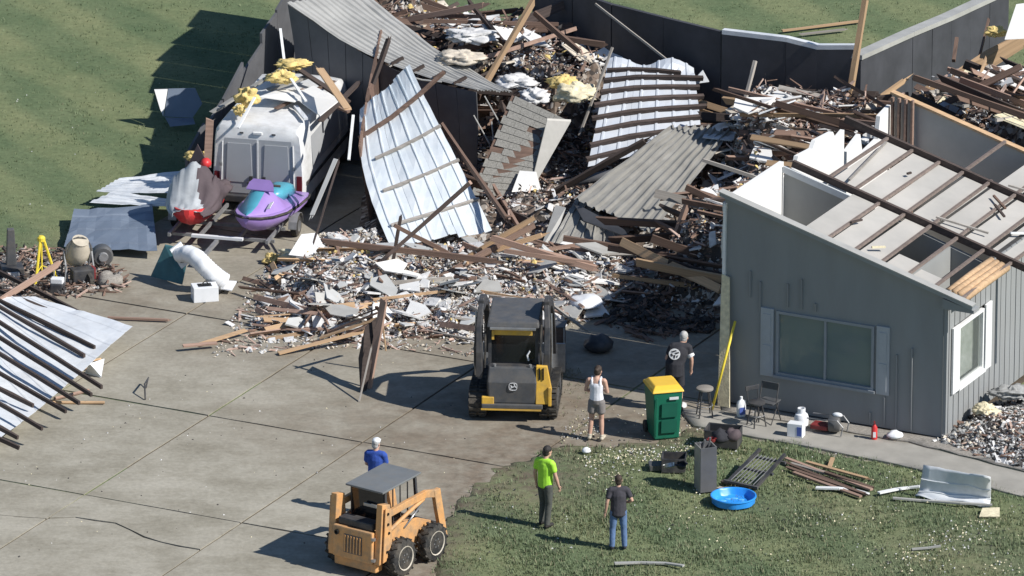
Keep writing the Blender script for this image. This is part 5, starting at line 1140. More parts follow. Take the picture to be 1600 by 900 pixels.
# propane cylinder, white box, gear by the wall
t = thing('gas_cylinder', 'white gas cylinder standing behind the white box', 'gas cylinder', P(1252, 668, .05)); b = MB(); b.lathe([(.11, 0), (.11, .03), (.15, .07), (.155, .24), (.13, .31), (.06, .345), (.001, .35)], 20); b.build('body', 'white_plastic', t, smooth=True, auto=True)
b = MB(); b.lathe([(.085, .33), (.085, .44), (.07, .44), (.07, .33)], 14); b.build('collar', 'white_plastic', t); b = MB(); b.tube([(0, 0, .34), (0, 0, .42)], .02, 8); b.build('valve', 'steel', t)
t = thing('box', 'small white box with blue side beside the gas cylinder', 'box', P(1244, 681, .05), R(-20)); b = MB(); b.box((0, 0, .15), (.34, .22, .30)); b.build('body', 'white_plastic', t, bevel=.01); b = MB(); b.box((.10, -.113, .14), (.10, .005, .2)); b.build('label_sticker', 'blue_label', t)
t = thing('generator', 'grey framed generator lying beside the house wall', 'generator', P(1300, 676, .05), R(-25))
b = MB(); b.lathe([(.17, -.12), (.19, -.08), (.19, .08), (.17, .12)], 18, (.05, 0, .22), V3((1, .3, 0))); b.build('engine_drum', 'charcoal', t, smooth=True, auto=True)
b = MB(); b.tube([(-.5, -.2, .32), (.2, -.2, .36), (.32, -.18, .22), (.28, -.18, .02)], .016, 6); b.tube([(-.5, .15, .32), (.2, .15, .36), (.32, .15, .22), (.28, .15, .02)], .016, 6); b.build('handle_frame', 'steel_dull', t)
b = MB(); b.ell((.12, 0, .42), (.12, .07, .05)); b.build('tank', 'white_plastic', t, smooth=True); b = MB(); b.box((-.25, 0, .12), (.4, .3, .1)); b.build('base', 'dark_red', t, bevel=.02)
t = thing('fire_extinguisher', 'red fire extinguisher standing against the gable wall', 'extinguisher', P(1366, 686, .05)); b = MB(); b.lathe([(.06, 0), (.065, .02), (.065, .26), (.03, .32), (.02, .34)], 14); b.build('cylinder', 'red', t, smooth=True, auto=True); b = MB(); b.box((0, -.02, .37), (.03, .12, .05)); b.build('lever', 'dark_red', t); b = MB(); b.prism([(-.03, -.067, .06), (.03, -.067, .06), (.03, -.067, .18), (-.03, -.067, .18)], (0, -.003, 0)); b.build('label_sticker', 'print_white', t)
lump('bag', 'crumpled white bag on the mulch near the house corner', 'bag', 1398, 684, .03, .17, 'white_plastic', 4, .45)
lump('bag', 'white bag lying behind the bin near the stool', 'bag', 1064, 637, .0, .13, 'fluff', 5, .5)
lump('ball', 'white ball shaped scrap lying on the grass near the bin', 'scrap', 916, 707, .04, .10, 'white_plastic', 6, .6)
# boards leaning on the gable, yellow pole
q = [H(.02, -.30, .05), H(.30, -.30, .05), H(.16, -.06, 2.9), H(-.02, -.06, 2.95)]
b = MB(); b.prism(q, -VV * .03); tag(b.build('leaning_board', 'insul_pale', o=H(.1, -.3, .05)), 'tall pale foam board leaning on the torn corner of the gable', 'board')
b = MB(); b.tube([H(.02, -.62, .03), H(.32, -.12, 1.95)], .028, 8); tag(b.build('pole', 'yellow_paint', o=H(.1, -.6, 0), smooth=True), 'yellow pole leaning against the gable wall corner', 'pole')
# yellow tripod at the left
t = thing('tripod', 'yellow folded tripod standing among the junk at the left', 'tripod', P(66, 448)); 
for a in (0, 2.0, 4.3): b = MB(); b.tube([(.05 * math.cos(a), .05 * math.sin(a), 1.12), (.38 * math.cos(a), .38 * math.sin(a), 0)], .03, 6); b.build('leg', 'yellow_paint', t)
b = MB(); b.lathe([(.09, 1.08), (.09, 1.16), (.05, 1.2)], 12); b.build('head', 'yellow_paint', t); b = MB(); b.tube([(0, 0, 1.1), (0, 0, .35)], .02, 6); b.build('centre_post', 'yellow_paint', t)
for k in range(3): a = (0, 2.0, 4.3)[k]; b = MB(); b.tube([(.0, 0, .5), (.25 * math.cos(a), .25 * math.sin(a), .4)], .012, 5); b.build('brace', 'yellow_paint', t)
# cement mixer like drum
t = thing('cement_mixer', 'beige drum mixer with a dark engine standing beside the tripod', 'mixer', P(122, 440), R(20)); b = MB(); b.lathe([(.10, -.34), (.2, -.3), (.27, -.12), (.28, .05), (.18, .3), (.19, .33), (.15, .33)], 20, (0, .0, .72), V3((.1, -.45, .9))); b.build('drum', 'bucket_beige', t, smooth=True, auto=True)
for s in (-1, 1): b = MB(); b.tube([(s * .32, -.3, 0), (s * .32, 0, .78), (s * .3, .3, 0)], .022, 6); b.build('stand', 'steel_dull', t)
b = MB(); b.tube([(.3 * math.cos(a), -.1, .72 + .36 * math.sin(a)) for a in (math.pi * k / 10 for k in range(11))], .018, 6); b.build('yoke', 'charcoal', t)
b = MB(); b.box((0, -.32, .28), (.5, .3, .3)); b.build('engine', 'black_paint', t, bevel=.04); b = MB(); b.lathe([(.16, -.05), (.17, 0), (.16, .05)], 16, (.12, -.45, .17), V3((1, .2, 0))); b.build('wheel', 'rubber', t); b = MB(); b.box((.26, -.34, .3), (.06, .2, .26)); b.build('guard', 'dark_red', t, bevel=.01)
t = thing('hand_truck', 'dark upright machine part at the left edge behind the tripod', 'machine', P(18, 430), R(10)); b = MB(); b.box((0, 0, .55), (.26, .2, 1.1), top=(.6, .8)); b.build('column', 'charcoal', t, bevel=.02); b = MB(); b.box((0, -.15, .14), (.5, .5, .28)); b.build('base', 'black_paint', t, bevel=.03); b = MB(); b.box((.0, -.42, .12), (.26, .05, .18)); b.build('plate', 'trim_shade', t)
t = thing('plate_compactor', 'small machine with a white tank in front of the beige mixer', 'machine', P(90, 458), R(-10)); b = MB(); b.box((0, 0, .30), (.28, .2, .12)); b.build('tank', 'white_plastic', t, bevel=.02); b = MB(); b.box((0, 0, .12), (.34, .3, .24), top=(.8, .8)); b.build('engine', 'black_paint', t, bevel=.03)
for s in (-1, 1): b = MB(); b.tube([(s * .13, .1, .1), (s * .13, .35, .55)], .014, 6); b.build('handle_bar', 'steel_dull', t)
lump('concrete_lump', 'brown rough concrete lump on the driveway near the mixer', 'rubble', 172, 445, 0, .32, 'gravel', 9, .5)
t = thing('engine_block', 'dark round machine housing beside the brown lump', 'machine', P(160, 415), R(0)); b = MB(); b.lathe([(.2, -.15), (.24, -.1), (.24, .1), (.2, .15)], 18, (0, 0, .25), V3((.2, -1, 0))); b.build('housing', 'charcoal', t, smooth=True, auto=True); b = MB(); b.lathe([(.12, .15), (.1, .19), (.001, .19)], 14, (0, 0, .25), V3((.2, -1, 0))); b.build('hub', 'steel_dull', t)
# teal sheet, white flexible duct with flange, white box
q = [P(236, 432, .1), P(285, 445, .05), P(296, 392, .75), P(258, 384, .8)]; b = MB(); b.prism(q, (.0, .04, .02)); tag(b.build('teal_panel', 'teal_dark', o=V3((q[0].x, q[0].y, 0))), 'dark teal panel leaning behind the white duct', 'panel')
t = thing('flexible_duct', 'white ribbed flexible duct with a square flange on the driveway', 'duct', P(330, 448))
b = MB(); L0 = [(278, 398, .72), (292, 396, .80), (306, 402, .78), (318, 414, .66), (330, 426, .48), (342, 436, .30), (352, 442, .2)]; pts = [P(*c) for c in L0]; fine = []; rr = []
for i in range(len(pts) - 1):
    for k in range(6): fine.append(pts[i].lerp(pts[i + 1], k / 6)); rr.append(.20 + (.018 if (i * 6 + k) % 2 else 0) - .03 * math.exp(-i))
b.tube(fine, rr, 16); b.build('hose', 'white_plastic', t, world=True, smooth=True)
b = MB(); c = P(278, 402, .68); ax = (pts[1] - pts[0]).normalized(); u_ = V3((.45, -.1, .95)).normalized(); w_ = V3((.75, .35, -.4)).normalized(); n_ = u_.cross(w_).normalized()
sq = [P(266, 391, .86), P(283, 378, 1.02), P(300, 408, .56), P(284, 420, .42)]; b.prism(sq, (-.02, .05, 0)); fl_ = b.build('flange', 'white_plastic', t, world=True)
b = MB(); cq = centre(sq); nn = (sq[1] - sq[0]).cross(sq[3] - sq[0]).normalized(); nn = nn if nn.y < 0 else -nn; b.lathe([(.16, .0), (.165, .02), (.13, .025), (.001, .015)], 20, cq + nn * .005, nn); b.build('opening', 'charcoal', fl_, world=True)
t = thing('box', 'white open cabinet box lying under the flexible duct', 'box', P(320, 468), R(12)); b = MB(); b.box((0, 0, .17), (.56, .40, .34)); b.build('body', 'white_plastic', t, bevel=.012); b = MB(); b.box((.0, .0, .345), (.3, .2, .012)); b.build('opening', 'cab_black', t); b = MB(); b.tube([(-.08, 0, .35), (.02, .05, .42), (.1, -.02, .36)], .015, 5); b.build('cable', 'rubber', t)
b = MB(); b.prism([P(345, 452, .12), P(362, 455, .1), P(370, 441, .12), P(352, 440, .14)], (0, 0, .03)); tag(b.build('panel', 'white_plastic', o=P(356, 448)), 'white square panel at the foot of the flexible duct', 'panel')
# black steel box behind the loader, pale round slab
t = thing('tool_chest', 'dark box with a tan front behind the loader in the shadow', 'box', P(862, 552), R(-8)); b = MB(); b.box((0, 0, .33), (.56, .4, .66)); b.build('body', 'wood_brown', t, bevel=.01); b = MB(); b.bar((.30, -.22, 0), (.30, -.22, .68), .03, .03); b.build('corner_post', 'wood_grey', t); b = MB(); b.box((0, 0, .68), (.62, .46, .03)); b.build('top', 'charcoal', t, bevel=.006)
lump('seat_cushion', 'white rounded cushion lying on the rubble behind the loader', 'cushion', 915, 476, .22, .42, 'white_plastic', 3, .22)
lump('bag', 'black plastic bag in the house shadow beside the loader', 'bag', 935, 548, 0, .32, 'black_paint', 8, .6)
# upright splintered post with a dark flap, and its rubble
t = thing('broken_post', 'splintered brown post leaning upright on the driveway left of the loader', 'post', P(580, 610))
lumber(P(575, 606, .0) , P(600, 470, 1.85), .17, .06, 'wood_pink', 'plank', parent=t, broken=True)
q = [P(563, 612, .02), P(573, 610, .02), P(594, 492, 1.45), P(570, 512, 1.25), P(560, 560, .6)]; b = MB(); b.prism(q, (0, .03, 0)); b.build('dark_flap', 'wood_dark', t, world=True)
lumber(P(561, 628, .0), P(580, 545, .9), .03, .03, 'wood_grey', 'splinter', parent=t); lumber(P(603, 548, .5), P(597, 500, 1.2), .05, .03, 'wood_fresh', 'splinter', parent=t); lumber(P(607, 500, 1.0), P(588, 480, 1.7), .06, .05, 'wood_brown', 'splinter', parent=t)
for i, (a, za, c, zc, m) in enumerate((((592, 488), .75, (515, 518), .12, 'wood_pink'), ((588, 498), .6, (500, 528), .08, 'wood_fresh'), ((580, 505), .5, (525, 530), .06, 'wood_pink'), ((596, 480), .9, (530, 505), .3, 'wood_brown'), ((575, 516), .3, (435, 552), .05, 'wood_fresh'))):
    lumber(P(*a, za), P(*c, zc), .14, .035, m, label=('upper reddish', 'upper tan', 'lower reddish', 'topmost brown', 'longest low tan')[i] + ' plank fanning left from the broken post', group='planks fanning from the broken post')
# gutters and lumber on the front lawn
for i, (pts, lab) in enumerate((([(1275, 762), (1310, 763), (1335, 766), (1356, 772)], 'white bent gutter piece left of the crumpled sheet'), ([(1373, 770), (1402, 764), (1420, 762), (1437, 760)], 'white twisted gutter piece touching the crumpled sheet'), ([(960, 880), (1000, 879), (1040, 880), (1068, 884)], 'long pale bent trim strip on the grass at the bottom'), ([(1395, 778), (1440, 782), (1500, 786), (1550, 789)], 'pale trim strip under the crumpled sheet'), ([(1425, 858), (1450, 856), (1470, 853)], 'short pale strip on the grass at lower right'))):
    b = MB(); pp = [P(x, y, .09 + .03 * math.sin(k * 2 + i)) for k, (x, y) in enumerate(pts)]
    for a, c in zip(pp, pp[1:]): b.bar(a, c, .11 - .015 * i, .035)
    tag(b.build('trim_strip', 'trim_white' if i < 2 else 'metal_grey_light', o=V3((pp[0].x, pp[0].y, .05))), lab, 'trim strip')
b = MB(); b.prism([P(1530, 808, .06), P(1562, 808, .06), P(1562, 794, .08), P(1535, 795, .08)], (0, 0, .02)); tag(b.build('plywood_scrap', 'insul_pale', o=P(1545, 800)), 'tan plywood scrap on the grass below the crumpled sheet', 'scrap')
for i, (a, c, m) in enumerate((((1225, 722), (1340, 768), 'wood_brown'), ((1232, 731), (1352, 772), 'wood_brown'), ((1240, 738), (1345, 776), 'wood_pink'), ((1228, 716), (1362, 765), 'wood_pink'), ((1262, 722), (1356, 748), 'wood_fresh'), ((1290, 738), (1362, 762), 'wood_brown'), ((1236, 724), (1300, 742), 'wood_grey'), ((1296, 730), (1301, 716), 'wood_fresh'))):
    lumber(P(*a, .08 + .02 * (i % 3)), P(*c, .09 + .02 * (i % 2)), .085, .04, m, label=('lowest', 'second lowest', 'reddish lower', 'long upper reddish', 'tan upper', 'short brown right', 'short grey', 'tiny tan upright')[i] + ' board of the lumber pile on the front grass', group='lumber pile on the front grass')
lumber(P(1222, 48, .05), P(1350, 32, .05), .09, .04, 'wood_fresh', label='long tan board lying on the back lawn beyond the wall', cat='board'); lumber(P(1250, 54, .05), P(1320, 46, .05), .08, .04, 'wood_grey', label='short grey board lying on the back lawn beyond the wall', cat='board')
b = MB(); b.tube([P(228, 606, .02), P(232, 590, .18), P(226, 600, .25), P(227, 624, .02)], .018, 6); tag(b.build('hose_scrap', 'black_paint', o=P(228, 612)), 'black bent hose scrap standing on the driveway', 'scrap')

# ------------------------------------------------------------------ rubble: heaps, boards, sheets, fragments
def gpoly(pts): return [(p.x, p.y) for p in (P(*q) for q in pts)]
BARN = [(p.x, p.y) for p in (P(545, 372), P(700, 388), P(870, 398), P(1060, 410), H(-.5, 3.4), H(-.5, 14.4), H(-6, 14.6), H(-12.5, 14.2), P(560, 180), P(560, 280))]
FRONT = gpoly([(395, 512), (432, 420), (470, 392), (560, 382), (900, 398), (1030, 412), (975, 465), (925, 500), (770, 535), (640, 528), (520, 532)])
REAR = [(p.x, p.y) for p in (H(.25, 8.75), H(6.5, 8.75), H(6.8, 14.3), H(.25, 14.3))]
SIDE = gpoly([(1462, 690), (1500, 664), (1600, 608), (1720, 560), (1760, 740), (1600, 736), (1520, 710)])
JUNK = gpoly([(-60, 400), (80, 392), (190, 420), (200, 455), (60, 470), (-60, 470)])
RIGHTB = [(p.x, p.y) for p in (H(-4.6, 5.2), H(-.45, 4.4), H(-.45, 14.3), H(-5.6, 14.5))]
LEFTB = [(-4.6, 11.8), (-1.5, 9.8), (.9, 7.6), (2.6, 8.6), (3.6, 10.6), (.6, 13.0), (-1.5, 15.5), (-4.2, 16)]
BACKB = [(p.x, p.y) for p in (H(-6.4, 11.2), H(-.4, 10.2), H(-.4, 14.5), H(-6.6, 14.75))]
REAR2 = [(p.x, p.y) for p in (H(-1.3, 9.3), H(1.8, 8.85), H(3.2, 14.3), H(-.9, 14.6))]
HEAPS = [(BARN, .7, 1.6, .35), (FRONT, .38, .9, .28), (REAR, 3.4, .9, .7), (SIDE, .15, .6, .14), (JUNK, .10, .5, .12), (RIGHTB, 1.7, 1.1, .5), (LEFTB, 2.1, 1.0, .6), (BACKB, 2.1, .8, .5), (REAR2, 3.1, .9, .7)]
def seg_dist(X, Y, poly):
    d = np.full(X.shape, 1e9); ins = np.zeros(X.shape, bool); j = len(poly) - 1
    for i in range(len(poly)):
        ax, ay = poly[i]; bx, by = poly[j]; dx, dy = bx - ax, by - ay; t = np.clip(((X - ax) * dx + (Y - ay) * dy) / (dx * dx + dy * dy + 1e-9), 0, 1)
        d = np.minimum(d, np.hypot(X - ax - t * dx, Y - ay - t * dy)); c = ((ay > Y) != (by > Y)) & (X < (bx - ax) * (Y - ay) / (by - ay + 1e-12) + ax); ins ^= c; j = i
    return np.where(ins, d, -d)
def nz(x, y, s): return noise.noise((x * s, y * s, 12.3))
GX0, GY0, GS = -16.0, -15.0, .1; GXN, GYN = 340, 400
GX_, GY_ = np.meshgrid(GX0 + GS * np.arange(GXN), GY0 + GS * np.arange(GYN)); HG = np.zeros((GYN, GXN)); DG = []
NZ = np.zeros((GYN, GXN, 3))
_any = np.zeros((GYN, GXN), bool)
for poly, h, soft, na in HEAPS: d = seg_dist(GX_, GY_, poly); DG.append(d); _any |= d > -.3
for j, i in zip(*np.nonzero(_any)):
    x, y = GX_[j, i], GY_[j, i]; NZ[j, i] = (nz(x, y, .55), nz(x, y, 1.9), nz(x, y, 5))
for (poly, h, soft, na), d in zip(HEAPS, DG):
    t = np.clip(d / soft, 0, 1); t = t * t * (3 - 2 * t); HG = np.maximum(HG, t * (h + na * NZ[..., 0] + na * .6 * NZ[..., 1] + na * .35 * NZ[..., 2]))
SHM = np.zeros((GYN, GXN))
for c in (S1, S2, S3, F3, S4):                           # rubble stays below the roof sections lying on it
    cx = sum(p.x for p in c) / 4; cy = sum(p.y for p in c) / 4; nn = (c[2] - c[0]).cross(c[3] - c[1]); poly = [(p.x + (p.x - cx) * .12, p.y + (p.y - cy) * .12 - .15) for p in c]
    ins = seg_dist(GX_, GY_, poly) > -.1; pl = c[0].z - (nn.x * (GX_ - c[0].x) + nn.y * (GY_ - c[0].y)) / nn.z; HG = np.where(ins, np.minimum(HG, np.maximum(pl - .30, .02)), HG); SHM = np.maximum(SHM, ins)
def covered(x, y): return SHM[min(GYN - 1, max(0, int((y - GY0) / GS))), min(GXN - 1, max(0, int((x - GX0) / GS)))] > 0
def heap_v(X, Y):
    fx = np.clip((np.asarray(X) - GX0) / GS, 0, GXN - 2); fy = np.clip((np.asarray(Y) - GY0) / GS, 0, GYN - 2); i = fx.astype(int); j = fy.astype(int); u = fx - i; v = fy - j
    return (HG[j, i] * (1 - u) + HG[j, i + 1] * u) * (1 - v) + (HG[j + 1, i] * (1 - u) + HG[j + 1, i + 1] * u) * v
def heap_z(x, y): return float(heap_v(x, y))
def heap_mesh(k, name, m, label, step=1, taken=[]):
    d = DG[k]; ok = d > -.25
    for q in taken: ok &= ~(DG[q] > .35)
    idx = -np.ones(d.shape, int); jj, ii = np.nonzero(ok); idx[jj, ii] = np.arange(len(jj))
    vs = [(GX_[j, i], GY_[j, i], (HG[j, i] - .03) if d[j, i] > 0 else -.06) for j, i in zip(jj, ii)]
    a, b_, c, e = idx[:-1, :-1], idx[:-1, 1:], idx[1:, 1:], idx[1:, :-1]; g = (a >= 0) & (b_ >= 0) & (c >= 0) & (e >= 0)
    b = MB(); b.add(vs, np.stack([a[g], b_[g], c[g], e[g]], 1).tolist()); poly = HEAPS[k][0]
    o = b.build(name, m, o=V3((sum(p[0] for p in poly) / len(poly), sum(p[1] for p in poly) / len(poly), 0)), fixn=False); return tag(o, label, 'rubble', kind='stuff')
def rub_mat(name, cols, sc_):
    m = bpy.data.materials.new(name); m.use_nodes = True; n = m.node_tree; b = n.nodes['Principled BSDF']; b.inputs['Roughness'].default_value = .95
    g = n.nodes.new('ShaderNodeTexCoord'); v = n.nodes.new('ShaderNodeTexVoronoi'); v.inputs['Scale'].default_value = sc_; n.links.new(g.outputs['Object'], v.inputs['Vector'])
    r = n.nodes.new('ShaderNodeValToRGB'); r.color_ramp.interpolation = 'CONSTANT'; s = n.nodes.new('ShaderNodeSeparateColor'); n.links.new(v.outputs['Color'], s.inputs[0]); n.links.new(s.outputs[0], r.inputs[0])
    while len(r.color_ramp.elements) < len(cols): r.color_ramp.elements.new(.5)
    for i, (p, c) in enumerate(cols): r.color_ramp.elements[i].position = p; r.color_ramp.elements[i].color = (*c, 1)
    n.links.new(r.outputs[0], b.inputs['Base Color']); bp = n.nodes.new('ShaderNodeBump'); bp.inputs['Strength'].default_value = .8; bp.inputs['Distance'].default_value = .05; n.links.new(s.outputs[1], bp.inputs['Height']); n.links.new(bp.outputs[0], b.inputs['Normal']); MATS[name] = m
rub_mat('heap_dark', [(0, (.07, .058, .05)), (.28, (.14, .105, .08)), (.52, (.22, .17, .135)), (.74, (.33, .29, .25)), (.88, (.55, .52, .48))], 9)
rub_mat('heap_pale', [(0, (.12, .095, .075)), (.2, (.27, .21, .165)), (.45, (.38, .33, .27)), (.7, (.5, .47, .42)), (.88, (.66, .64, .6))], 12)
heap_mesh(0, 'rubble_heap', 'heap_dark', 'dark heap of crushed debris filling the barn', taken=[5, 6])
heap_mesh(1, 'rubble_heap', 'heap_pale', 'pale heap of broken drywall spilling in front of the barn', taken=[0])
heap_mesh(2, 'rubble_heap', 'heap_dark', 'heap of debris inside the wrecked rear of the house')
heap_mesh(3, 'rubble_heap', 'heap_pale', 'grey white heap of shredded insulation beside the side wall')
heap_mesh(4, 'rubble_heap', 'heap_dark', 'low heap of dark scrap at the left edge')
heap_mesh(5, 'rubble_heap', 'heap_dark', 'dark heap of debris between the white sheet and the house')
heap_mesh(7, 'rubble_heap', 'heap_dark', 'dark heap of debris piled against the dark rear wall', taken=[5])
heap_mesh(8, 'rubble_heap', 'heap_dark', 'dark heap of debris below the grey flashing', taken=[2])
heap_mesh(6, 'rubble_heap', 'heap_dark', 'dark heap of debris behind the grey roof strip')
def rand_in(poly):
    xs = [p[0] for p in poly]; ys = [p[1] for p in poly]
    while True:
        x, y = random.uniform(min(xs), max(xs)), random.uniform(min(ys), max(ys))
        if inside(x, y, poly): return x, y
def sample(poly, n):
    p = np.array(poly); lo, hi = p.min(0), p.max(0); out = np.zeros((0, 2))
    while len(out) < n:
        q = lo + rng.random((n * 2, 2)) * (hi - lo); d = seg_dist(q[:, 0], q[:, 1], poly); out = np.vstack([out, q[d > 0]])
    return out[:n]
def clump(X, Y, s, k): 
    return np.array([noise.noise((x * s, y * s, k)) for x, y in zip(X, Y)])
OCT = np.array([(1, 0, 0), (0, 1, 0), (-1, 0, 0), (0, -1, 0), (0, 0, 1), (0, 0, -1)], float) * .5; OF = np.array([(0, 1, 4), (1, 2, 4), (2, 3, 4), (3, 0, 4), (1, 0, 5), (2, 1, 5), (3, 2, 5), (0, 3, 5)])
BOX = np.array([(-1, -1, -1), (1, -1, -1), (1, 1, -1), (-1, 1, -1), (-1, -1, 1), (1, -1, 1), (1, 1, 1), (-1, 1, 1)], float) * .5; BF = np.array([(0, 2, 1), (0, 3, 2), (4, 5, 6), (4, 6, 7), (0, 1, 5), (0, 5, 4), (1, 2, 6), (1, 6, 5), (2, 3, 7), (2, 7, 6), (3, 0, 4), (3, 4, 7)])
def chips(name, label, m, spec, size, shape=OCT, faces=OF, aspect=(.45, 1.0), flat=(.2, .8), tip=.5, seed=0):
    '''thousands of broken bits: spec = [(polygon, count, extra height)]'''
    VS = []; FS = []; off = 0
    for poly, cnt, ex in spec:
        q = sample(poly, cnt); keep = rng.random(cnt) < .45 + 1.2 * (clump(q[:, 0], q[:, 1], .9, seed) + .2); q = q[keep]; n = len(q)
        if not n: continue
        s = size[0] * (size[1] / size[0]) ** rng.random(n); d = np.stack([s, s * rng.uniform(*aspect, n), s * rng.uniform(*flat, n)], 1); cov = SHM[np.clip(((q[:, 1] - GY0) / GS).astype(int), 0, GYN - 1), np.clip(((q[:, 0] - GX0) / GS).astype(int), 0, GXN - 1)]; z = heap_v(q[:, 0], q[:, 1]) + rng.random(n) ** 2 * ex * (1 - .9 * cov) + d[:, 2] * .3
        a = rng.random(n) * 6.283; bx = rng.normal(0, tip, n); by = rng.normal(0, tip, n)
        ca, sa, cx, sx, cy, sy = np.cos(a), np.sin(a), np.cos(bx), np.sin(bx), np.cos(by), np.sin(by)
        v = shape[None] * (1 + .7 * (rng.random((n, len(shape), 3)) - .5)) * d[:, None, :]
        x, y, zz = v[..., 0], v[..., 1], v[..., 2]
        y, zz = y * cx[:, None] - zz * sx[:, None], y * sx[:, None] + zz * cx[:, None]; x, zz = x * cy[:, None] + zz * sy[:, None], -x * sy[:, None] + zz * cy[:, None]; x, y = x * ca[:, None] - y * sa[:, None], x * sa[:, None] + y * ca[:, None]
        v = np.stack([x + q[:, 0:1], y + q[:, 1:2], zz + z[:, None]], 2).reshape(-1, 3); VS.append(v); k = len(shape); FS.append((faces[None] + (off + np.arange(n) * k)[:, None, None]).reshape(-1, 3)); off += n * k
    me = bpy.data.meshes.new(name); me.from_pydata(np.vstack(VS).tolist(), [], np.vstack(FS).tolist()); me.materials.append(MATS[m]); return tag(link(name, me), label, 'rubble', kind='stuff')
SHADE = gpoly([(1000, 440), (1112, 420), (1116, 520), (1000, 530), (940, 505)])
WIDE = gpoly([(330, 560), (400, 430), (470, 380), (600, 390), (1060, 415), (985, 480), (760, 560), (600, 545), (480, 545)])
MIDB = [(p.x, p.y) for p in (P(600, 372), P(1060, 405), H(-.6, 4), H(-.6, 14), H(-12, 14), P(600, 250))]
K_ = dict(shape=BOX, faces=BF)
chips('drywall_rubble', 'white drywall crumbs strewn over the rubble', 'fluff', [(FRONT, 5400, .10), (WIDE, 2200, .02), (MIDB, 2400, .2), (RIGHTB, 2600, .3), (LEFTB, 2200, .3), (SIDE, 3600, .05), (REAR, 1500, .3)], (.025, .13), seed=3)
chips('drywall_shards', 'white flat drywall shards strewn over the rubble', 'fluff', [(FRONT, 1700, .12), (WIDE, 500, .02), (MIDB, 350, .25), (RIGHTB, 500, .4), (LEFTB, 350, .5), (SIDE, 450, .06), (REAR, 250, .3)], (.08, .30), aspect=(.2, .8), flat=(.05, .12), seed=9, **K_)
chips('foam_rubble', 'cream foam crumbs strewn over the rubble', 'fluff_cream', [(FRONT, 5600, .10), (WIDE, 1700, .02), (MIDB, 1400, .25), (RIGHTB, 900, .3), (SIDE, 1400, .08), (REAR, 500, .3), (LEFTB, 700, .3)], (.025, .12), seed=15)
chips('wood_splinters', 'brown wood splinters scattered across the rubble', 'chip_pink', [(FRONT, 2300, .10), (WIDE, 1000, .03), (MIDB, 1500, .3), (RIGHTB, 1000, .4), (LEFTB, 700, .5), (SIDE, 700, .05), (REAR, 900, .4), (JUNK, 250, .1)], (.06, .38), aspect=(.05, .18), flat=(.04, .12), tip=.25, seed=21, **K_)
chips('dark_splinters', 'dark wood splinters scattered across the rubble', 'wood_brown', [(FRONT, 600, .12), (WIDE, 400, .03), (MIDB, 1500, .35), (RIGHTB, 1200, .5), (LEFTB, 900, .5), (SIDE, 500, .05), (REAR, 900, .5), (JUNK, 300, .15)], (.08, .55), aspect=(.04, .14), flat=(.04, .1), tip=.25, seed=27, **K_)
chips('yellow_rubble', 'yellow insulation shreds scattered through the rubble', 'insul_yellow', [(FRONT, 420, .12), (MIDB, 260, .25), (LEFTB, 260, .4), (REAR, 160, .3), (RIGHTB, 160, .3)], (.04, .2), aspect=(.3, .9), seed=45)
chips('grey_rubble', 'grey broken scraps mixed through the rubble', 'chip_grey', [(FRONT, 2600, .1), (WIDE, 700, .02), (MIDB, 1200, .3), (RIGHTB, 800, .3), (SIDE, 5200, .05), (JUNK, 600, .12), (REAR, 500, .3)], (.03, .16), aspect=(.3, 1), seed=33)
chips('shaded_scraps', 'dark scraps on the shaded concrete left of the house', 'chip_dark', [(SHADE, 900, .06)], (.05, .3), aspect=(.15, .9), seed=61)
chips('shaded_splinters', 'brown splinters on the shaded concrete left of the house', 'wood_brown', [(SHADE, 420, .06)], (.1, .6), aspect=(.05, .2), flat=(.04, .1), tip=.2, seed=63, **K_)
chips('dark_rubble', 'dark torn scraps mixed through the rubble', 'chip_dark', [(FRONT, 900, .1), (MIDB, 1800, .4), (RIGHTB, 1200, .4), (LEFTB, 900, .5), (JUNK, 700, .15), (SIDE, 2400, .06), (REAR, 700, .3)], (.03, .18), aspect=(.2, 1), seed=39)
LAWN_UP = gpoly([(880, 705), (1010, 695), (1100, 676), (1280, 703), (1480, 752), (1600, 780), (1600, 900), (1350, 900), (1100, 860), (900, 760)])
LAWN_NEAR = gpoly([(1010, 700), (1160, 685), (1180, 720), (1050, 725), (920, 760), (900, 715)]); LAWN_R = gpoly([(1330, 770), (1600, 830), (1600, 900), (1420, 900)])
DRIVE = gpoly([(0, 720), (300, 560), (700, 560), (740, 740), (500, 860), (0, 880)]); DIRT = gpoly([(870, 690), (900, 640), (1090, 640), (1170, 680), (1100, 672), (1000, 690)])
LAWN_L = gpoly([(700, 800), (860, 720), (900, 860), (700, 895)]); BACK = gpoly([(0, 30), (300, 30), (200, 260), (40, 360), (0, 360)])
def flecks(name, label, m, spec, size):
    vs = []; fs = []; F = [(0, 1, 2), (0, 2, 3), (0, 3, 1)]
    for poly, cnt, z in spec:
        for _ in range(cnt):
            x, y = rand_in(poly)
            if noise.noise((x * .7, y * .7, 31)) < .05 and random.random() < .85: continue
            s = random.uniform(*size); a = random.uniform(0, 6.28); i = len(vs); vs.append((x, y, z + s * random.uniform(.25, .6)))
            for k in range(3): vs.append((x + s * math.cos(a + 2.1 * k) * random.uniform(.5, 1), y + s * math.sin(a + 2.1 * k) * random.uniform(.5, 1), z - .01))
            fs += [tuple(i + q for q in f) for f in F]
    me = bpy.data.meshes.new(name); me.from_pydata(vs, [], fs); me.materials.append(MATS[m]); return tag(link(name, me), label, 'debris', kind='stuff')
flecks('insulation_flecks', 'small white insulation flecks scattered over yard and driveway', 'fluff', [(LAWN_UP, 220, .05), (LAWN_NEAR, 240, .05), (LAWN_R, 140, .05), (LAWN_L, 40, .05), (DRIVE, 110, .003), (DIRT, 200, .02), (BACK, 30, .02)], (.012, .042))
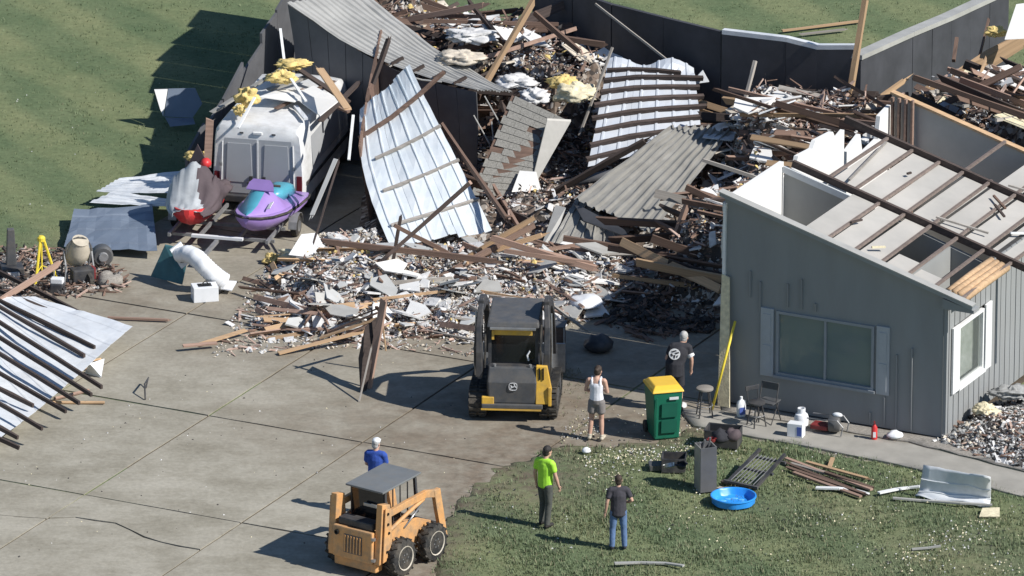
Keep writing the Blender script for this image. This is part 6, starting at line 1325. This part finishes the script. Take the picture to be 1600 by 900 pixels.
flecks('leaf_litter', 'pale dry scraps scattered over the yard', 'insul_pale', [(LAWN_UP, 380, .06), (LAWN_NEAR, 260, .06), (LAWN_R, 220, .06), (DRIVE, 60, .003), (DIRT, 200, .02)], (.012, .04))
flecks('dark_litter', 'small dark scraps scattered over the driveway', 'chip_dark', [(DRIVE, 110, .003), (DIRT, 150, .01), (LAWN_UP, 420, .05), (LAWN_L, 120, .05)], (.02, .05))
# boards strewn through the barn, front heap and rear rooms
BOARDS = []
CW = {'wood_brown': 'brown', 'wood_dark': 'dark', 'wood_pink': 'reddish', 'wood_fresh': 'tan', 'wood_grey': 'grey'}
def strew(n, poly, lens, slope, ang, ex, mats_, label, group, wh=((.04, .14), (.04, .09), (.06, .19)), base=HA):
    for _ in range(n):
        x, y = rand_in(poly); L = random.uniform(*lens); a = base + random.gauss(0, ang); s = random.gauss(0, slope); d = V3((math.cos(a) * math.cos(s), math.sin(a) * math.cos(s), math.sin(s))) * L / 2
        if (covered(x, y) or covered(x - d.x * .7, y - d.y * .7) or covered(x + d.x * .7, y + d.y * .7)) and random.random() < .93: continue
        lo = min(heap_z(x - d.x, y - d.y), heap_z(x + d.x, y + d.y), heap_z(x, y)); c = V3((x, y, max(lo, heap_z(x, y) * .8) + random.uniform(.02, ex) + abs(d.z) * .6)); w_, h_ = random.choice(wh)
        m = random.choice(mats_); wd = ('long ' if L > (lens[0] + lens[1]) / 2 else 'short ') + CW[m]
        BOARDS.append((L * max(w_, h_) * (1.5 if m in ('wood_fresh', 'wood_grey') else 1), c - d, c + d, w_, h_, m, wd + ' ' + label, wd + ' ' + group, random.uniform(-.9, .9)))
strew(120, RIGHTB, (1.0, 3.8), .10, .32, .9, ['wood_brown', 'wood_brown', 'wood_dark', 'wood_pink', 'wood_fresh', 'wood_grey'], 'board in the tangle right of the white sheet with purlins', 'boards tangled right of the white sheet')
strew(62, LEFTB, (1.2, 3.8), .25, .9, .9, ['wood_brown', 'wood_pink', 'wood_dark', 'wood_brown'], 'board in the tangle behind the slumped grey roof strip', 'boards tangled behind the grey roof strip')
strew(30, [(p.x, p.y) for p in (P(660, 380), P(1060, 395), P(1100, 330), P(820, 300), P(700, 330))], (.9, 2.8), .18, .6, .5, ['wood_brown', 'wood_pink', 'wood_dark', 'wood_fresh'], 'board sticking out between the fallen roof sections', 'boards between the roof sections')
strew(64, FRONT, (.5, 2.2), .08, .8, .25, ['wood_pink', 'wood_fresh', 'wood_brown', 'wood_grey', 'wood_pink'], 'splintered board lying on the pale drywall rubble', 'boards on the pale rubble', ((.03, .09), (.03, .12), (.05, .05)))
strew(16, gpoly([(305, 548), (440, 500), (590, 480), (600, 515), (480, 535)]), (.7, 1.9), .04, .25, .15, ['wood_fresh', 'wood_pink', 'wood_pink'], 'splintered plank at the front left of the rubble', 'planks at the front left of the rubble', ((.14, .03), (.1, .04)), R(24))
strew(44, REAR, (1.0, 3.2), .2, .8, .6, ['wood_brown', 'wood_pink', 'wood_fresh', 'wood_dark'], 'board jumbled in the wrecked rear room of the house', 'boards in the rear room')
strew(12, gpoly([(30, 470), (170, 560), (220, 600), (120, 640), (60, 560)]), (.6, 1.5), .03, .4, .05, ['wood_pink', 'wood_fresh', 'wood_brown'], 'splintered board under the edge of the white driveway sheet', 'boards under the driveway sheet', ((.1, .03), (.06, .04)), R(12))
WT = ['wood_brown', 'wood_brown', 'wood_dark', 'wood_pink', 'wood_fresh', 'wood_grey']
strew(60, BACKB, (1.0, 3.6), .12, .35, .5, WT, 'board in the heap against the dark rear wall', 'boards against the rear wall', ((.04, .1), (.04, .08), (.05, .14)))
strew(60, REAR2, (1.0, 3.4), .3, .7, .7, WT, 'board in the heap below the grey flashing', 'boards below the grey flashing', ((.04, .1), (.05, .14)))
# the 210 that show largest are boards of their own, the small rest is one tangle
BOARDS.sort(key=lambda r_: -r_[0]); bb = MB(); slots = ['wood_brown', 'wood_dark', 'wood_pink', 'wood_fresh', 'wood_grey']
for i, (_, p, q, w_, h_, m, lab, grp, rl) in enumerate(BOARDS):
    if i < 210: lumber(p, q, w_, h_, m, label=lab, group=grp, roll=rl)
    else: bb.mi = slots.index(m); d = (q - p).normalized(); up = Matrix.Rotation(rl, 3, d) @ V3((0, 0, 1)); bb.bar(p, q, w_, h_, up=up)
tag(bb.build('lumber_tangle', slots), 'countless short splintered boards tangled through the whole wreck', 'lumber', kind='stuff')
# particular boards that stand out
for a, za, c, zc, w_, h_, m, lab in (
    ((1352, 0), None, (1326, 160), None, .12, .12, 'wood_fresh', 'tall tan post rising in front of the rear wall joint'),
    ((833, 2), 9.5, (760, 128), 8.2, .10, .14, 'wood_fresh', 'long tan beam slanting up at the top centre'),
    ((1180, 95), 7.0, (1164, 158), 6.6, .07, .09, 'wood_grey', 'short grey post in front of the dark rear wall'),
    ((930, 6), 9.6, (1050, 100), 8.6, .03, .05, 'wood_grey', 'thin pale cable like strip hanging on the dark rear wall'),
    ((957, 74), 7.8, (905, 212), 6.6, .05, .05, 'wood_grey', 'thin grey stick slanting left of the white purlin sheet'),
    ((1228, 258), 4.9, (1410, 128), 7.4, .08, .10, 'wood_fresh', 'bright tan board crossing the tangle near the house'),
    ((1120, 188), 6.6, (1420, 148), 6.6, .08, .12, 'wood_dark', 'long dark beam lying across the tangle before the rear wall'),
    ((1130, 205), 6.2, (1360, 170), 6.4, .08, .12, 'wood_brown', 'long brown beam below the dark one in the tangle'),
    ((1150, 200), 5.2, (1206, 290), 3.4, .06, .08, 'wood_dark', 'dark rafter leaning towards the house peak'),
    ((1205, 285), 2.6, (1098, 250), 3.0, .05, .07, 'wood_grey', 'pale stick lying between grey panel and house peak'),
    ((1040, 408), .6, (1078, 308), 2.0, .10, .10, 'wood_pink', 'upright pink brown stud right of the grey ribbed panel'),
    ((1088, 388), .6, (1116, 318), 1.6, .08, .10, 'wood_pink', 'second upright stud closest to the torn gable edge'),
    ((1072, 292), 2.2, (1130, 318), 1.9, .10, .14, 'wood_brown', 'brown beam end resting at the torn top of the gable'),
    ((880, 372), .8, (1075, 402), .4, .10, .12, 'wood_brown', 'dark brown beam lying under the grey ribbed panel'),
    ((505, 377), 1.2, (770, 408), .9, .07, .12, 'wood_brown', 'long brown beam lying below the silver sheet'),
    ((560, 440), .2, (735, 285), 3.0, .09, .09, 'wood_pink', 'pink brown beam crossing the lower edge of the silver sheet'),
    ((612, 420), .4, (626, 340), 1.6, .05, .07, 'wood_dark', 'dark stick standing at the foot of the silver sheet'),
    ((616, 352), 1.6, (700, 395), .9, .06, .08, 'wood_brown', 'brown stick across the foot of the silver sheet'),
    ((620, 470), .1, (835, 352), 1.3, .06, .12, 'wood_pink', 'long tan board slanting across the pale rubble'),
    ((690, 425), .4, (835, 340), 1.5, .06, .10, 'wood_fresh', 'bright tan board above the slanting long board'),
    ((700, 415), .5, (845, 368), 1.2, .06, .10, 'wood_fresh', 'bright tan board beneath the upper slanting one'),
    ((770, 372), 1.2, (930, 420), .6, .08, .14, 'wood_pink', 'thick pink brown beam leading to the folded grey panel'),
    ((790, 392), 1.0, (925, 412), .7, .06, .10, 'wood_pink', 'pink brown beam just below the thick one'),
    ((690, 195), 5.4, (790, 340), 2.2, .07, .12, 'wood_brown', 'brown rafter along the right edge of the silver sheet'),
    ((530, 250), 3.6, (490, 380), 1.2, .04, .04, 'wood_dark', 'thin dark pole standing right of the van'),
    ((524, 250), 3.5, (488, 335), 2.2, .10, .03, 'drywall_grey', 'grey white strip leaning on the side of the van'),
    ((543, 170), 4.6, (500, 108), 6.8, .18, .04, 'wood_fresh', 'wide tan plank leaning over the roof of the van'),
    ((552, 180), 4.4, (545, 250), 3.6, .06, .05, 'trim_white', 'white strip hanging right of the van side'),
    ((470, 485), .1, (405, 440), .3, .02, .03, 'wood_dark', 'thin dark rod lying left of the rubble by the trailer'),
    ((660, 515), .1, (745, 532), .1, .06, .03, 'wood_grey', 'pale strip leading from the rubble to the loader'),
    ((0, 470), .6, (92, 412), .9, .05, .14, 'wood_pink', 'tan plank slanting above the driveway sheet near the tripod'),
    ((168, 496), .05, (262, 500), .05, .08, .04, 'wood_pink', 'tan board on the driveway right of the white sheet tip'),
    ((865, 478), 1.0, (917, 517), .6, .05, .05, 'wood_grey', 'thin grey stick beside the loader cab over the shadow'),
    ((878, 60), 9.0, (945, 70), 8.8, .06, .14, 'wood_brown', 'brown wall girt high on the dark rear wall'),
    ((835, 20), 9.4, (905, 80), 8.6, .06, .12, 'wood_brown', 'brown brace slanting on the dark rear wall')):
    if za is None: p, q = D(*a, 6.9), D(*c, 6.2)
    elif za > 3.05 or zc > 3.05: p, q = D(*a, za), D(*c, zc)
    else: p, q = P(*a, za), P(*c, zc)
    lumber(p, q, w_, h_, m, label=lab)
chips('rear_wall_crumbs', 'pale crumbs on the heaps before the rear walls', 'fluff', [(BACKB, 1600, .3), (REAR2, 1300, .4)], (.04, .2), seed=51)
chips('rear_wall_splinters', 'brown splinters on the heaps before the rear walls', 'chip_pink', [(BACKB, 900, .4), (REAR2, 900, .5)], (.1, .6), aspect=(.05, .15), flat=(.04, .1), tip=.3, seed=57, **K_)
# rear rooms of the house: big crossing rafters, sheathing, pale sheets
for a, ya, c, yc, w_, h_, m, lab in (((1425, 150), 1.5, (1605, 245), .2, .14, .22, 'wood_dark', 'heavy dark rafter at the back of the house roof'), ((1508, 100), 3.0, (1610, 138), 2.2, .12, .2, 'wood_dark', 'dark rafter at the upper right edge'), ((1432, 155), 4.0, (1600, 62), 6.2, .10, .34, 'wood_fresh', 'wide tan sheathing beam rising to the right edge'), ((1445, 168), 2.6, (1545, 105), 4.4, .05, .10, 'wood_grey', 'grey purlin crossing the rear room'), ((1500, 190), 1.6, (1605, 120), 3.2, .05, .08, 'wood_grey', 'grey purlin nearest the right edge in the rear room'), ((1310, 300), 1.0, (1600, 105), 4.6, .05, .05, 'wood_pink', 'thin long purlin running over the roof to the right edge'), ((1490, 285), .4, (1600, 195), 2.2, .05, .06, 'wood_grey', 'loose purlin end resting on the right part of the roof'), ((1495, 60), 6.0, (1490, 95), 5.4, .08, .1, 'wood_brown', 'brown stub in the rear room'), ((1545, 30), 6.6, (1530, 90), 5.6, .05, .08, 'wood_brown', 'brown stud below the flashing at upper right')):
    lumber(D(*a, ya), D(*c, yc), w_, h_, m, label=lab)
def frag(name, label, pts, m, cat='sheet', th=.02):
    b = MB(); b.prism(pts, (0, th * .5, th)); return tag(b.build(name, m, o=V3((centre(pts).x, centre(pts).y, 0))), label, cat)
frag('plywood_sheet', 'large pale plywood sheet in the rear room', [D(1450, 180, 2.2), D(1560, 190, 2.0), D(1600, 120, 3.4), D(1510, 108, 3.6)], 'insul_pale')
frag('drywall_sheet', 'white drywall sheet leaning at the upper right corner', [D(1570, 62, 5.0), D(1612, 60, 5.0), D(1612, 5, 5.6), D(1588, 8, 5.6)], 'drywall')
frag('drywall_sheet', 'white triangular drywall sheet behind the house roof', [P(1348, 212, 2.6), P(1382, 222, 2.4), P(1384, 190, 2.9)], 'drywall')
frag('drywall_sheet', 'pale sheet lying on the beam behind the house', [D(1460, 168, 1.5), D(1525, 195, 1.2), D(1510, 175, 1.6), D(1475, 160, 1.8)], 'trim_shade')
frag('drywall_sheet', 'white bright sheet lying before the dark rear wall', [P(1130, 172, .95), P(1215, 170, .95), P(1200, 150, 1.2), P(1150, 152, 1.2)], 'drywall')
frag('drywall_sheet', 'cream sheet above the bright sheet before the rear wall', [P(1195, 160, 1.2), P(1245, 162, 1.2), P(1238, 142, 1.4), P(1200, 140, 1.4)], 'insul_pale')
frag('drywall_sheet', 'white sheet behind the tangle left of the tan post', [P(1280, 170, 1.0), P(1322, 172, 1.0), P(1325, 136, 1.6), P(1288, 138, 1.6)], 'fluff')
frag('metal_scrap', 'small white panel upright by the shingled slab', [P(800, 300, .7), P(845, 296, .6), P(838, 270, 1.0), P(812, 268, 1.0)], 'drywall')
frag('roof_board', 'white board covering the crushed van roof', [D(455, 150, 6.6), D(500, 182, 5.6), D(530, 158, 6.0), D(490, 135, 7.4)], 'drywall')
frag('roof_board', 'pale board at the left on the van roof', [D(405, 152, 6.4), D(460, 160, 6.2), D(500, 140, 7.2), D(440, 140, 7.4)], 'drywall')
frag('ply_strip', 'brown strip along the left edge of the van', [D(322, 185, 5.15), D(334, 190, 5.15), D(330, 262, 5.05), D(318, 262, 5.05)], 'wood_pink', 'strip')
for i, (a, c, lab) in enumerate((((438, 45, 9.4), (446, 110, 8.0), 'white trim strip standing at the left roof corner'), ((446, 110, 7.4), (478, 158, 6.0), 'white trim strip lying across the van roof'), ((398, 152, 5.6), (372, 200, 4.9), 'white stick hanging over the rear of the van'))):
    b = MB(); b.bar(D(*a), D(*c), .06, .03); tag(b.build('trim_strip', 'trim_white', o=V3((D(*c).x, D(*c).y, 0))), lab, 'trim strip')
for i, (a, c, m, w_, lab) in enumerate((((330, 176, 5.9), (440, 108, 8.6), 'metal_grey', .10, 'grey bent rail along the left edge of the van roof'), ((430, 170, 6.0), (520, 128, 8.0), 'wood_brown', .08, 'brown board lying across the van roof'), ((470, 140, 7.2), (545, 175, 6.4), 'wood_pink', .12, 'reddish board over the right side of the van roof'), ((500, 190, 5.6), (560, 130, 7.8), 'wood_dark', .12, 'dark beam behind the tan plank by the van'), ((448, 96, 8.6), (545, 160, 7.0), 'wood_dark', .14, 'dark beam hanging from the roof strip over the van'), ((420, 140, 7.4), (480, 120, 8.2), 'metal_grey', .16, 'grey strip lying on the front of the van roof'), ((462, 166, 6.2), (478, 186, 5.4), 'metal_white', .10, 'small pale strip hanging over the van roof edge'))):
    lumber(D(*a), D(*c), w_, .05, m, label=lab)
for i in range(9):
    v_ = 9.2 + .62 * i; u0_ = .4 + .25 * (i % 3); z0_ = 4.75 - .13 * i + .15 * math.sin(i * 3)
    lumber(H(u0_, v_, z0_), H(u0_ + 4.6 + .4 * math.sin(i), v_ + .3 * math.cos(i * 2), z0_ - 1.0 - .25 * (i % 2)), .05, .14, ('wood_brown', 'wood_dark', 'wood_pink')[i % 3], label=('first', 'second', 'third', 'fourth', 'fifth', 'sixth', 'seventh', 'eighth', 'ninth')[i] + ' sagging rear rafter counted from the grey partition wall', cat='rafter')
for i in range(6):
    u_ = .8 + .8 * i; lumber(H(u_, 9.0, 4.75 - .26 * u_), H(u_ + .3, 13.6, 3.8 - .26 * u_), .05, .07, 'wood_grey', label=('first', 'second', 'third', 'fourth', 'fifth', 'sixth')[i] + ' grey purlin across the sagging rear rafters from the left', cat='purlin')
frag('sheathing_sheet', 'tan sheathing sheet fallen on the rear rafters', [H(2.2, 9.3, 4.1), H(3.6, 9.3, 3.75), H(3.7, 11.4, 3.4), H(2.3, 11.4, 3.75)], 'insul_pale')
frag('sheathing_sheet', 'white sheathing sheet on the rear rafters by the flashing', [H(.8, 11.6, 4.3), H(2.0, 11.6, 4.0), H(2.0, 13.2, 3.7), H(.9, 13.2, 4.0)], 'drywall')
frag('sheathing_sheet', 'brown sheathing sheet on the rear rafters', [H(.5, 9.4, 4.6), H(1.5, 9.4, 4.35), H(1.6, 10.8, 4.1), H(.6, 10.8, 4.35)], 'wood_brown')
# yellow insulation clumps
def fluffball(px, py, arg, r_, m, label, n=26, depth=False, group=None):
    c = D(px, py, arg) if depth else P(px, py, arg); b = MB(); N, K = 44, 24; rings = []; sd = random.uniform(0, 90); st = random.uniform(.7, 1.3)
    for i in range(K + 1):
        ph = max(-1.5, min(1.5, math.pi * i / K - math.pi / 2)); ring = []
        for j in range(N):
            th = 2 * math.pi * j / N; d = V3((math.cos(ph) * math.cos(th), math.cos(ph) * math.sin(th), math.sin(ph)))
            k = 1 + .6 * noise.noise(d * 1.5 + V3((sd, 0, 0))) + .3 * noise.noise(d * 4.0 + V3((sd, 5, 0))) + .22 * noise.noise(d * 12 + V3((sd, 9, 0))); ring.append(c + V3((d.x * r_ * k * st, d.y * r_ * k * .8, d.z * r_ * k * (.62 if r_ < .3 else .34) / st)))
        rings.append(ring)
    b.loft(rings); tag(b.build('insulation_clump', m, o=V3((c.x, c.y, 0)), smooth=True), label, 'insulation', group)
for px, py, a, r_, m, dp, lab in ((460, 100, 7.8, .32, 'insul_yellow', 1, 'yellow insulation clump high above the van'), (440, 120, 7.2, .26, 'insul_yellow', 1, 'yellow insulation trailing down towards the van'), (388, 152, 5.9, .28, 'insul_yellow', 1, 'yellow insulation clump on the rear roof edge of the van'), (374, 172, 5.6, .16, 'insul_yellow', 1, 'small yellow tuft over the rear door of the van'), (308, 244, 5.2, .20, 'insul_yellow', 1, 'yellow bundle at the left side of the van'), (425, 405, .1, .18, 'insul_yellow', 0, 'yellow block on the ground by the trailer wheel'), (460, 398, .3, .34, 'insul_pale', 0, 'pale yellow insulation heap by the trailer'), (487, 402, .3, .24, 'insul_yellow', 0, 'yellow insulation at the left of the pale rubble'), (700, 488, .2, .22, 'insul_yellow', 0, 'yellow insulation left of the loader'), (900, 145, 7.2, .5, 'insul_pale', 1, 'pale yellow insulation below the dark rear wall'), (880, 128, 7.6, .35, 'insul_yellow', 1, 'yellow insulation hanging at the dark wall'), (1434, 178, 1.2, .22, 'insul_yellow', 1, 'yellow tuft behind the house roof'), (1570, 172, 1.6, .25, 'insul_pale', 1, 'cream clump at the right edge of the rear room'), (1555, 50, 5.6, .2, 'insul_yellow', 1, 'yellow tuft in the upper right corner'), (1540, 640, .35, .3, 'insul_pale', 0, 'straw coloured clump beside the side wall'), (1582, 612, .45, .4, 'chip_grey', 0, 'grey torn mound at the right edge beside the side wall'), (806, 128, 8.0, .42, 'fluff', 1, 'large white insulation mass behind the shingled slab'), (735, 55, 10.0, .45, 'fluff', 1, 'white insulation mass at the top centre tangle'), (720, 90, 9.0, .45, 'fluff_cream', 1, 'cream insulation mass in the top centre tangle'), (835, 150, 7.2, .4, 'fluff', 1, 'white insulation just above the shingled slab')):
    fluffball(px, py, a, r_, m, lab, 40 if r_ > .3 else 24, dp)
# drywall fragments on the pale rubble
FW = {'drywall': 'white', 'drywall_grey': 'grey', 'fluff': 'off white', 'metal_grey_light': 'dull grey', 'trim_shade': 'bluish', 'fluff_cream': 'cream'}
def fragments(n, poly, size, mats_, label, group, ex=.1):
    sh = {}
    for _ in range(n):
        x, y = rand_in(poly); m = random.choice(mats_); k = (m, random.randint(0, 3))
        if k not in sh:
            r2 = random.Random(k[1] * 7 + len(sh)); m_ = 4 + k[1] % 2; b = MB(); b.prism([(math.cos(6.283 * (i + r2.uniform(-.2, .2)) / m_) * r2.uniform(.3, .68), math.sin(6.283 * (i + r2.uniform(-.2, .2)) / m_) * r2.uniform(.25, .6), 0) for i in range(m_)], (0, 0, .06)); me = b.mesh('fragment'); me.materials.append(MATS[m]); sh[k] = me
        o = link('drywall_fragment', sh[k]); s = random.uniform(*size); o.scale = (s, s * random.uniform(.5, .9), .4 + .4 * random.random()); o.rotation_euler = (random.gauss(0, .25), random.gauss(0, .25), random.uniform(0, 6.28)); o.location = (x, y, heap_z(x, y) + random.uniform(.03, ex)); wd = ('large ' if s > (size[0] + size[1]) / 2 else 'small ') + FW[m]; tag(o, wd + ' ' + label, 'fragment', wd + ' ' + group)
fragments(18, FRONT, (.7, 1.15), ['drywall', 'drywall_grey', 'metal_grey_light'], 'slab of drywall lying on the pale rubble', 'slabs on the pale rubble', .3)
fragments(120, FRONT, (.25, .95), ['drywall', 'drywall_grey', 'drywall_grey', 'fluff', 'metal_grey_light'], 'broken drywall piece lying on the pale rubble', 'drywall pieces on the pale rubble', .16)
fragments(80, RIGHTB, (.3, 1.2), ['drywall', 'drywall', 'fluff', 'trim_shade'], 'broken sheet in the tangle right of the white roof sheet', 'sheets in the right tangle', .5)
fragments(40, LEFTB, (.4, 1.4), ['fluff', 'drywall', 'fluff_cream'], 'torn sheet in the tangle behind the grey roof strip', 'sheets behind the grey roof strip', .6)
fragments(46, BACKB, (.4, 1.4), ['drywall', 'drywall', 'fluff', 'fluff_cream'], 'broken sheet lying before the dark rear wall', 'sheets before the rear wall', .35)
fragments(34, REAR2, (.4, 1.3), ['drywall', 'trim_shade', 'fluff_cream'], 'torn sheet in the heap below the flashing', 'sheets below the flashing', .5)
fragments(20, REAR, (.3, 1.1), ['drywall', 'trim_shade', 'fluff_cream'], 'torn sheet in the wrecked rear room', 'sheets in the rear room', .5)
